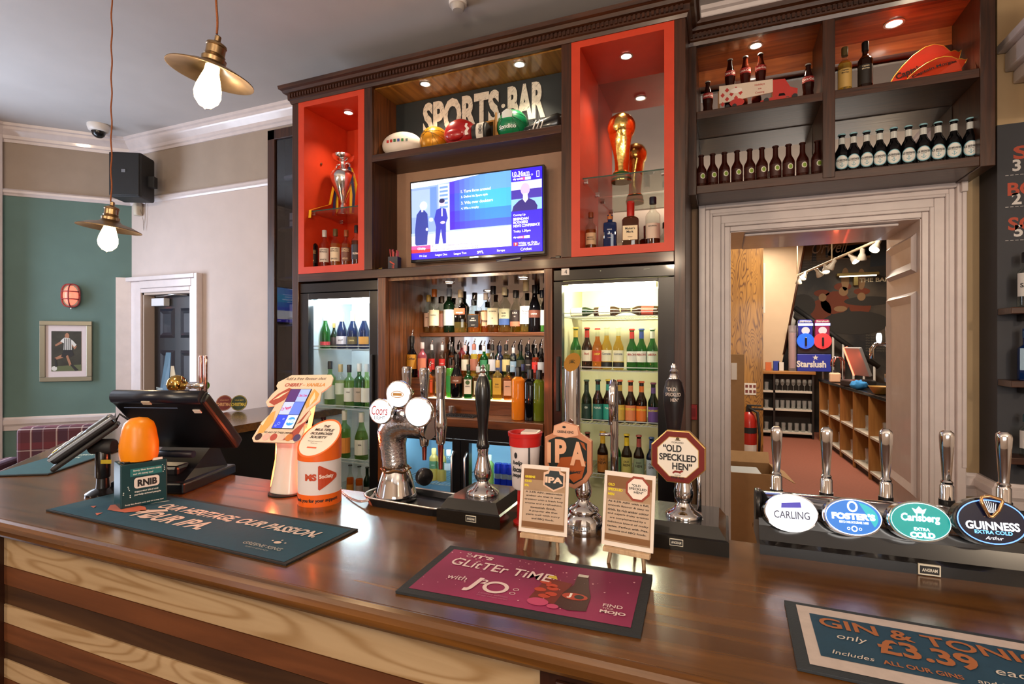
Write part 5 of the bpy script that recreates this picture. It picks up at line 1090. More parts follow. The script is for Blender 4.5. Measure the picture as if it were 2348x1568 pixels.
# ================================================================ OVER-DOOR UNIT
for i, px in enumerate((1608, 1634, 1661, 1690, 1719, 1747, 1778, 1808, 1840, 1874)):
    Y = 3.09; h = .188
    o = bottle('brown fruit drink bottle with oval logo, %s from the red niche side' % ORD[i], XW(px, Y), Y, UB, h, 'beer', glass((.16, .03, .015), 1.2, body=.35), cap='#3a1a14', lab='#3a120c', lz=(.14, .46), half=1.0, txt=[('J', .34, .10)], tc=pm('#e8e0d0', .5), group='fruit drink bottles over the doorway', name='fruit_drink_bottle', face=.75, r=.157 * h)
    lo = [c for c in o.children if c.name.startswith('label')][0]
    printed(lo, ring2(.009, .345 * h, .013, .015, .0045, 16), pm('#d8d6c0', .5), M4((0, -.157 * h * 1.006, 0)), .001, bend=.157 * h); printed(lo, [ell(.009, .345 * h, .0085, .0105, 12)], pm('#7a9a2a', .5), M4((0, -.157 * h * 1.006, 0)), .0012, bend=.157 * h)
for i, px in enumerate((1930, 1957, 1987, 2017, 2049, 2083, 2117, 2151, 2187, 2225)):
    Y = 3.09; h = .205
    o = bottle('dark ale bottle with pale blue anchor label, %s from the shelf divider' % ORD[i], XW(px, Y), Y, UB, h, 'beer', G_BLACK, cap='#8fbfcb', lab=None, group='ale bottles over the doorway', name='ale_bottle', band=(.74, .90, '#d8dcd8'), face=.75, r=.155 * h)
    r = .155 * h * 1.008; M = M4((0, -r, .27 * h))
    lo = printed(o, [[(x * 1.0, y) for x, y in ell(0, 0, .031, .036, 28)]], pm('#79b6c6', .5), M, .0006, 'label', bend=r)
    printed(lo, [ell(0, 0, .027, .032, 28)], pm('#e6e6e0', .5), None, .0012, bend=r)
    lettering(lo, [('ICE BREAKER', 0, .010, .05, .010, {'bold': .03}), ('PALE ALE', 0, .001, .02, .004, {'bold': .03})], pm('#16202a', .5), None, bend=r, lift=.0018)
    printed(lo, [rect(-.001, .001, -.022, -.006), rect(-.005, .005, -.011, -.0095)] + ring2(0, -.005, .003, .003, .001, 10) + [[(-.010, -.014), (-.008, -.013), (0, -.0215), (.008, -.013), (.010, -.014), (0, -.0245)]], pm('#6aaaba', .5), None, .0018, bend=r)
CK = glass((.10, .02, .01), 1.2, body=.3)
for px, yt, rise, Y, de in ((1623, 168, 0, 3.07, 'small cola bottle at the unit side panel beside the toy truck'), (1674, 136, .13, 3.13, 'small cola bottle behind the truck trailer, nearest the side panel'), (1709, 131, .13, 3.13, 'small cola bottle behind the truck trailer, middle one'), (1744, 126, .13, 3.13, 'small cola bottle behind the truck cab'), (1853, 135, 0, 3.07, 'small cola bottle beside the divider in front of the truck')):
    h = hpx(1623, 168, 243, 3.07)
    bottle(de, XW(px, Y), Y, UM + rise, h, 'coke', CK, None, .7, '#b8b8b4', .6, '#8a1a18', (.44, .60), 1.3, [('Coca-Cola', .52, .07)], pm('#e8d8d0', .5), 'cola bottles over the doorway', name='cola_bottle', r=.155 * h)
t = thing('display_riser', 'pale wooden riser behind the truck trailer carrying three cola bottles', 'riser', (XW(1709, 3.13), 3.13, UM + .0005))
for a_ in (-.14, .128): mk('side', boxes((a_, a_ + .012, -.035, .05, 0, .117)), pm('#8a6a4a', .5), t)
mk('top', boxes((-.14, .14, -.035, .05, .117, .129), bev=.002), pm('#8a6a4a', .5), t)
# cardboard truck
Y = 3.045; x0, x1 = XW(1650, Y), XW(1828, Y); t = thing('cardboard_truck', 'red cardboard delivery truck standee with white trailer panel', 'standee', ((x0 + x1) / 2, Y, UM), 0); xm = (x0 + x1) / 2
zz = lambda px, py: ZW(px, py, Y) - UM
tx = lambda px: XW(px, Y) - xm
RT = pm('#b5261c', .5)
pn = mk('trailer', prism([(tx(1649), zz(1649, 238)), (tx(1772), zz(1772, 211)), (tx(1772), zz(1772, 181)), (tx(1649), zz(1649, 198))], .006), pm('#d8c6b4', .5), t, M4((0, 0, 0)))
cbp = [(tx(1744), .004), (tx(1828), .004), (tx(1829), .055), (tx(1812), .07), (tx(1800), .115), (tx(1772), .12), (tx(1772), .03), (tx(1744), .02)]
cb = mk('cab', prism(cbp, .008), RT, t, M4((0, .001, 0)))
printed(cb, [[(tx(1782), .075), (tx(1798), .073), (tx(1793), .105), (tx(1782), .106)]], pm('#1c1a22', .3), M4((0, 0, 0)), .002)
for px in (1757, 1822): mk('wheel', lathe([(.013, 0), (.013, .006)], 18), INK, t, Matrix.Translation((tx(px), -.004, .014)) @ Matrix.Rotation(math.pi / 2, 4, 'X'))
for px in (1668, 1684): mk('wheel', lathe([(.011, 0), (.011, .006)], 18), INK, t, Matrix.Translation((tx(px), -.004, .012)) @ Matrix.Rotation(math.pi / 2, 4, 'X'))
printed(pn, [[(cx, cz - .013), (cx + .011, cz), (cx, cz + .013), (cx - .011, cz)] for cx, cz in [(tx(1657) + .022 * i, .032 + .024 * j) for i in range(5) for j in range(4) if (i + j) % 2 == 0]], RT, None, .0006)
printed(pn, [ell(tx(1690), .03, .036, .022, 20)], RT, None, .001); printed(pn, [ell(tx(1688), .095, .03, .014, 20)], pm('#e6ddd4', .5), None, .001)
lettering(pn, [('Holidays', tx(1742), .105, .048, None, {'bold': .01}), ('are', tx(1742), .084, .016, None, {'bold': .01}), ('Coming', tx(1742), .064, .044, None, {'bold': .01})], RT, None, lift=.0012)
printed(cb, [[(tx(1797), .05), (tx(1803), .058), (tx(1809), .05), (tx(1803), .042)]], WHITE, M4((0, 0, 0)), .002)
mk('strut', boxes((tx(1700), tx(1706), 0, .05, 0, .004)), PAPER, t)
# rum bottles and paper hats
for px, yt, g, lq, lb, cap, de, tcx in ((1937, 88, G_CLEAR, L_GOLD, '#c8a25a', '#5a4a2a', 'golden spiced rum bottle beside the divider, next to the paper hats', '#1c1410'), (1984, 83, G_BROWN, L_DARK, '#1c1612', '#101010', 'dark rum bottle with black label next to the paper hats', '#d8c8a8')):
    Y = 3.10; bottle(de, XW(px, Y), Y, UM, hpx(px, yt, 199, Y), 'spirit', g, lq, .7, cap, .2, lb, (.14, .52), 1.2, [('Captain', .48, .04), ('Morgan', .43, .04)], pm(tcx, .5), 'rum bottles over the doorway', name='spirit_bottle')
ORG = pm('#c43a14', .6)
def hat(label, px, Y, w, hh, rz):
    t = thing('paper_hat', label, 'hat', (XW(px, Y), Y, UM + .001), rz, 'orange paper pirate hats')
    out = [(-.5, .0), (-.46, .16), (-.38, .42), (-.28, .62), (-.15, .82), (0, .96), (.12, 1.0), (.24, .95), (.34, .8), (.40, .84), (.46, .8), (.5, .86), (.46, .6), (.4, .3), (.42, .05), (.3, -.0), (0, .02), (-.3, -.0)]
    out = [(x * w, y * hh) for x, y in out]
    for s, nm in ((1, 'brim_front'), (-1, 'brim_back')):
        me = prism(out, .003); 
        for v in me.vertices:
            zc = v.co.z; x = v.co.x / (w / 2); v.co = Vector((v.co.x, s * -(.05 * (1 - x * x) + .004) + zc - s * .00, v.co.y))
        o = mk(nm, me, ORG, t)
        if s == 1:
            M = M4((0, -.05, 0))
            edge = [(x, -(.05 * (1 - (x / (w / 2)) ** 2) + .006), y) for x, y in out[:13]]
            mk('gold_edge', tube(edge, .002, 5), pm('#d8a83a', .4, .4), o)
            L_ = lettering(o, [('Captain Morgan', -.02 * w, .48 * hh, .68 * w, .2 * hh, {'bold': .03, 'rot': .2})], pm('#200804', .6), None, lift=0)
            for v in L_.data.vertices:
                x, y = v.co.x, v.co.y; v.co = Vector((x, -(.05 * (1 - (x / (w / 2)) ** 2) + .0085), y))
    return t
w1 = XW(2205, 3.17) - XW(2025, 3.17)
hat('large orange paper pirate hat with gold edge, standing behind the other hat', 2112, 3.2, w1, .205, -.0)
hat('smaller orange paper pirate hat lying in front of the larger one', 2140, 3.085, w1 * .78, .085, -.1)
t = thing('sticker_dot', 'small round white sticker on the unit side post', 'sticker', (XW(2263, YU), YU - .0, ZW(2263, 103, YU))); mk('disc', lathe([(.011, -.001), (.011, .001)], 16), WHITE, t, Matrix.Rotation(math.pi / 2, 4, 'X'))
# ================================================================ ON THE BAR
def toC(*c): return Vector(c)
# --- bar mats: flat rubber-backed runners with real thickness and slight waves
def mat_obj(label, cs, edge, th=.004, wave=0.0, nx=24):
    """cs: front-left, front-right, back-right, back-left picture corners on the bar top"""
    P = [G(x, y, BT + .0005) for x, y in cs]; o = (P[0] + P[1] + P[2] + P[3]) / 4; o.z = BT + .0005
    t = thing('bar_mat', label, 'bar mat', o, 0)
    X = ((P[1] - P[0]) + (P[2] - P[3])) / 2; Yv = ((P[3] - P[0]) + (P[2] - P[1])) / 2; w, d = X.length, Yv.length
    X.normalize(); Yv = Vector((-X.y, X.x, 0)); t.rotation_euler = (0, 0, math.atan2(X.y, X.x))
    def wz(x, y): return wave * (math.sin(x * 9 + 1) * .5 + .5)
    vs, fs = [], []
    for j in (0, 1):
        for i in range(nx + 1):
            for s in (-1, 1): x = -w / 2 + w * i / nx; y = s * d / 2; vs.append((x, y, j * th + wz(x, y)))
    n = (nx + 1) * 2
    for i in range(nx):
        a = 2 * i; fs += [(a, a + 1, a + 3, a + 2), (n + a, n + a + 2, n + a + 3, n + a + 1), (a, a + 2, n + a + 2, n + a), (a + 1, n + a + 1, n + a + 3, a + 3)]
    fs += [(0, n, n + 1, 1), (2 * nx, 2 * nx + 1, n + 2 * nx + 1, n + 2 * nx)]
    mk('backing', frompy(vs, fs), pm(edge, .75, bump=.2, nscale=300), t)
    def face(x0, x1, y0, y1, mat, lift, name='printed_face'):
        vs, fs = [], []
        for i in range(nx + 1):
            for y in (y0, (y0 + y1) / 2, y1): x = x0 + (x1 - x0) * i / nx; vs.append((x, y, th + lift + wz(x, y)))
        for i in range(nx):
            for k in (0, 1): a = 3 * i + k; fs.append((a, a + 3, a + 4, a + 1))
        return mk(name, frompy(vs, fs), mat, t)
    return t, w, d, th, face
FELT = lambda c: pm(c, .85, noise=.06, nscale=60, bump=.1)
HM = Matrix.Identity(4)
# mat 1: blue, running behind the card reader and the charity box
t, w, d, th, face = mat_obj('long dark teal bar mat with slanted slogan lying before the charity box', [(112, 1175), (660, 1296), (818, 1217), (297, 1121)], '#1a1d20', wave=.0008)
f = face(-w / 2 + .004, w / 2 - .012, -d / 2 + .006, d / 2 - .012, FELT('#0f4358'), .0006)
M = Matrix.Translation((0, 0, th + .0014)); TXW = pm('#cdbdb6', .8)
lettering(f, [('OUR HERITAGE, OUR PASSION.', .107, .034, .586, .044, {'shear': .3, 'bold': .03}), ('YOUR IPA.', -.046, -.03, .28, .054, {'shear': .3, 'bold': .03})], TXW, M)
lettering(f, [('GREENE KING', .33, -.066, .12, .014, {'bold': .01}), ('BURY ST EDMUNDS', .33, -.082, .07, .005, {})], pm('#9aa09c', .8), M)
printed(f, [ell(.345, -.036, .010, .007), ell(.325, -.032, .003, .0025, 8), ell(.365, -.032, .003, .0025, 8), ell(.345, -.022, .0025, .003, 8)], pm('#c9b8ae', .8), M)
CRL = pm('#b0604a', .85)
printed(f, [[(-.33, -.02), (-.30, .01), (-.22, .01), (-.18, -.01), (-.22, -.045), (-.29, -.05)], [(-.37, -.05), (-.36, -.04), (-.345, -.055)], [(-.29, -.08), (-.275, -.07), (-.265, -.09)]], CRL, M)
printed(f, [[(-.19, -.035), (-.12, .01), (-.14, .02), (-.2, -.015)], [(-.16, -.05), (-.12, -.02), (-.13, -.055)]], TXW, M)
printed(f, [[(-.34 + .04 * k, .015), (-.33 + .04 * k, .015), (-.29 + .04 * k, .075), (-.30 + .04 * k, .075)] for k in range(3)], pm('#9ab0b6', .8), M)
# mat 0: far teal mat by the bar corner
t, w, d, th, face = mat_obj('teal printed bar mat at the far bar corner behind the card reader', [(38, 1090), (190, 1084), (262, 1020), (160, 1022)], '#1a1d20', wave=.001)
f = face(-w / 2 + .005, w / 2 - .005, -d / 2 + .005, d / 2 - .01, FELT('#14505f'), .0006)
M = Matrix.Translation((0, 0, th + .0014))
lettering(f, [('OUR PASSION', 0, .03, w * .6, .03, {'shear': .25, 'bold': .04}), ('YOUR IPA.', 0, -.02, w * .4, .03, {'shear': .25, 'bold': .04})], pm('#a9c0c0', .8), M)
# mat 2: magenta
t, w, d, th, face = mat_obj('magenta printed bar mat with black border in front of the small easels', [(918, 1361), (1467, 1466), (1498, 1322), (1024, 1255)], '#1d2126', .005)
b = .018
def magenta():
    m, nt, bs = new_mat('magenta'); m.name = 'printed_rubber'; L = nt.links.new
    tc = nt.nodes.new('ShaderNodeTexCoord'); n = nt.nodes.new('ShaderNodeTexNoise'); n.inputs['Scale'].default_value = 2.2; L(tc.outputs['Object'], n.inputs['Vector'])
    r = nt.nodes.new('ShaderNodeValToRGB'); r.color_ramp.elements[0].color = (*hexc('#5e1238'), 1); r.color_ramp.elements[1].color = (*hexc('#9c2c5c'), 1); r.color_ramp.elements[0].position = .3; r.color_ramp.elements[1].position = .7
    L(n.outputs['Fac'], r.inputs['Fac']); L(r.outputs['Color'], bs.inputs['Base Color']); bs.inputs['Roughness'].default_value = .7
    return m
f = face(-w / 2 + b, w / 2 - b, -d / 2 + b, d / 2 - b, magenta(), .0006)
M = Matrix.Translation((0, 0, th + .0012)); PW = pm('#d8c2c2', .8)
s = w / .46
lettering(f, [("IT'S", -.127, .076, .046, .016, {'bold': .04, 'rot': -.05}), ('GLitTEr TiME', -.072, .034, .225, .034, {'bold': .01, 'rot': -.06})], PW, M)
lettering(f, [('with', -.14, -.03, .042, .02, {'rot': .0}), ('J', -.098, -.046, .024, .06, {'bold': .05, 'shear': .2}), ('2', -.080, -.030, .014, .018, {'bold': .03})], PW, M)
printed(f, ring2(-.052, -.044, .026, .024, .008, 26) + ring2(-.012, -.040, .006, .005, .0015, 14) + ring2(-.014, -.056, .006, .005, .0015, 14) + ring2(-.165, .086, .005, .004, .0015, 14) + ring2(-.160, .074, .007, .006, .0015, 14), PW, M)
lettering(f, [('Limited edition.', -.045, -.074, .06, .006), ('Drop yours now!', -.045, -.083, .06, .006)], pm('#b06a86', .8), M)
lettering(f, [('FIND', .172, -.042, .035, .011, {'bold': .01}), ('YOUR', .165, -.053, .02, .006), ('MOJO', .175, -.066, .045, .014, {'bold': .04})], PW, M)
printed(f, [[(.07, -.072), (.098, -.082), (.13, -.075), (.128, -.02), (.118, .012), (.108, .06), (.086, .062), (.088, .016), (.076, -.018)]], pm('#3c1410', .6), M)
printed(f, [[(.02, -.06), (.07, -.07), (.085, .02), (.03, .028)]], pm('#6a1c12', .6), M, .0003); printed(f, [ell(.045 + .014 * math.sin(k * 2.3), -.045 + .011 * k, .012, .008, 10) for k in range(6)], pm('#b03a22', .6), M, .0006)
printed(f, [ell(.04, -.07, .02, .014), ell(.07, -.078, .011, .008)], pm('#b8406a', .6), M, .0009); printed(f, [[(.03, .03), (.052, .028), (.046, .042), (.034, .044)]], pm('#c8b040', .6), M, .0006)
printed(f, [ell(.10, -.03, .024, .013)], pm('#a83a24', .6), M, .0009); printed(f, [ell(.108, -.03, .009, .008)], pm('#1c1a18', .6), M, .0012); lettering(f, [('J', .09, -.03, .008, .018, {'bold': .04})], WHITE, M, lift=.0016)
printed(f, [rect(.087, .108, .055, .066)], pm('#b8b0a8', .5), M, .0006)
random.seed(11)
printed(f, [ell(random.uniform(-w * .45, w * .45), random.uniform(.02, d * .38) if k % 3 else random.uniform(-d * .35, d * .3), random.choice([.0008, .0012, .002]), None, 6) for k in range(70)], pm('#d8a8b0', .7), M, name='dot_print')
# mat 3: blue and white price mat
t, w, d, th, face = mat_obj('navy and cream bar mat with a gin price at the bar corner', [(1825, 1525), (2560, 1612), (2400, 1436), (1783, 1367)], '#22282f', .005)
t.rotation_euler = (0, 0, math.radians(-1.0)); w = .50
p3 = G(1804, 1446, BT); t.location = (p3.x + w / 2 + .004, p3.y - .01, BT + .0005)
bm_ = [c for c in t.children][0]; bpy.data.objects.remove(bm_)
mk('backing', boxes((-w / 2, w / 2, -d / 2, d / 2, 0, th), bev=.001), pm('#22282f', .75, bump=.2, nscale=300), t)
f = face(-w / 2 + .018, w / 2 - .018, -d / 2 + .016, d / 2 - .012, FELT('#b7a9a4'), .0006)
f2 = face(-w / 2 + .036, w / 2 - .03, -d / 2 + .045, d / 2 - .038, FELT('#123a52'), .0011, 'printed_panel')
M = Matrix.Translation((0, 0, th + .0016)); TERR = pm('#9a5a30', .8); CRM = pm('#c9bdb2', .8)
lettering(f2, [('GIN & TONIC', -.055, .045, .295, .032, {'bold': .02}), ('£3.39', -.067, -.0, .125, .046, {'bold': .03}), ('ALL OUR GINS', -.085, -.048, .095, .012, {'bold': .02})], TERR, M)
lettering(f2, [('only', -.162, .003, .042, None, {'shear': .3}), ('each', .035, -.01, .05, None, {'shear': .3}), ('Includes', -.17, -.047, .055, None, {'shear': .3}), ('and Schweppes', .025, -.05, .095, None, {'shear': .2})], CRM, M)
printed(f2, [rect(w / 2 - .1, w / 2 - .095, -.02, .08)], CRM, M, .0004)
# --- card reader on its stand
p = G(236, 1132, BT); t = thing('card_reader', 'chip and pin card reader on a black tilting stand', 'card reader', p, math.radians(25))
mk('base', lathe([(.045, 0), (.046, .006), (.03, .016), (.018, .02), (.016, .05), (.02, .055), (.02, .14), (.014, .15)], 20), BLACK, t)
mk('knuckle', lathe([(.02, -.035), (.024, -.03), (.024, .03), (.02, .035)], 16), BLACKM, t, Matrix.Translation((0, 0, .15)) @ Matrix.Rotation(math.pi / 2, 4, 'Y'))
T = Matrix.Translation((-.035, -.03, .18)) @ Matrix.Rotation(math.radians(30), 4, 'Z') @ Matrix.Rotation(math.radians(-38), 4, 'Y') @ Matrix.Scale(1.1, 4)
mk('cradle', boxes((-.10, .085, -.036, .036, -.026, -.012), bev=.006), BLACKM, t, T)
bo = mk('body', boxes((-.085, .085, -.038, .038, -.012, .016), bev=.008, seg=3), pm('#15171b', .35), t, T)
mk('display', boxes((.022, .078, -.03, .03, .0155, .0175), bev=.002), pm('#8f99a3', .25), bo)
for i in range(4):
    for j in range(3): mk('key', boxes((-.07 + .021 * i, -.055 + .021 * i, -.026 + .02 * j, -.012 + .02 * j, .0155, .019), bev=.002), pm('#b9c4cc' if (i, j) != (0, 0) else '#b8b040', .4), bo)
mk('bezel_edge', boxes((-.086, .086, -.0395, -.036, .002, .010), bev=.001), pm('#9aa6b4', .3, .6), bo)
mk('cable', tube([(.08, .02, -.01), (.10, .02, .0), (.105, .025, -.03), (.08, .03, -.09), (.04, .02, -.12)], .0035, 6), BLACKM, t, T)
mk('tag_sticker', boxes((.008, .04, -.0215, -.0205, .10, .112)), pm('#b8a22a', .5), t)
# --- charity box with a plain rounded yellow top
pA, pB = G(276, 1169, BT + .005), G(384, 1148, BT + .005); wv = pB - pA; wv.z = 0; bw_ = wv.length; a = math.atan2(wv.y, wv.x)
t = thing('charity_box', 'dark teal charity collection box with white lettering and a plain rounded yellow top', 'charity box', ((pA.x + pB.x) / 2, (pA.y + pB.y) / 2, BT + .0055), a)
hb = .125; TEAL = pm('#113b42', .35)
bx = mk('box', boxes((-bw_ / 2, bw_ / 2, 0, .08, 0, hb), bev=.003), TEAL, t)
mk('slot_plate', boxes((-bw_ * .42, bw_ * .45, .006, .03, hb, hb + .006), bev=.002), BLACK, t)
mk('slot_label', boxes((bw_ * .18, bw_ * .4, .004, .008, hb + .001, hb + .0075)), PAPER, t)
M = M4((0, 0, 0))
printed(bx, [rect(-bw_ * .30, bw_ * .38, .088, .110)], pm('#1f6f72', .5), M, .0004)
printed(bx, [rrect(-bw_ * .22, bw_ * .32, .052, .083, .008)], pm('#ddd8d2', .5), M, .0004)
lettering(bx, [('RNIB', bw_ * .06, .067, bw_ * .42, .02, {'bold': .05})], INK, M)
lettering(bx, [('Sooty likes foreign coins', bw_ * .06, .104, bw_ * .6, .0065, {'bold': .02}), ('and old money too!', -bw_ * .03, .094, bw_ * .42, .0065, {'bold': .02}), ('supporting blind and', bw_ * .04, .043, bw_ * .5, .0065, {'bold': .02}), ('partially sighted people', bw_ * .07, .034, bw_ * .56, .0065, {'bold': .02}), ('Sooty likes foreign coins and old money too!', 0, .009, bw_ * .82, .005, {'bold': .02})], pm('#dfe8e4', .5), M, lift=.001)
random.seed(2); printed(bx, [ell(-bw_ * .38 + random.uniform(-.008, .01), .03 + .005 * k, .0016, None, 6) for k in range(7)] + [ell(bw_ * .42 + random.uniform(-.005, .005), .09 + .005 * k, .0014, None, 6) for k in range(5)], pm('#dfe8e4', .5), M, .0006, 'star_print')
YT_ = pm('#e88a0c', .35, noise=.04, nscale=12)
mk('rounded_top', lathe([(.038, 0), (.046, .004), (.049, .02), (.049, .05), (.045, .075), (.042, .095), (.036, .112), (.022, .124), (.001, .128)], 28), YT_, t, (-.004, .042, hb))
# --- till seen from behind
p = G(421, 1134, BT); t = thing('till_terminal', 'black touchscreen till seen from behind, its edge lit red', 'till', (p.x, p.y, BT), math.radians(17))
DK = pm('#0c0e13', .32)
mk('base', boxes((-.25, .0, .0, .27, 0, .035), bev=.006), DK, t)
vs = [(-.215, .03, .035), (-.02, .03, .035), (-.02, .25, .035), (-.215, .25, .035), (-.205, .09, .06), (-.03, .09, .06), (-.03, .2, .135), (-.205, .2, .135)]
mk('stand', frompy(vs, [(0, 3, 2, 1), (4, 5, 6, 7), (0, 1, 5, 4), (1, 2, 6, 5), (2, 3, 7, 6), (3, 0, 4, 7)]), DK, t)
mk('receipt_cover', boxes((-.2, -.06, .05, .14, .04, .075), bev=.01), pm('#10131b', .3), t, Matrix.Rotation(math.radians(0), 4, 'X'))
mk('hinge', tube([(-.2, .1, .105), (-.04, .1, .105)], .012, 10), pm('#1c2436', .35), t)
Ts = Matrix.Translation((-.058, .06, .2225)) @ Matrix.Rotation(math.radians(45), 4, 'X') @ Matrix.Scale(.93, 4, (1, 0, 0))
sc_ = mk('screen_housing', boxes((-.165, .165, -.022, .022, -.13, .13), bev=.012, seg=3), DK, t, Ts)
mk('top_edge', tube([(-.155, -.004, .128), (.155, -.004, .128)], .0215, 14), pm('#101624', .3), sc_)
mk('vent_line', boxes((-.13, .06, -.0235, -.0215, .095, .098)), pm('#5a6a8a', .4), sc_)
mk('label_sticker', boxes((-.045, -.015, -.0275, -.0245, .118, .132)), pm('#c9bba8', .5), sc_); mk('label_sticker', boxes((.11, .135, -.0245, -.0215, .075, .09)), PAPER, sc_)
mk('face_glass', boxes((-.155, .155, .021, .0235, -.12, .12)), BLACK, sc_)
# --- flavour stand with a touch screen
p = G(658, 1130, BT); t = thing('flavour_display', 'white pedestal drink display with swirled sign board and lit touchscreen', 'display stand', p, math.radians(4))
CRMW = pm('#d9d0c8', .3, coat=.3)
secs = [(0, .050, .04), (.012, .049, .039), (.06, .042, .034), (.11, .039, .032), (.16, .043, .034), (.215, .050, .03)]
vs, fs = [], []; sg = 28
for z, rx, ry in secs:
    for k in range(sg):
        an = 2 * math.pi * k / sg; c, s = math.cos(an), math.sin(an); kk = 1 / ((abs(c) ** 3 + abs(s) ** 3) ** (1 / 3)); vs.append((rx * c * kk, ry * s * kk + z * .12, z))
for j in range(len(secs) - 1):
    for k in range(sg): fs.append((j * sg + k, j * sg + (k + 1) % sg, (j + 1) * sg + (k + 1) % sg, (j + 1) * sg + k))
fs += [tuple(range(sg - 1, -1, -1)), tuple((len(secs) - 1) * sg + k for k in range(sg))]
mk('pedestal', frompy(vs, fs, True), CRMW, t)
mk('base_plate', lathe([(.054, 0), (.056, .004), (.052, .007)], 28), BLACKM, t)
LED = pm((1.0, .16, .04), .3, emit=8)
for s in (-1, 1): mk('light_strip', tube([(s * (.053 if z < .02 else (.044 + .012 * abs(z - .11) / .1)) + s * .006, .0 + z * .14, z) for z in (.015, .05, .1, .15, .21, .26, .30)], .0065, 8), LED, t)
light('led_glow', 'POINT', p + Vector((.085, .06, .14)), 2.2, (1, .15, .05), .02); light('led_glow', 'POINT', p + Vector((-.10, .05, .12)), 2.4, (1, .15, .05), .02)
TB = Matrix.Translation((.012, -.004, .255)) @ Matrix.Rotation(math.radians(-39), 4, 'X') @ Matrix.Scale(.80, 4) @ Matrix.Rotation(math.radians(-2), 4, 'Y')
out = [(-.115, -.115), (-.10, -.13), (.085, -.13), (.105, -.115), (.105, -.08), (.09, -.05), (.10, 0), (.085, .02), (.115, .06), (.105, .10), (.12, .115), (.135, .135), (.13, .17), (.115, .185), (-.08, .185), (-.10, .17), (-.13, .15), (-.13, .13), (-.115, .115), (-.13, .09), (-.14, .05), (-.12, .03), (-.085, .035), (-.09, -.01), (-.11, -.06)]
MB = TB @ M4((0, 0, 0))
bd = mk('sign_board', prism(out, .006), pm('#e0cbb6', .45), t, MB)
printed(bd, [[(-.125, .05), (-.10, .09), (-.06, .12), (-.03, .11), (-.055, .06), (-.09, .035)], [(.03, -.12), (.07, -.06), (.10, -.03), (.09, -.08), (.09, -.115)], [(.06, -.05), (.08, -.0), (.09, .015), (.075, -.04)]], pm('#a8483a', .5), None, .0006)
printed(bd, [[(-.105, -.06), (-.085, 0), (-.07, .01), (-.055, -.04), (-.075, -.09), (-.10, -.1)], [(.07, .02), (.10, .06), (.10, .09), (.065, .115), (.05, .05)]], pm('#e0a85a', .5), None, .0006)
printed(bd, [[(-.11, -.05), (-.09, -.01), (-.095, -.06)], [(.08, .03), (.09, .07), (.075, .1), (.07, .06)], [(-.11, .06), (-.08, .09), (-.05, .105), (-.085, .07)]], pm('#f0dcc0', .5), None, .001)
lettering(bd, [('Add a free flavour shot', 0, .166, .20, None, {'shear': .25}), ('TO ANY OF THESE DRINKS', -.005, -.088, .135, None, {'bold': .02})], pm('#3a2a24', .5), None)
lettering(bd, [('CHERRY', -.045, .135, .085, .017, {'bold': .03, 'shear': .15})], pm('#a83a2c', .5), None); lettering(bd, [('or', .007, .133, .012, None, {}), ('VANILLA', .063, .135, .09, .017, {'bold': .03, 'shear': .15})], pm('#d08a3a', .5), None)
for k, c in enumerate(('#3a1a1c', '#e0b0a8', '#b04a40', '#d8c0b4', '#c87a3a', '#4a3a6a')): printed(bd, [ell(-.088 + .0355 * k, -.108, .0155, .0155, 22)], pm(c, .5), None, .0008 + .0001 * k, 'logo')
scn = mk('touchscreen', prism(rect(-.045, .055, -.072, .112), .004), BLACK, t, MB @ Matrix.Translation((0, 0, .004)))
cols = [['#4a2a6a', '#8fa6ee'], ['#a8b8f4', '#5a76d8'], ['#2c44d8', '#c0ccf4']]
for r_ in range(3):
    for c_ in range(2): printed(scn, [rect(-.043 + .0485 * c_, .0045 + .0485 * c_, .051 - .0605 * r_, .110 - .0605 * r_)], pm(cols[r_][c_], .3, emit=.55), None, .0005, 'tile')
lettering(scn, [('Diet Coke', .03, .08, .04, .012, {'shear': .2, 'bold': .02}), ('Dr Pepper', -.018, .018, .042, .02, {'rot': .3, 'bold': .03})], pm('#b0344a', .3, emit=.6), None, lift=.0012); printed(scn, [ell(.03, -.04, .019, .019)], pm('#2f7fe0', .3, emit=.9), None, .0010); lettering(scn, [('FANTA', .03, -.04, .042, .016, {'bold': .04})], pm('#f2f4ff', .3, emit=1.2), None, lift=.0016)
printed(scn, ring2(-.02, -.05, .006, .006, .001, 14) + ring2(-.008, -.03, .004, .004, .001, 14) + ring2(-.03, -.06, .004, .004, .001, 14), pm('#a8b8ff', .3, emit=1), None, .0012)
# --- orange charity tin with a slanted top
p = G(733, 1149, BT); t = thing('charity_tin', 'orange and white round charity tin with slanted top beside the drink display', 'charity tin', p, math.radians(38))
R_, seg = .062, 40; OR = pm('#e8641c', .35)
def slant(zlo, zhi): return [(R_ * math.cos(2 * math.pi * i / seg), R_ * math.sin(2 * math.pi * i / seg), zlo + (zhi - zlo) * (.5 + .5 * math.sin(2 * math.pi * i / seg + .55))) for i in range(seg)]
def cyl(z0, z1, mat, name, r=1.0): return mk(name, lathe([(R_ * r, z0), (R_ * r, z1)], seg), mat, t)
cyl(0, .035, OR, 'base_band', 1.01)
bw2 = cyl(.035, .132, pm('#ddd5d8', .4), 'sleeve')
top_ = slant(.145, .238); low = [(x, y, .132) for x, y, z in top_]
vs = low + top_; fs = [(i, (i + 1) % seg, seg + (i + 1) % seg, seg + i) for i in range(seg)]
mk('lid', frompy([(x * 1.01, y * 1.01, z) for x, y, z in vs], fs, True), OR, t)
nrm = (Vector(top_[seg // 4]) - Vector(top_[3 * seg // 4]))
inn = [(x * .93, y * .93, z) for x, y, z in slant(.145 + .004, .238 - .004)]
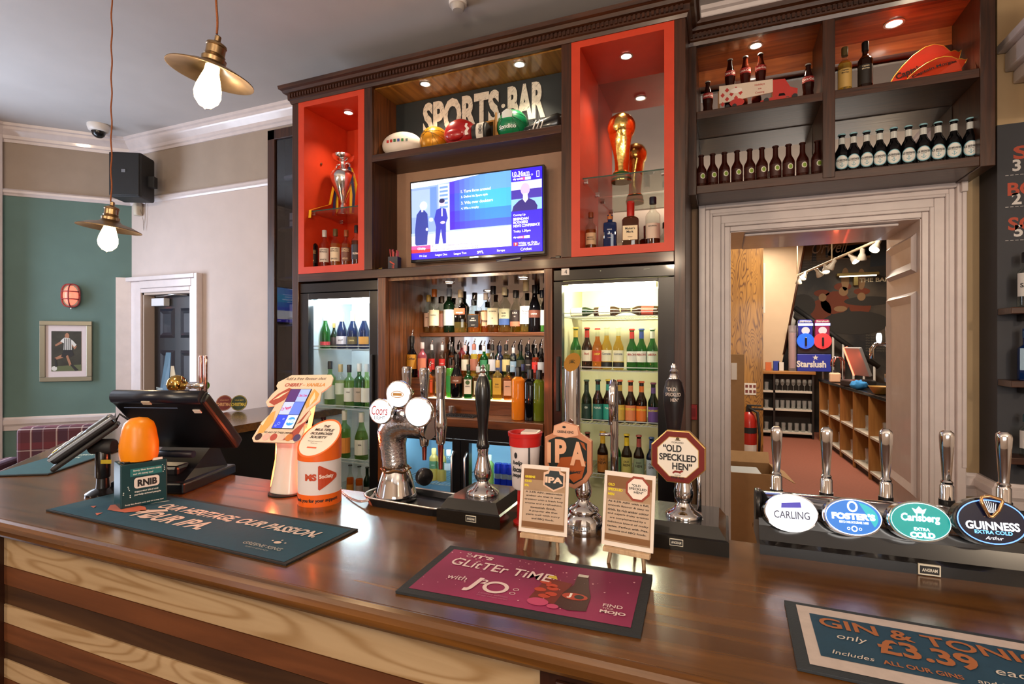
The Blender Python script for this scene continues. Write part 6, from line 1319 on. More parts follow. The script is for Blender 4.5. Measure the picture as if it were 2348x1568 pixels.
mk('slanted_face', frompy([Vector(v) for v in inn], [tuple(range(seg))]), pm('#e6ddd2', .5), t); mk('lid_rim', frompy([(x * 1.01, y * 1.01, z) for x, y, z in top_] + [Vector(v) for v in inn], [(i, (i + 1) % seg, seg + (i + 1) % seg, seg + i) for i in range(seg)], True), OR, t)
dirn = Vector((math.cos(-.55 + math.pi / 2), math.sin(-.55 + math.pi / 2), 0)); tang = Vector((math.cos(-.55), math.sin(-.55), 0)); upv = (dirn * 2 * R_ + Vector((0, 0, .093))).normalized()
MS_ = M4((0, 0, .1915), tang, upv)
lettering(t, [('THE', .0, .046, .022, .010, {'bold': .03, 'shear': .2}), ('MULTIPLE', 0, .031, .066, .010, {'bold': .03, 'shear': .2}), ('SCLEROSIS', -.002, .016, .075, .010, {'bold': .03, 'shear': .2}), ('SOCIETY', -.004, .001, .058, .010, {'bold': .03, 'shear': .2}), ('Please give generously', -.006, -.016, .05, .004), ('Thank you', -.006, -.024, .024, .004)], INK, MS_, lift=.0015)
printed(t, [rect(-.02, .012, -.043, -.038)], pm('#e0522a', .5), MS_, .0015)
MC = M4((0, -R_ * 1.002, 0))
printed(bw2, [[(.0, .052), (.004, .049), (.056, .08), (.058, .086), (.056, .092), (.004, .121), (.0, .118)]], pm('#b8401e', .5), MC, .0006, bend=R_)
lettering(bw2, [('MS', -.021, .087, .034, .02, {'bold': .06})], pm('#b8401e', .5), MC, bend=R_); lettering(bw2, [('Society', .024, .087, .042, .015, {'bold': .04})], pm('#f0d8d0', .5), MC, bend=R_, lift=.0012)
lettering(t, [('Thank you for your support', -.012, .018, .145, .013, {'bold': .04})], INK, M4((0, -R_ * 1.012, 0)), bend=R_)
# chain from the tin to the tap column
pa, pb = G(795, 1150, BT), G(880, 1120, BT); t = thing('steel_chain', 'thin steel chain lying between the charity tin and the tap column', 'chain', (pa.x, pa.y, BT))
ks = 46; path = []
A_, B_, C_ = G(783, 1128, BT), G(835, 1178, BT), G(862, 1128, BT + .03)
for i in range(ks):
    u = i / (ks - 1); q = A_ * (1 - u) ** 2 + B_ * 2 * u * (1 - u) + C_ * u ** 2; path.append(q - pa + Vector((0, 0, .003)))
lk = tube([(.0055 * math.cos(a), .0032 * math.sin(a), 0) for a in [2 * math.pi * i / 10 for i in range(11)]], .0009, 4)
bmx = bmesh.new()
for i in range(ks - 1):
    dv = (path[i + 1] - path[i]); q = dv.to_track_quat('X', 'Z').to_matrix().to_4x4()
    m2 = lk.copy(); m2.transform(Matrix.Translation((path[i] + path[i + 1]) / 2) @ q @ Matrix.Rotation((i % 2) * 1.2 + .2, 4, 'X')); bmx.from_mesh(m2); bpy.data.meshes.remove(m2)
me = bpy.data.meshes.new('m'); bmx.to_mesh(me); bmx.free(); mk('chain', me, STEEL, t)
# --- three-headed chrome beer font with drip tray
p = G(908, 1150, BT); t = thing('beer_font', 'curved chrome beer font with three round lit badges and tall handles', 'beer tap', (p.x, p.y, BT), math.radians(-6))
FR = pm((.72, .72, .74), .12, 1.0, noise=.25, nscale=140, bump=.35)
mk('foot', lathe([(.062, 0), (.063, .012), (.06, .02), (.052, .05), (.040, .085), (.036, .09)], 32), CHROME, t, (0, 0, .012))
def P_(px, py, dz=0): q = W(px, py, p.y); return (q.x - p.x, dz, q.z - BT)
path = [(0, 0, .09), (-.004, 0, .13), (-.012, 0, .18), (-.016, 0, .225), (.0, 0, .248), (.04, 0, .255), (.085, 0, .245), (.115, 0, .238)]
mk('column', tube([(-.002, 0, .085), (-.006, 0, .12), (-.013, 0, .17), (-.014, 0, .205), (.006, 0, .232), (.045, 0, .242), (.085, 0, .238), (.118, 0, .232)], .03, 20, rr=[.038, .037, .040, .046, .046, .042, .035, .031]), FR, t)
mk('end_collar', tube([(.112, 0, .233), (.13, 0, .231)], .034, 20), CHROME, t)
badges = [(922, 903, .04, 0), (882, 943, .037, -.03), (975, 943, .042, -.03)]
for i, (px, py, r, dy) in enumerate(badges):
    q = P_(px, py); c_ = Vector((q[0], -.05 + dy, q[2]))
    k = (p.y + c_.y) / p.y; q2 = W(px, py, p.y + c_.y); c_ = Vector((q2.x - p.x, c_.y, q2.z - BT))
    hd = mk('badge_head', lathe([(.001, -.075), (.012, -.07), (r * .7, -.03), (r * .98, -.005), (r, .002), (r * .98, .007), (r * .9, .009)], 28), CHROME, t, Matrix.Translation(c_) @ Matrix.Rotation(.22, 4, 'Z') @ Matrix.Rotation(math.pi / 2, 4, 'X'))
    le = mk('badge_lens', lathe([(.001, .012), (r * .6, .0115), (r * .9, .009), (r * .92, .006)], 28), pm((.92, .95, 1.0), .25, emit=.7), hd)
    ML = Matrix.Translation((0, 0, .0125))
    if i == 0: printed(le, ring2(0, 0, .02, .010, .002, 20) + [rect(-.014, .014, -.004, .004)], pm('#b98a4a', .4), ML)
    if i == 1: lettering(le, [('Coors', 0, .004, .05, .026, {'shear': .2, 'bold': .0})], pm('#b02030', .4), ML); lettering(le, [('LIGHT', 0, -.016, .034, .010, {})], pm('#5a6a7a', .4), ML)
mk('bridge', tube([(-.03, -.005, .262), (.02, .0, .268), (.07, 0, .262)], .012, 10), CHROME, t)
for px, y0, y1, dy in ((932, 840, 905, .03), (975, 843, 915, .03), (1018, 838, 945, .0)):
    a_, b_ = W(px, y0, p.y + dy), W(px, y1, p.y + dy)
    zb_, zt_ = b_.z - BT, a_.z - BT
    hz = mk('handle', lathe([(.009, zb_ - .05), (.010, zb_ - .02), (.0085, zb_), (.0135, zt_ - .02), (.0135, zt_ - .006), (.01, zt_)], 14, 4), CHROME, t, (b_.x - p.x, dy, 0))
    if px > 960:
        mk('tap_body', lathe([(.010, -.1), (.013, -.095), (.018, -.05), (.018, -.03), (.014, -.01), (.012, .03)], 16), CHROME, hz, (0, 0, zb_ + .01 - (0 if px > 1000 else .05)))
        mk('spout', lathe([(.006, -.17), (.0085, -.1)], 12), pm((.5, .12, .08), .12, 1.0), hz, (0, 0, zb_ + .01 - (0 if px > 1000 else .02)))  # spout metal tinted, red light put into its colour
mk('drain_cap', lathe([(.02, -.012), (.026, -.008), (.026, .008), (.02, .012)], 20), BLACK, t, Matrix.Translation((.075, .04, .075)) @ Matrix.Rotation(math.pi / 2, 4, 'Y') @ Matrix.Rotation(.4, 4, 'X'))
mk('neck_chain', tube([(.044 * math.cos(a), .044 * math.sin(a), .1 + .004 * math.sin(5 * a)) for a in [2 * math.pi * i / 30 for i in range(31)]], .003, 5), pm('#6a4a2a', .4, .8), t)
pd = p; q0 = G(846, 1160, BT); td = thing('drip_tray', 'shallow dark drip tray with steel rim under the curved beer font', 'drip tray', (p.x + .06, p.y, BT), math.radians(-4))
outl = rrect(-.15, .17, -.075, .07, .06, 8)
bm = bmesh.new(); n_ = len(outl)
rings_ = [[bm.verts.new((x * k, y * k, z)) for x, y in outl] for k, z in ((.92, 0), (1.0, .022), (1.0, .024), (.965, .024), (.90, .008))]
for r0, r1 in zip(rings_, rings_[1:]):
    for i in range(n_): bm.faces.new((r0[i], r0[(i + 1) % n_], r1[(i + 1) % n_], r1[i]))
bm.faces.new(rings_[0][::-1]); bm.faces.new(rings_[-1])
mk('tray', bmm(bm), pm('#1c1d20', .3, .4), td); mk('steel_rim', tube([(x, y, .0245) for x, y in outl + outl[:1]], .003, 6), STEEL, td)
# --- hand pumps
def pump_base(t, x0, x1, y0, y1, h, badge_x):
    vs = []
    for z, i in ((0, 0), (h * .55, 0), (h * .6, .006), (h, .022)): vs += [(x0 + i, y0 + i, z), (x1 - i, y0 + i, z), (x1 - i, y1 - i, z), (x0 + i, y1 - i, z)]
    fs = [(3, 2, 1, 0), (12, 13, 14, 15)]
    for k in range(3):
        for e in range(4): fs.append((4 * k + e, 4 * k + (e + 1) % 4, 4 * k + 4 + (e + 1) % 4, 4 * k + 4 + e))
    b_ = mk('plinth', frompy(vs, fs), pm('#0a0b0a', .22, coat=.5), t)
    bd_ = mk('maker_plate', boxes((badge_x - .015, badge_x + .015, y0 - .0015, y0, h * .18, h * .46), bev=.0005), pm('#cfc8b8', .4), b_)
    printed(bd_, [rect(badge_x - .0138, badge_x + .0138, h * .21, h * .43)], INK, M4((0, y0 - .0016, 0)), .0002)
    lettering(bd_, [('ANGRAM', badge_x, h * .32, .022, .006, {'bold': .02})], pm('#d8d4c8', .4), M4((0, y0 - .0018, 0)))
pL, pR = G(997, 1197, BT), G(1150, 1213, BT)
t = thing('hand_pump', 'beer hand pump with tall glossy black handle and no sign', 'hand pump', ((pL.x + pR.x) / 2, (pL.y + pR.y) / 2, BT), 0)
hw = (pR.x - pL.x) / 2; pump_base(t, -hw, hw, 0, .21, .06, .01)
def baluster(t, x, y, z0, s=1.0, name='chrome_column'):
    return mk(name, lathe([(.045 * s, 0), (.046 * s, .004 * s), (.043 * s, .010 * s), (.028 * s, .020 * s), (.018 * s, .03 * s), (.016 * s, .036 * s), (.022 * s, .045 * s), (.025 * s, .06 * s), (.022 * s, .075 * s), (.015 * s, .1 * s), (.014 * s, .115 * s), (.0155 * s, .118 * s), (.0155 * s, .128 * s)], 28), CHROME, t, (x, y, z0))
c_ = W(1098, 1140, pL.y + .09); baluster(t, .002, .09, .06, 1.0)
zt = W(1096, 862, pL.y + .09).z - BT
HL = zt - .188
mk('handle', lathe([(.016, .186), (.018, .19), (.018, .198), (.0145, .204), (.0125, .23), (.0145, .188 + HL * .35), (.021, .188 + HL * .65), (.022, .188 + HL * .78), (.018, .188 + HL * .92), (.011, .188 + HL)], 28), BLACK, t, (.002, .09, 0))
mk('finial', lathe([(.010, 0), (.009, .004), (.006, .008), (.009, .013), (.006, .018), (.0045, .02), (.0062, .025), (.003, .031), (.001, .032)], 20), CHROME, t, (.002, .09, .188 + HL))
pR2 = G(1672, 1279, BT); pL2 = Vector((pR2.x - .205, pR2.y, BT))
t = thing('hand_pump', 'beer hand pump with octagonal red and white ale sign', 'hand pump', ((pL2.x + pR2.x) / 2, pR2.y, BT), 0)
pump_base(t, -.1025, .1025, 0, .20, .058, -.01)
c2 = W(1568, 1195, pR2.y + .075); cx_ = c2.x - t.location.x; baluster(t, cx_, .075, .058, .95)
def WZ(px, py, dy): q = W(px, py, pR2.y + dy); return q.x - t.location.x, q.z - BT
hx, hz0 = WZ(1545, 1000, .06); _, hz1 = WZ(1543, 868, .06)
mk('tilting_handle', lathe([(.014, 0), (.017, .02), (.0245, (hz1 - hz0) * .55), (.0255, (hz1 - hz0) * .75), (.019, (hz1 - hz0) * .95), (.013, hz1 - hz0)], 24), pm('#1c1216', .35, noise=.9, nscale=14), t, (hx, .06, hz0))
mk('handle_core', tube([(cx_, .075, .17), (hx, .06, hz0 + .01)], .010, 12), CHROME, t)
mk('finial', lathe([(.012, 0), (.011, .006), (.007, .012), (.010, .018), (.006, .024), (.007, .03), (.004, .036), (.001, .037)], 20), CHROME, t, (hx, .06, hz1))
lettering(t, [('"OLD', -.004, hz0 + (hz1 - hz0) * .83, .022, .009, {'bold': .01}), ('SPECKLED', 0, hz0 + (hz1 - hz0) * .74, .036, .008, {'bold': .01}), ('HEN"', .004, hz0 + (hz1 - hz0) * .65, .018, .008, {'bold': .01})], pm('#c9b8b0', .5), M4((hx, .06 - .0255, 0)), bend=.03)
mk('side_rod', tube([(cx_ + .035, .1, .058), (cx_ + .033, .1, .2)], .005, 10), CHROME, t)
ox, oz = WZ(1554, 1048, 0.01); Ro = .066
octo = lambda r: [(r * math.cos(math.radians(22.5 + 45 * k)), r * math.sin(math.radians(22.5 + 45 * k))) for k in range(8)]
MO = M4((ox, .012, oz), (1, -.06, 0), (0, 0, 1))
cl = mk('pump_clip', prism(octo(Ro), .012, .003), pm('#c09a5a', .3, .6), t, MO)
mk('red_border', prism(octo(Ro * .96), .003, .001), pm('#6a1e1a', .35), cl, Matrix.Translation((0, 0, .0015)))
printed(cl, [octo(Ro * .76)], pm('#b8985a', .4), None, .0022); printed(cl, [octo(Ro * .735)], pm('#ded6cc', .45), None, .0026)
lettering(cl, [('“OLD', -.012, .02, .042, .017, {'bold': .03}), ('SPECKLED', 0, -.001, .083, .016, {'bold': .03}), ('HEN”', .010, -.021, .044, .016, {'bold': .03}), ('MORLAND', 0, .034, .026, .004, {}), ('CRAFTED', 0, -.042, .014, .003), ('FINE ALE', 0, -.0475, .028, .005, {'bold': .01})], INK, None, lift=.0032)
printed(cl, [[(-.012, -.036), (-.006, -.031), (.004, -.032), (.01, -.029), (.013, -.032), (.006, -.036), (.009, -.039), (.002, -.036), (-.006, -.036), (-.01, -.039)]], pm('#7a2018', .4), None, .0032)
printed(cl, [ell(0, .043, .004, .0035, 10), rect(-.006, .006, .0385, .0405)], pm('#5a4a30', .4), None, .0032)
# --- chrome pillar pump with shield sign
p = G(1338, 1216, BT); t = thing('pillar_pump', 'tall chrome pillar beer pump with amber shield sign', 'beer tap', p, 0)
mk('foot', lathe([(.052, 0), (.053, .008), (.052, .02), (.046, .036), (.032, .05), (.022, .056)], 32), CHROME, t)
lettering(t, [('REAL ALE', 0, .022, .05, .009, {'bold': .02})], pm('#8a8a8c', .4), M4((0, -.0525, 0)), bend=.052)
baluster(t, 0, 0, .05, .85, 'chrome_column')
q = W(1312, 830, p.y + .03); xo = q.x - p.x; zt = q.z - BT; q0 = W(1312, 1010, p.y + .03)
seg = 28; vs = []
for i in range(seg):
    a = 2 * math.pi * i / seg; vs.append((.0215 * math.cos(a), .0215 * math.sin(a), 0))
for i in range(seg):
    a = 2 * math.pi * i / seg; vs.append((.0215 * math.cos(a), .0215 * math.sin(a), zt - .12 + .024 * math.sin(a)))
fs = [(i, (i + 1) % seg, seg + (i + 1) % seg, seg + i) for i in range(seg)]
me = frompy(vs, fs, True)
pil = mk('pillar', me, CHROME, t, (xo, .03, .12))
mk('pillar_cap', frompy([v for v in vs[seg:]], [tuple(range(seg))]), pm('#b9853a', .3, .5), pil)
mc = M4((0, 0, zt - .12), (1, 0, 0), (0, .0215, .024)); printed(pil, [ell(0, 0, .004, .004, 10)] + [[(0, .004), (.009 * math.cos(a), .009 * math.sin(a)), (.009 * math.cos(a + .3), .009 * math.sin(a + .3))] for a in [.6, 1.3, 2.0, 2.7, 3.6, 5.6]], pm('#4a3a1a', .4), mc, .001)
q = W(1301, 1048, p.y - .03); sx0, sz0 = q.x - p.x, q.z - BT
k = hpx(1300, 0, 1, p.y - .03)
def S_(pts): return [((x - 1301) * k, (1048 - y) * k) for x, y in pts]
shield = S_([(1247, 1005), (1268, 996), (1268, 978), (1292, 968), (1326, 976), (1329, 992), (1357, 1008), (1357, 1082), (1345, 1102), (1318, 1120), (1290, 1112), (1258, 1090), (1246, 1070)])[::-1]
MO = M4((sx0, -.03, sz0), (1, .02, 0), (0, 0, 1))
cl = mk('pump_clip', prism(shield, .014, .002), pm('#c98a6a', .35, .35), t, MO)
inner_ = S_([(1256, 1012), (1275, 1003), (1322, 1002), (1347, 1014), (1347, 1078), (1336, 1096), (1316, 1109), (1292, 1102), (1262, 1083), (1256, 1065)])[::-1]
printed(cl, [inner_], pm('#14201f', .4), None, .0006); printed(cl, [S_([(1285, 1050), (1315, 1045), (1345, 1055), (1340, 1075), (1310, 1082), (1275, 1075)])[::-1], S_([(1330, 1010), (1340, 1014), (1345, 1030), (1338, 1024)])[::-1], S_([(1300, 1090), (1340, 1075), (1335, 1093), (1316, 1105)])[::-1]], pm('#9a4a1c', .4), None, .001)
tt_ = mk('title_plate', prism(S_([(1268, 998), (1270, 979), (1292, 969), (1325, 977), (1327, 996), (1298, 1004)])[::-1], .003), pm('#dba88c', .35), cl, Matrix.Translation((0, 0, .003)))
lettering(tt_, [('GREENE KING', (1297 - 1301) * k, (1048 - 990) * k, .042, .0065, {'bold': .02})], INK, None); printed(tt_, [ell((1294 - 1301) * k, (1048 - 979) * k, .005, .003, 10)], INK, None)
lettering(cl, [('I', (1258 - 1301) * k, (1048 - 1040) * k, .010, .052, {'bold': .08}), ('P', (1286 - 1301) * k, (1048 - 1035) * k, .030, .06, {'bold': .05}), ('A', (1326 - 1301) * k, (1048 - 1038) * k, .040, .06, {'bold': .05})], pm('#d8a484', .35), None, lift=.003); lettering(cl, [('PALE ALE', (1318 - 1301) * k, (1048 - 1080) * k, .03, .006, {'bold': .02})], INK, None, lift=.003)
# --- swan neck tap
q = G(1407, 1240, BT); Y = q.y + .06; xx = XW(1407, Y); t = thing('swan_neck_tap', 'slim chrome swan neck tap standing behind the larger easel', 'tap', (xx, Y, BT))
z1 = ZW(1407, 890, Y) - BT
mk('upright', tube([(-.0, .012, 0), (-.0, .012, z1 - .02), (0, .008, z1 + .004), (0, -.004, z1 + .014), (0, -.014, z1), (0, -.016, z1 - .03), (0, -.016, z1 - .09)], .0095, 14), CHROME, t)
mk('spout', lathe([(.006, 0), (.0095, .02), (.0095, .09)], 14), CHROME, t, (0.004, -.016, z1 - .17)); mk('drip_nozzle', tube([(0, 0, .0), (-.03, -.005, -.002)], .003, 8, rr=[.005, .0025]), CHROME, t, (-.004, -.01, z1 - .115))
mk('foot', lathe([(.02, 0), (.02, .01), (.012, .018)], 18), CHROME, t)
# --- red lidded collection cup on a stand
p = G(1204, 1200, BT); p.y = 1.30; p.x = XW(1204, p.y) ; t = thing('collection_cup', 'white collection cup with red lid and red stem beside the black pump', 'charity cup', (p.x, p.y, BT), .1)
REDP = pm('#b81f1c', .35)
ztop, zl, zb_ = ZW(1204, 995, p.y) - BT, ZW(1204, 1018, p.y) - BT, ZW(1204, 1118, p.y) - BT
mk('cup', lathe([(.030, zb_), (.034, zb_ + .005), (.040, zl)], 28), pm('#d8d0d2', .4), t)
mk('lid', lathe([(.042, zl - .002), (.043, ztop - .004), (.045, ztop - .004), (.046, ztop + .006), (.040, ztop + .006), (.036, ztop - .004), (.001, ztop - .006)], 28), REDP, t)
mk('lid_flap', boxes((-.008, .038, -.02, .028, ztop - .003, ztop + .009), bev=.004), pm('#d8c8be', .4), t)
mk('stem', lathe([(.03, 0), (.032, .006), (.022, .012), (.02, zb_)], 20), REDP, t)
hc_ = (zl + zb_) / 2
lettering(t, [('help', -.012, hc_ + .014, .03, .014, {'bold': .04, 'shear': .2}), ('local', -.012, hc_ - .002, .032, .014, {'bold': .04, 'shear': .2}), ('people', -.012, hc_ - .018, .034, .014, {'bold': .04, 'shear': .2})], INK, M4((0, -.0375, 0)), bend=.037)
printed(t, [ell(-.016, hc_ + .034, .005, .008)], INK, M4((0, -.0385, 0)), .0008, bend=.038); mk('strap', boxes((.018, .022, -.036, -.034, zb_ + .03, zl)), INK, t)
# --- little easels with cards
def easel(label, cs, feet, lines, head, emblem):
    f0, f1 = G(*feet[0], BT), G(*feet[1], BT); c = (f0 + f1) / 2; wv = f1 - f0; t = thing('easel_card', label, 'easel', (c.x, c.y, BT), math.atan2(wv.y, wv.x) - .06)
    y0 = c.y + .0; BL, BR = W(*cs[3], y0 + .005), W(*cs[2], y0 + .005); TL, TR = W(*cs[0], y0 + .03), W(*cs[1], y0 + .03)
    w = ((BR - BL).length + (TR - TL).length) / 2; h = ((TL - BL).length + (TR - BR).length) / 2; zb = (BL.z + BR.z) / 2 - BT; xc = (BL.x + BR.x + TL.x + TR.x) / 4 - c.x; fwid = (f1 - f0).length / 2
    PINE = wood('#a8896a', '#c9ab8a', 'Z', 2, .6)
    sl = .16
    for s in (-1, 1): mk('leg', tube([(s * fwid + xc * .6, 0, 0), (s * fwid * .55 + xc, zb * sl + .1 * sl + .006, zb + .1)], .0042, 4), PINE, t)
    mk('rear_leg', tube([(xc, .07, 0), (xc, .03, zb + .1)], .0035, 4), PINE, t)
    mk('ledge', boxes((xc - w * .45, xc + w * .45, -.006, .008, zb - .012, zb - .002), bev=.001), PINE, t)
    MT = M4((xc, .0 + .002, zb), (1, 0, 0), (0, sl, 1))
    sl_ = mk('plastic_sleeve', prism(rect(-w / 2, w / 2, 0, h), .003), pm('#e2d8d0', .12, coat=.6), t, MT)
    ca = mk('card', prism(rect(-w * .44, w * .44, h * .06, h * .94), .0008), pm('#a08468', .3, noise=.25, nscale=12, coat=.3), sl_, Matrix.Translation((0, 0, .0012)))
    printed(ca, [rect(-w * .44, w * .44, h * .08, h * .16), rect(-w * .44, w * .44, h * .78, h * .94)], pm('#7a5638', .3), None, .0003); printed(ca, [rect(-w * .42, w * .42, h * .16, h * .62)], pm('#b8a18c', .3), None, .0003)
    lettering(ca, [(s, -w * .41, h * (.82 - .065 * i), None, h * .036, {'al': 'l', 'bold': .05}) for i, s in enumerate(head)], pm('#d8c41c', .5), None)
    n = len(lines)
    lettering(ca, [(s, 0, h * (.595 - (.44 / n) * i), w * .80 * min(1, len(s) / 24), h * .030, {'bold': .02}) for i, s in enumerate(lines)], pm('#1c1410', .5), None)
    if emblem == 'o':
        O = lambda r: [(w * .17 + r * math.cos(math.radians(22.5 + 45 * k_)), h * .80 + r * math.sin(math.radians(22.5 + 45 * k_))) for k_ in range(8)]
        printed(ca, [O(w * .25)], pm('#8a3a2a', .4), None, .0006); printed(ca, [O(w * .205)], pm('#e0d6cc', .4), None, .0009); lettering(ca, [('"OLD', w * .14, h * .845, w * .17, h * .032, {'bold': .02}), ('SPECKLED', w * .17, h * .80, w * .34, h * .032, {'bold': .02}), ('HEN"', w * .19, h * .755, w * .18, h * .032, {'bold': .02})], INK, None, lift=.0014)
    else:
        sh = [(x * w * .22 + w * .2, y * h * .17 + h * .80) for x, y in ((-1, .6), (-.6, .75), (-.5, 1.1), (.5, 1.1), (.6, .75), (1, .6), (1, -.5), (0, -1), (-1, -.5))][::-1]
        printed(ca, [sh], pm('#d8b49c', .4), None, .0006); printed(ca, [[((x - w * .2) * .86 + w * .2, (y - h * .8) * .78 + h * .79) for x, y in sh]], pm('#1c2a30', .4), None, .0009); lettering(ca, [('IPA', w * .2, h * .80, w * .36, h * .09, {'bold': .05})], pm('#e0c0a8', .4), None, lift=.0014)
easel('small easel holding a beer card, the one beside the red-lidded cup', [(1203, 1063), (1306, 1072), (1301, 1232), (1187, 1214)], [(1200, 1262), (1277, 1271)], ['A 3.6% ABV, sessionable', 'amber ale that is easy', 'drinking with a fresh hop', 'aroma and a refreshing,', 'sweetish finish.', 'A popular ale that', 'pairs well with curry', 'and BBQ foods.'], ['GREENE', 'KING', 'IPA'], 's')
easel('small easel holding a beer card, the one before the octagonal pump sign', [(1384, 1079), (1503, 1088), (1498, 1269), (1377, 1244)], [(1393, 1291), (1476, 1306)], ['At 4.5% ABV with a full,', 'smooth flavour & easy to', 'drink. Its rich amber colour', 'and superb fruity aromas', 'are complemented by a', 'delicious blend of malty', 'tastes. Perfect with Pies,', 'Sausage and BBQ foods.'], ['OLD', 'SPECKLED', 'HEN'], 'o')
# --- long tap bank
pL = G(1742, 1270, BT); yb0 = pL.y; t = thing('tap_bank', 'long black and chrome tap bank with four lit oval badges and five handles', 'beer tap', (pL.x, yb0, BT), math.radians(1.5))
Lx = 1.0
vs = []
for x in (0, Lx):
    for y, z in ((0, 0), (-.0, .022), (.008, .03), (.02, .06), (.028, .085), (.12, .085), (.16, .06), (.17, 0)): vs.append((x, y, z))
n = 8; fs = [tuple(range(n)), tuple(range(2 * n - 1, n - 1, -1))] + [(i, n + i, n + (i + 1) % n, (i + 1) % n) for i in range(n)]
bm = bmesh.new(); bm.from_mesh(frompy(vs, fs)); mk('plinth', bmm(bm), pm('#0b0b0d', .2, coat=.5), t)
mk('chrome_roll', tube([(.0, .05, .10), (Lx, .05, .10)], .032, 22), pm((.45, .45, .47), .14, 1.0), t)
mk('end_cap', tube([(-.006, .05, .10), (.006, .05, .10)], .036, 22), BLACK, t)
bp_ = mk('maker_plate', boxes((.296, .334, .0, .0035, .002, .024)), pm('#cfc8b8', .4), t, Matrix.Translation((-.0, -.004, .0)))
printed(bp_, [rect(.2985, .3315, .005, .021)], INK, M4((0, -.0002, 0)), .0003); lettering(bp_, [('ANGRAM', .315, .013, .026, .007, {'bold': .02})], pm('#d8d4c8', .4), M4((0, -.0006, 0)))
def TW(px, py, y): q = W(px, py, yb0 + y); return q.x - pL.x, q.z - BT
bad = [(1814, 1176, 108, 76, '#e6ecff', 'c'), (1956, 1187, 115, 78, '#2a6ad0', 'f'), (2112, 1198, 121, 82, '#178a8a', 'k'), (2277, 1200, 136, 98, '#0a0f2a', 'g')]
for px, py, wpx, hpx_, col, kind in bad:
    yy = -.01; x, z = TW(px, py, yy); rx = wpx / 2 / F * Zd(px, yb0 + yy) * 1.03; ry = hpx_ / 2 / F * Zd(px, yb0 + yy) * 1.04
    rx = rx * .97 / max(.8, math.cos(.45))* .93
    MB_ = M4((x, yy, z), (1, .12, 0), (0, .28, 1))
    rimm = mk('badge', prism(ell(0, 0, rx * 1.05, ry * 1.06, 40), .022, .004), pm((.55, .56, .58), .12, 1.0) if kind != 'g' else BLACK, t, MB_)
    ln = mk('badge_lens', prism(ell(0, 0, rx * .98, ry * .98, 40), .004, .001), pm(col, .25, emit={'c': .85, 'f': .6, 'k': .6, 'g': .15}[kind]), rimm, Matrix.Translation((0, 0, .003)))
    EW = pm('#f4f8ff', .3, emit=1.6); L0 = None
    if kind == 'c':
        printed(ln, [[(-rx * .38, ry * .25), (rx * .38, ry * .32), (rx * .36, ry * .62), (-rx * .36, ry * .52)]], pm('#2a22a0', .3, emit=.5), None); lettering(ln, [('CARLING', 0, -ry * .12, rx * 1.34, ry * .42, {'bold': .01})], pm('#1c2048', .3), None)
    elif kind == 'f':
        printed(ln, [ell(0, 0, rx * .95, ry * .95, 32)], pm('#0f63b8', .3, emit=.7), None, .0003); printed(ln, [[(rx * .85 * math.cos(a), ry * .85 * math.sin(a)) for a in [-.6 + 1.9 * i / 12 for i in range(13)]]], pm('#1798a8', .3, emit=.8), None, .0005)
        printed(ln, ring2(0, ry * .58, .010, .0115, .0035, 20) + ring2(0, -ry * .62, .006, .006, .002, 14) + ring2(0, 0, rx * .97, ry * .97, .0015, 40), EW, None, .0009); lettering(ln, [("FOSTER'S", 0, ry * .04, rx * 1.5, ry * .36, {'bold': .06}), ('ESTD MELBOURNE 1888', 0, -ry * .28, rx * 1.0, ry * .12, {'bold': .02}), ('o', -rx * .2, -ry * .62, .006, None), ('o', rx * .2, -ry * .62, .006, None)], EW, None, lift=.0012)
    elif kind == 'k':
        printed(ln, [[(-.008, ry * .42), (.008, ry * .42), (.013, ry * .68), (.006, ry * .6), (0, ry * .78), (-.006, ry * .6), (-.013, ry * .68)]] + ring2(0, 0, rx * .96, ry * .96, .001, 40), EW, None, .0007); lettering(ln, [('Carlsberg', 0, ry * .14, rx * 1.25, ry * .52, {'shear': .1, 'bold': .03}), ('EXTRA', 0, -ry * .4, rx * .5, ry * .16, {'bold': .03}), ('COLD', 0, -ry * .7, rx * .8, ry * .3, {'bold': .06})], EW, None, lift=.001)
    else:
        printed(ln, ring2(0, 0, rx * .97, ry * .97, .0022, 44), pm('#5a8aff', .3, emit=2.0), None, .0008); lettering(ln, [('GUINNESS', 0, -ry * .18, rx * 1.5, ry * .36, {'bold': .03}), ], EW, None, lift=.001); lettering(ln, [('EXTRA COLD', 0, -ry * .46, rx * 1.05, ry * .16, {'bold': .03})], pm('#6ab8ff', .3, emit=1.4), None, lift=.001); lettering(ln, [('Arthur', 0, -ry * .7, rx * .5, ry * .14, {'shear': .4})], EW, None, lift=.001)
        mk('harp', tube([(-.006, ry * .25, .006), (-.016, ry * .85, .008), (-.014, ry * 1.05, .008), (.0, ry * 1.12, .008), (.018, ry * 1.0, .008), (.02, ry * .9, .008), (.012, ry * .5, .006), (.0, ry * .22, .006), (-.006, ry * .25, .006)], .0032, 8), pm('#c89a6a', .2, .8), ln)
        printed(ln, [[(-.010 + .004 * k_, ry * (.95 - .03 * k_)), (-.0092 + .004 * k_, ry * (.95 - .03 * k_)), (-.003 + .002 * k_, ry * .4), (-.0038 + .002 * k_, ry * .4)] for k_ in range(6)], EW, None, .004)
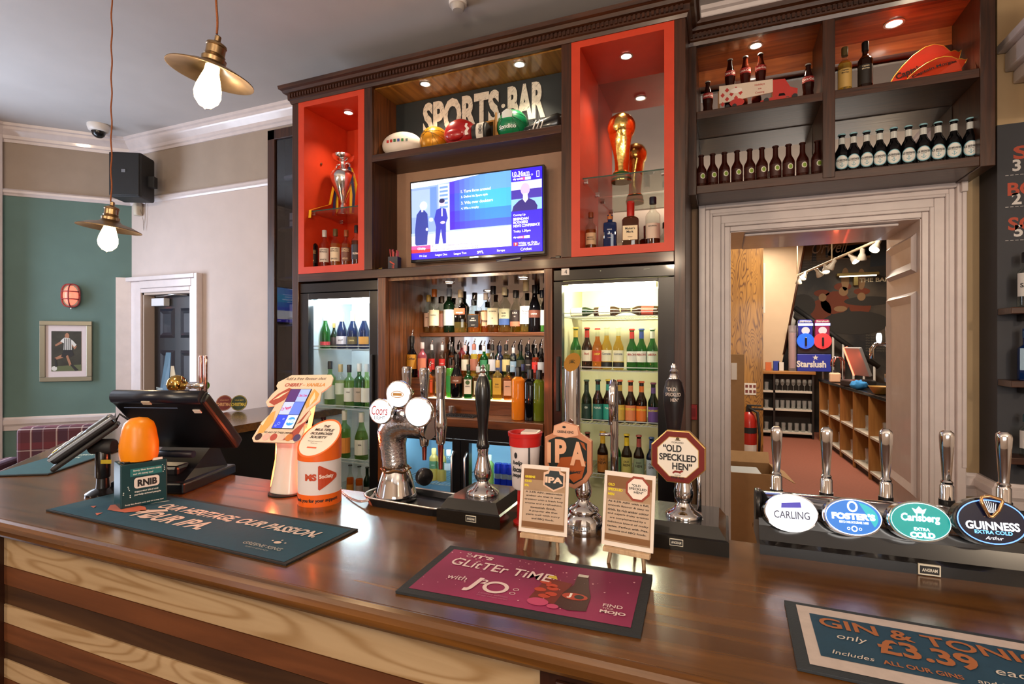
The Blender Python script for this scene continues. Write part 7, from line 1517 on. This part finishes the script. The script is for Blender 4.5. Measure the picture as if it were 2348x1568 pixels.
for px, yt, yb_ in ((1783, 978, 1150), (1898, 980, 1160), (2036, 984, 1172), (2178, 988, 1180), (2312, 992, 1188)):
    yy = .085; x, zt_ = TW(px, yt, yy); _, zb_ = TW(px, yb_, yy); H = zt_ - zb_
    mk('tap_handle', lathe([(.010, .36 * H), (.0105, .38 * H), (.0075, .40 * H), (.0115, .80 * H), (.0125, .93 * H), (.0115, .97 * H), (.006, H)], 16, 4), CHROME, t, (x, yy, zb_))
    kn = mk('tap_knuckle', lathe([(.012, -.05 * H), (.017, .0), (.017, .06 * H), (.013, .10 * H), (.0135, .16 * H), (.0125, .17 * H), (.0125, .33 * H), (.009, .36 * H)], 20), CHROME, t, (x, yy, zb_))
    mk('collar', lathe([(.0142, .10 * H), (.0142, .17 * H)], 20), BLACK, kn)
# --- left arm of the bar: small font, folded sign, beer mats
q = G(425, 960, BT); t = thing('round_badge_font', 'chrome font with round glass badge and twin handles behind the till', 'beer tap', (-2.62 - .15, 1.95, BT), .5)
bx0, bz0 = -.0, 0
yA = 1.95; Xp = lambda px: XW(px, yA); Zp = lambda px, py: ZW(px, py, yA) - BT
t.location = (Xp(440), yA, BT); t.rotation_euler = (0, 0, 0); xo = Xp(440)
mk('column', lathe([(.05, 0), (.05, .01), (.03, .03), (.026, Zp(440, 905)), (.03, Zp(440, 900))], 20), CHROME, t)
mk('cross_arm', tube([(Xp(415) - xo, -.01, Zp(415, 884)), (Xp(470) - xo, .01, Zp(470, 884))], .02, 14), CHROME, t)
hd = mk('badge_head', lathe([(.02, -.03), (.045, -.01), (.05, .0), (.048, .008)], 12), pm('#c9a45a', .1, 1.0), t, Matrix.Translation((Xp(414) - xo, -.02, Zp(414, 880))) @ Matrix.Rotation(.9, 4, 'Z') @ Matrix.Rotation(-math.pi / 2, 4, 'X'))
mk('badge_lens', lathe([(.046, .008), (.03, .022), (.001, .026)], 12), glass((.9, .95, 1), 1.5), hd)
for px in (461, 471): mk('handle', lathe([(.007, 0), (.009, .01), (.011, Zp(461, 815) - Zp(461, 905) - .01), (.008, Zp(461, 815) - Zp(461, 905))], 12), pm((.6, .35, .32), .1, 1.0), t, (Xp(px) - xo, 0, Zp(461, 905)))  # red reflection painted into the chrome colour of the handles
t = thing('folded_sign', 'tall folded blue and white card sign standing behind the till', 'sign', (XW(382, 2.2), 2.2, BT), .3)
hs = ZW(382, 808, 2.2) - BT
vs = [(-.07, 0, 0), (.02, -.03, 0), (.075, .03, 0), (-.02, .02, hs), (.02, .01, hs), (.03, .03, hs)]
mk('printed_face', frompy([(-.075, .0, 0), (.02, -.03, 0), (.028, -.0, hs), (-.012, .01, hs)] + [(-.075, .004, 0), (.02, -.026, 0), (.028, .004, hs), (-.012, .014, hs)], [(0, 1, 2, 3), (7, 6, 5, 4), (0, 4, 5, 1), (1, 5, 6, 2), (2, 6, 7, 3), (3, 7, 4, 0)]), pm('#3f6f9a', .5, noise=.2, nscale=12), t)
mk('side_face', frompy([(.021, -.03, 0), (.085, .03, 0), (.036, .012, hs * .8), (.0285, -.0, hs * .8), (.085, .033, 0), (.036, .016, hs * .8)], [(0, 1, 2, 3), (1, 4, 5, 2)]), pm('#d8dad6', .5), t)
lettering(t, [('TURKEY', 0, hs * .46, .06, .018, {'bold': .04, 'rot': -.1}), ('PURPOSES', -.005, hs * .34, .066, .018, {'bold': .04, 'rot': -.1}), ('ONLY', -.02, hs * .2, .04, .018, {'bold': .04, 'rot': -.1})], pm('#a9c4d8', .5), M4((-.028, -.026, 0), (1, -.316, 0), (.0, .03, 1)), lift=.004)
for px, c, de, tcx in ((511, '#6a1c18', 'round maroon festive beer mat leaning on the white wall', '#c89a6a'), (545, '#16301f', 'round dark green festive beer mat leaning on the white wall', '#c8b43a')):
    b0 = G(px, 943, BT); r = .5 * 36 / F * Zd(px, b0.y) ; t = thing('beer_mat', de, 'beer mat', (b0.x, b0.y, BT), .5); Mx = M4((0, .02, r + .0015), (1, 0, 0), (0, .25, 1))
    di = mk('disc', prism(ell(0, 0, r, r, 32), .002), pm(c, .6), t, Mx)
    lettering(di, [('CHRISTMAS', 0, -.01, r * 1.75, r * .42, {'bold': .03}), ('YOUR BEST', 0, r * .35, r * 1.1, r * .16, {})], pm(tcx, .6), None); printed(di, ring2(0, 0, r * .95, r * .95, .002, 28), pm(tcx, .6), None, .0006)
# ================================================================ PRICE LIST WALL
YP = 3.14
RL = pm('#b5492f', .6); WLt = pm('#d8d4d0', .6)
lettering(wr, [('SI', XW(2350, YP) + .0, ZW(2340, 349, YP), .085, .062, {'bold': .03}), ('BO', XW(2345, YP), ZW(2340, 432, YP), .11, .062, {'bold': .03}), ('SO', XW(2346, YP), ZW(2340, 512, YP), .11, .062, {'bold': .03})], RL, M4((0, YP, 0)))
lettering(wr, [('3', XW(2331, YP), ZW(2331, 379, YP), None, .055, {'bold': .03}), ('2', XW(2331, YP), ZW(2331, 455, YP), None, .055, {'bold': .03}), ('5', XW(2335, YP), ZW(2335, 529, YP), None, .055, {'bold': .03})], WLt, M4((0, YP, 0)))
printed(wr, [rect(XW(2305, YP) + .018 * i, XW(2305, YP) + .018 * i + .012, ZW(2330, yy, YP), ZW(2330, yy, YP) + .002) for yy in (401, 474, 551) for i in range(8)], WLt, M4((0, YP, 0)))
for i, (yy, de, g, cap, lb, tx) in enumerate(((705, 'clear rum bottle with white label on the highest wall shelf under the price list', G_CLEAR, '#0c0c0c', '#c9c6c2', 'SAIL'), (872, 'square blue gin bottle on the middle wall shelf under the price list', G_BLUE, '#2a4a6a', '#8aa8c0', 'S'), (1046, 'clear squat bottle on the lowest wall shelf by the tap handle', G_CLEAR, '#123a40', '#b9b4b0', ''))):
    z = ZW(2335, yy, YP - .08); x = XW(2312, YP - .1)
    t = thing('wall_shelf', 'short dark wooden wall shelf on the grey wall, %s of three' % ('highest', 'middle', 'lowest')[i], 'shelf', (x + .12, YP, z))
    mk('board', boxes((-.12, .16, -.13, -.001, -.03, 0), bev=.003), OAKX, t); mk('bracket', boxes((-.05, -.03, -.1, -.001, -.06, -.031)), BLACKM, t)
    bottle(de, x + .075, YP - .07, z, (.25, .235, .19)[i], 'spirit' if i != 1 else 'square', g, L_WATER if i != 1 else None, .7, cap, 0, lb, (.2, .62), 1.2, [(tx, .4, .08)] if tx else (), INK, 'bottles on the wall shelves', name='spirit_bottle')
q = W(1585, 943, YW); t = thing('call_point', 'small red wall box behind the octagonal pump sign', 'alarm box', (q.x, YW - .004, q.z - .045)); mk('box', boxes((-.035, .035, -.04, 0, 0, .09), bev=.004), pm('#a8201c', .4), t); mk('front_plate', boxes((-.026, .026, -.042, -.0395, .02, .07)), pm('#8a1814', .3), t)
# ================================================================ BACK ROOM
TERF = pm('#7d4533', .8, noise=.08, nscale=40)
struct('floor_back_room', boxes((-1.5, 5, YW, 11, -.06, .0)), TERF)
struct('ceiling_back_room', boxes((-1.5, 5, YW + .6, 11, 3.6, 3.66)), pm('#c9b08a', .8))
CRWL = pm('#c2a98c', .8, noise=.03, nscale=6)
struct('wall_back_room_left', boxes((-1.5, -1.4, YW + .6, 10.9, 0, 3.6)), CRWL); struct('wall_back_room_right', boxes((3.6, 3.7, YW + .6, 10.9, 0, 3.6)), CRWL)
def mural():
    m, nt, b = new_mat('mural'); m.name = 'mural'; L = nt.links.new
    tc = nt.nodes.new('ShaderNodeTexCoord'); n = nt.nodes.new('ShaderNodeTexNoise'); n.inputs['Scale'].default_value = 1.6; n.inputs['Detail'].default_value = 6; L(tc.outputs['Object'], n.inputs['Vector'])
    r = nt.nodes.new('ShaderNodeValToRGB'); e = r.color_ramp.elements; e[0].position = .4; e[1].position = .75; e[0].color = (*hexc('#16181c'), 1); e[1].color = (*hexc('#5a5044'), 1)
    L(n.outputs['Fac'], r.inputs['Fac']); L(r.outputs['Color'], b.inputs['Base Color']); b.inputs['Roughness'].default_value = .6; return m
YM_ = 10.5
wm = struct('wall_back_room_far', boxes((-1.5, 5, YM_, YM_ + .1, 0, 3.6)), mural())
ms = lambda px, py: (XW(px, YM_), ZW(px, py, YM_))
MM = M4((0, YM_, 0))
def mp(px, py, rx, ry, n=18): x, z = ms(px, py); return ell(x, z, rx, ry, n)
printed(wm, [mp(1900, 575, .9, .16), mp(1985, 575, .6, .12)], pm('#6a5236', .7), MM, .002)
printed(wm, [mp(1932, 657, .13, .07), mp(1884, 672, .12, .06), mp(1976, 668, .12, .06), mp(1915, 694, .22, .2), mp(1972, 702, .16, .16), mp(1882, 712, .16, .2)], pm('#6a2e16', .7), MM, .003)
printed(wm, [mp(1934, 668, .07, .08), mp(1886, 682, .06, .07), mp(1975, 680, .06, .07), mp(1927, 708, .1, .05), mp(1938, 640, .06, .2), mp(1975, 640, .06, .18)], pm('#8a6a4a', .7), MM, .004)
printed(wm, [mp(1990, 690, .35, .08), mp(1840, 700, .2, .2), mp(1960, 740, .5, .2)], pm('#2a2724', .7), MM, .0035)
printed(wm, [[(XW(x, YM_), ZW(x, y, YM_)) for x, y in q] for q in (((1860, 600), (1866, 552), (1872, 552), (1872, 600)), ((1893, 590), (1893, 548), (1899, 548), (1899, 590)), ((1995, 612), (1997, 545), (2030, 540), (2034, 608)))], pm('#26303a', .7), MM, .0045)
x, z = ms(1903, 567); lettering(wm, [('Orwell', x, z, .55, .2, {'shear': .4})], pm('#9a8f80', .7), MM, lift=.006)
x, z = ms(2020, 641); lettering(wm, [('THE BARTLA', x, z, .62, .07, {'bold': .03})], pm('#c9bfa6', .7), MM, lift=.006)
for k in range(7): x, z = ms(2025, 768 + 6 * k); lettering(wm, [('the bar where all the town', x, z, .5, .03)], pm('#5a554c', .7), MM, lift=.006)
for k in range(5): x, z = ms(1868, 588 + 6 * k); lettering(wm, [('a story of the old street', x, z, .42, .03)], pm('#7a6f60', .7), MM, lift=.006)
# stair enclosure: slanted cream panel and oak pillar
YS = 9.9
pts = [(XW(1700, YS), ZW(1700, 1000, YS)), (XW(1797, YS), ZW(1797, 815, YS)), (XW(1797, YS), ZW(1797, 815, YS)), (XW(1862, YS), 3.58), (XW(1700, YS), 3.58)]
pts = [(XW(1690, YS), 1.1), (XW(1790, YS), 1.1), (XW(1797, YS), ZW(1797, 812, YS)), (XW(1856, YS), 3.58), (XW(1690, YS), 3.58)]
sw = struct('wall_stair_panel', prism(pts, .12), CRWL); sw.matrix_world = M4((0, YS, 0))
mk('edge_strip', tube([(pts[2][0], 0, pts[2][1]), (pts[3][0], 0, pts[3][1])], .02, 6), OAK, sw, Matrix(sw.matrix_world).inverted() @ Matrix.Translation((0, YS, 0)))
YPi = 6.4; pil0, pil1 = XW(1676, YPi), XW(1750, YPi)
OAKP = wood('#b07d36', '#5a3410', 'Z', .5, .4, .2, .1, rings=1.6)
pil = struct('pillar', boxes((pil0 - .2, pil1, YPi, YPi + .5, 0, 3.6)), OAKP)
st = mk('safety_notice', boxes((XW(1707, YPi), XW(1734, YPi), YPi - .004, YPi - .0005, ZW(1720, 905, YPi), ZW(1720, 878, YPi))), PAPER, pil)
printed(st, [rect(XW(1709 + 9 * k, YPi), XW(1715 + 9 * k, YPi), ZW(1720, yy, YPi), ZW(1720, yy - 7, YPi)) for k in range(3) for yy in (889, 901)], pm('#7a3a34', .6), M4((0, YPi - .004, 0)))
mk('edge_post', boxes((pil1, pil1 + .02, YPi - .01, YPi + .02, 1.9, 2.45)), pm('#d8d2c6', .5), pil)
# railing
t = thing('stair_handrail', 'dark sloping stair handrail with white balusters below the mural', 'handrail', (XW(1830, 10.2), 10.2, 0))
a_, b_ = W(1822, 705, 10.2) - Vector(t.location), W(2015, 842, 10.2) - Vector(t.location)
mk('rail', tube([a_, b_], .04, 8), BLACKM, t)
for k in range(6):
    u = .35 + .12 * k; q = a_ + (b_ - a_) * u; mk('baluster', tube([q, (q.x, q.y, 0.0)], .018, 6), pm('#b9b4ae', .5), t)
mk('newel_ornament', lathe([(.03, 0), (.06, .08), (.02, .14), (.05, .2), (.06, .26), (.02, .32), (.04, .4), (.001, .46)], 12), pm('#c0bcb6', .5), t, Matrix.Translation(Vector((XW(1816, 10.2), 10.2, ZW(1816, 770, 10.2))) - Vector(t.location)))
# track light
A_, B_ = W(1828, 632, 8.6), W(2036, 541, 5.6); t = thing('track_light', 'white ceiling track with a row of small spotlights in the back room', 'track light', A_)
mk('rail', tube([(0, 0, 0), B_ - A_], .014, 6), pm('#d8c8a8', .5), t)
for k in range(8):
    u = .03 + .13 * k; q = (B_ - A_) * u; T = Matrix.Translation(q) @ Matrix.Rotation(.6 * math.sin(k * 2.1), 4, 'Y') @ Matrix.Rotation(-.5 if k % 2 else .3, 4, 'X')
    hd = mk('spot_head', lathe([(.042, -.13), (.044, -.12), (.03, -.075), (.022, -.06), (.022, -.02), (.008, -.012), (.008, 0)], 16, 0, False), pm('#cfc6b6', .4), t, T)
    mk('lamp', lathe([(.001, -.12), (.04, -.12)], 16, 0, False), pm((1, .92, .75), .4, emit=10 if k in (4, 5, 7) else 2), hd)
for u in (0, .5, 1):
    q = (B_ - A_) * u; mk('hanger', tube([q, (q.x, q.y, 3.6 - A_.z)], .008, 6), pm('#d8c8a8', .5), t)
light('track_beam', 'SPOT', A_ + (B_ - A_) * .6 + Vector((0, 0, -.15)), 35, WARM, .03, (math.radians(38), 0, math.radians(-30)), spot=1.6, blend=.7)
light('track_beam', 'SPOT', B_ + Vector((-.05, 0, -.15)), 20, WARM, .03, (math.radians(30), 0, math.radians(60)), spot=1.8, blend=.7)
q = W(1966, 632, 10.3); t = thing('picture_light', 'brass picture light over the dark mural', 'lamp', q); mk('shade', boxes((-.3, .3, -.06, .1, 0, .05), bev=.01), pm('#8a7a4a', .4, .6), t); mk('tube', boxes((-.26, .26, -.05, -.01, -.015, 0)), pm((1, .9, .65), .4, emit=5), t); mk('stay', boxes((-.03, .03, .1, .2, -.15, .04)), pm('#8a7a4a', .4, .6), t)
# glass shelves unit
YG = 9.7; gx0, gxm, gx1 = XW(1740, YG), XW(1773, YG), XW(1862, YG)
t = thing('glass_rack', 'dark open shelving full of glasses with wooden top in the back room', 'shelf unit', ((gx0 + gx1) / 2, YG, 0)); o0 = Vector(t.location)
def gq(n_, me, m_): o = mk(n_, me, m_, t); o.location = -o0; return o
gz = [.10, .474, .772, 1.08]
for x in (gx0 - .02, gxm, gx1): gq('upright', boxes((x, x + .03, YG, YG + .2, 0, 1.06)), pm('#1c1512', .5))
gq('back', boxes((gx0, gx1, YG + .19, YG + .2, 0, 1.06)), pm('#1a1614', .6)); gq('worktop', boxes((gx0 - .05, gx1 + .05, YG - .03, YG + .2, 1.05, 1.10), bev=.005), wood('#8a5a2a', '#b07c40', 'X', 1, .4))
for z in gz[:3]: gq('shelf', boxes((gx0, gx1, YG, YG + .19, z - .03, z)), pm('#c9c0b4', .5))
WG = lathe([(.03, 0), (.03, .004), (.005, .01), (.005, .08), (.025, .1), (.036, .14), (.03, .19), (.028, .19), (.034, .14)], 12, 0, False); PG = lathe([(.028, 0), (.03, .003), (.036, .14), (.034, .14), (.029, .008), (.001, .007)], 12)
GL = glass((.93, .95, .95), 3.0, .05, body=.2)
for si, (z, me, n, nm) in enumerate(((gz[2], WG, 7, 'wine_glass'), (gz[1], PG, 7, 'pint_glass'), (gz[0], PG, 6, 'pint_glass'))):
    for k in range(n):
        o = mk(nm, me, GL, None, Vector((gxm + .06 + (gx1 - gxm - .08) * k / (n - 1), YG + .06, z + .001)))
        tag(o, 'clear %s on the %s rack shelf, %s from the oak pillar' % (nm.replace('_', ' '), ('upper', 'middle', 'lower')[si], ORD[k]), 'glass', 'glasses in the back room rack')
    o = mk('tumbler', PG, GL, None, Vector((gx0 + .12, YG + .06, z + .001))); tag(o, 'clear tumbler in the narrow bay of the %s rack shelf' % ('upper', 'middle', 'lower')[si], 'glass', 'glasses in the back room rack')
# slush machine on its box
q0, q1 = W(1828, 843, YG + .02), W(1906, 843, YG + .02)
BLB = pm('#2236a0', .4)
t = thing('slush_box', 'blue printed cabinet under the twin slush machine', 'cabinet', ((q0.x + q1.x) / 2, YG + .02, 1.101)); w2 = (q1.x - q0.x) / 2
bx = mk('body', boxes((-w2, w2, 0, .16, 0, .28), bev=.006), BLB, t); lettering(bx, [('Starslush', -.04, .12, .42, .11, {'bold': .04})], WLt, M4((0, 0, 0)), lift=.004); printed(bx, [[(.02 + (.045 if k % 2 == 0 else .02) * math.cos(math.pi / 2 + k * math.pi / 5), .225 + (.045 if k % 2 == 0 else .02) * math.sin(math.pi / 2 + k * math.pi / 5)) for k in range(10)]], WLt, M4((0, 0, 0)), .004)
t = thing('slush_machine', 'twin tank slush machine with blue and red drinks', 'drink machine', ((q0.x + q1.x) / 2, YG + .04, 1.385)); 
mk('base', boxes((-w2, w2, 0, .14, 0, .20), bev=.01), pm('#1a1a22', .4), t)
for s, c, nm in ((-1, (.02, .15, .9), 'blue_tank'), (1, (.8, .05, .06), 'red_tank')):
    cx = s * w2 * .5
    tk = mk(nm, boxes((cx - w2 * .44, cx + w2 * .44, -.02, .13, .2, .56), bev=.03), pm((.03, .04, .35) if s < 0 else (.3, .03, .1), .2, coat=.5), t)
    mk('lit_band', boxes((cx - w2 * .44, cx + w2 * .44, -.024, -.018, .46, .50)), pm((.3, .35, 1), .3, emit=3), tk); mk('front_disc', lathe([(.13, 0), (.125, .02), (.001, .025)], 20), pm(c, .3, emit=.25), tk, Matrix.Translation((cx, -.02, .21)) @ Matrix.Rotation(math.pi / 2, 4, 'X'))
    lettering(tk, [('Starslush', cx, .53, .18, .03, {'bold': .03})], WLt, M4((0, -.021, 0)), lift=.003); mk('badge', lathe([(.06, 0), (.06, .006)], 16), pm('#d8d8e8', .4), tk, Matrix.Translation((cx, -.02, .38)) @ Matrix.Rotation(math.pi / 2, 4, 'X')); mk('tap', boxes((cx - .015, cx + .015, -.07, -.04, .13, .27), bev=.004), BLACK, tk)
for px, c, h, de in ((1762, '#c86a3a', .14, 'orange printed carton on the glass rack top'), (1780, '#2a3f9a', .16, 'small blue carton on the glass rack top'), (1790, '#d8d4cc', .14, 'white paper cup stack beside the slush box')):
    t = thing('carton', de, 'carton', (XW(px, YG + .05), YG + .06, 1.101)); mk('box', boxes((-.045, .045, -.03, .04, 0, h), bev=.004), pm(c, .5), t); mk('flap', boxes((-.045, .045, -.03, .005, h, h + .003)), pm(c, .4), t)
t = thing('cup_tower', 'tall clear tower of stacked plastic cups beside the slush machine', 'cups', (XW(1818, YG), YG + .05, 1.101)); mk('tube', lathe([(.06, 0), (.06, .75), (.055, .75)], 16), glass((.8, .75, .78), 1.5, .1, body=.3), t)
for k in range(7): mk('cup', lathe([(.045, 0), (.055, .1)], 14, 0, False), pm('#c9a8a4', .4), t, (0, 0, .05 + .08 * k))
# back room counter run on the right
e0, e1 = Vector((1.42, 9.6, 0)), Vector((1.62, 5.9, 0)); dv = (e1 - e0).normalized(); ang = math.atan2(dv.y, dv.x); Lr = (e1 - e0).length
t = thing('back_room_counter', 'long black topped counter with open cubby shelves and oak edges in back room', 'counter', e0, ang)
mk('worktop', boxes((-.1, Lr, 0, .65, .95, .99), bev=.004), pm('#15161a', .25, coat=.4), t)
OE = wood('#8a5a2a', '#a8743c', 'Z', 1, .45); mk('back_panel', boxes((0, Lr, .45, .47, 0, .95)), pm('#1c1a1a', .6), t)
nb = 6
for k in range(nb + 1): mk('upright', boxes((Lr * k / nb - .015, Lr * k / nb + .015, 0, .45, 0, .95)), OE, t)
for z in (.1, .5): mk('shelf', boxes((0, Lr, .005, .45, z - .025, z)), pm('#bdb6aa', .5), t)
mk('plinth', boxes((0, Lr, .03, .05, 0, .075)), BLACKM, t)
RT_ = Matrix.Rotation(ang, 4, 'Z')
for k in range(nb):
    for z in (.1, .5):
        for j in range(2):
            o = mk('pint_glass', PG, GL, None, e0 + RT_ @ Vector((Lr * (k + .33 + .36 * j) / nb, .12, z + .001))); o.scale = (1.3, 1.3, 1.3)
            tag(o, 'glass in the %s counter cubbies, %s bay from the far end, %s' % (('lower', 'upper')[z > .3], ORD[k], ('farther one', 'nearer one')[j]), 'glass', 'glasses in the back room counter')
def on_counter(u, v=.3, z=.991): return e0 + RT_ @ Vector((Lr * u, v, z))
q = W(1948, 835, 7.4); t = thing('back_till', 'black till with tilted screen and glowing red side strip in back room', 'till', on_counter(.40, .15), ang - 1.3)
mk('base', boxes((-.16, .16, -.14, .14, 0, .09), bev=.02), BLACKM, t); mk('screen', boxes((-.02, .02, -.17, .17, -.2, .2), bev=.01), pm('#8a8a8c', .4), t, Matrix.Translation((0, 0, .33)) @ Matrix.Rotation(.35, 4, 'Y')); mk('light_strip', boxes((-.03, .03, -.182, -.172, -.2, .2)), pm((1, .1, .05), .4, emit=6), t, Matrix.Translation((0, 0, .33)) @ Matrix.Rotation(.35, 4, 'Y'))
light('till_glow', 'POINT', on_counter(.40, .0) + Vector((-.1, 0, .3)), 3, (1, .12, .05), .03)
t = thing('back_beer_font', 'chrome swan font with white lit badge above the back room counter', 'beer tap', on_counter(.50, .4), ang)
mk('column', tube([(0, 0, 0), (0, 0, .5), (.0, -.05, .56), (.0, -.16, .56), (0, -.2, .5), (0, -.2, .38)], .025, 12), CHROME, t); mk('badge', lathe([(.06, 0), (.06, .03)], 16), pm((.8, .9, 1), .3, emit=3), t, Matrix.Translation((-.02, -.1, .64)) @ Matrix.Rotation(math.pi / 2, 4, 'X')); mk('handle', lathe([(.012, 0), (.02, .22), (.015, .24)], 12), CHROME, t, (-.12, 0, .55)); mk('foot', lathe([(.06, 0), (.06, .02), (.03, .03)], 16), CHROME, t)
t = thing('back_tap_bank', 'row of chrome tap handles on the back room counter edge', 'beer tap', on_counter(.54, .35), ang)
mk('base_bar', boxes((-.05, .75, -.03, .05, .18, .25), bev=.01), CHROME, t)
mk('pedestal', boxes((.3, .4, -.02, .04, 0, .18)), CHROME, t)
for k in range(6): mk('tap_handle', lathe([(.012, 0), (.014, .05), (.01, .06), (.018, .22), (.012, .24)], 12), CHROME, t, (.12 * k, 0, .25)); mk('tap_spout', lathe([(.008, -.1), (.014, 0)], 10), CHROME, t, (.12 * k, -.045, .2))
t = thing('swan_tap', 'twin chrome swan neck taps at the far end of back room counter', 'tap', on_counter(.12, .2), ang)
for k in range(2): mk('neck', tube([(.16 * k, 0, 0), (.16 * k, 0, .3), (.16 * k, -.03, .36), (.16 * k, -.1, .36), (.16 * k, -.13, .3), (.16 * k, -.13, .22)], .014, 10), pm('#b98a84', .15, 1.0), t)
t = thing('sanitizer_bottle', 'squat cream soap bottle on the back room counter', 'bottle', on_counter(.2, .05)); mk('body', boxes((-.07, .07, -.05, .05, 0, .14), bev=.02), pm('#cdb79a', .4), t); mk('cap', lathe([(.02, .14), (.02, .18)], 12), BLACKM, t)
t = thing('blue_cloth', 'crumpled blue cleaning cloth on the back room counter', 'cloth', on_counter(.52, .04))
bm = bmesh.new(); bmesh.ops.create_icosphere(bm, subdivisions=3, radius=.08)
for v in bm.verts: v.co = Vector((v.co.x * 1.2, v.co.y, max(0, v.co.z * .7 + .05))) * (1 + .18 * math.sin(v.co.x * 90) * math.cos(v.co.y * 80))
mk('fabric', bmm(bm, True), pm('#2a7ab8', .9), t)
t = thing('wicker_bowl', 'small wooden bowl at the near end of the back room counter', 'bowl', on_counter(.7, .08)); mk('body', lathe([(.05, 0), (.07, .01), (.12, .09), (.112, .09), (.065, .02), (.001, .018)], 20), pm('#b08a4a', .5), t)
# cardboard, extinguisher, open box
t = thing('cardboard_sheet', 'tall flat sheet of brown cardboard leaning by the oak pillar', 'cardboard', (XW(1690, 5.4), 5.4, 0), 0); x0_, x1_ = XW(1660, 5.4) - XW(1690, 5.4), XW(1707, 5.4) - XW(1690, 5.4)
cbm = pm('#a07c52', .8, noise=.05, nscale=20); sh = mk('sheet', boxes((x0_, x1_, 0, .03, 0, ZW(1700, 812, 5.4)), bev=.002), cbm, t, Matrix.Rotation(-.04, 4, 'X')); mk('white_label', boxes((-.05, .0, -.002, 0, 1.22, 1.38)), PAPER, sh)
t = thing('fire_extinguisher', 'red fire extinguisher with black hose at the oak pillar foot', 'extinguisher', (XW(1717, 6.1), 6.1, 0)); 
mk('cylinder', lathe([(.075, 0), (.08, .01), (.08, .62), (.06, .69), (.03, .72)], 22), pm('#b02418', .35, coat=.3), t, (0, 0, .12)); mk('stand', lathe([(.1, 0), (.1, .02), (.085, .12)], 20), BLACKM, t)
mk('handle', boxes((-.02, .14, -.012, .012, .86, .88), (-.02, .12, -.012, .012, .90, .915), bev=.003), BLACKM, t); mk('valve', lathe([(.03, .84), (.025, .9)], 12), BLACKM, t); mk('hose', tube([(0, -.02, .88), (.08, -.06, .84), (.1, -.08, .6), (.09, -.09, .35)], .014, 8), BLACKM, t); mk('white_label', patch(.0812, .42, .5, 1.2), PAPER, t); mk('black_label', patch(.0812, .62, .68, 1.2), INK, t)
q = G(1730, 1080, .48); t = thing('open_carton', 'open brown cardboard carton just inside the doorway', 'box', (XW(1722, 4.55), 4.55, 0), .1); hw = .17; zt = ZW(1722, 1072, 4.55)
for a0 in ((-hw, hw, -.2, -.195), (-hw, hw, .195, .2), (-hw, -hw + .005, -.195, .195), (hw - .005, hw, -.195, .195)): mk('side', boxes((*a0, 0, zt)), cbm, t)
mk('bottom', boxes((-hw, hw, -.2, .2, 0, .004)), cbm, t); mk('flap', boxes((0, .12, -.195, .195, -.002, .002)), cbm, t, Matrix.Translation((hw, 0, zt)) @ Matrix.Rotation(.5, 4, 'Y')); mk('flap', boxes((-hw, hw, 0, .1, -.002, .002)), cbm, t, Matrix.Translation((0, .2, zt)) @ Matrix.Rotation(.9, 4, 'X'))
lettering([c for c in t.children if c.name.startswith('side')][0], [('FRAGILE', .06, .2, .16, .03, {})], pm('#6a4a2a', .7), M4((0, -.2, 0)), lift=.001)
t2 = thing('grey_tray', 'pale grey plastic tray lying in the open carton', 'tray', (XW(1705, 4.55), 4.52, zt - .05), .1); mk('tray', boxes((-.12, .12, -.15, .15, 0, .03), bev=.01), pm('#a8b0b4', .4), t2)
# things in the display case
for z, xk, de, kind in ((2.88, .30, 'pale slim bottle on the top shelf of the dark display case', 0), (2.50, .22, 'small white carton with a stripe on the display case shelf', 1), (2.10, .42, 'white tin on the display case shelf beside the back bar side', 1), (1.72, .30, 'cream cardboard gift carton low in the display case', 2)):
    x = cx0 + xk
    if kind == 0: bottle(de, x, 3.25, z, .27, 'tall', G_CLEAR, None, .5, '#b9a890', 0, '#a89a88', name='display_bottle')
    else:
        t = thing('display_carton', de, 'carton', (x, 3.24, z)); s = .05 if kind == 1 else .13; mk('box', boxes((-s, s, -.03, .03, 0, .11 if kind == 1 else .16), bev=.003), pm('#b5a692', .6), t); mk('stripe', boxes((-s, s, -.031, -.03, .04, .055)), pm('#6a5a48', .6), t)
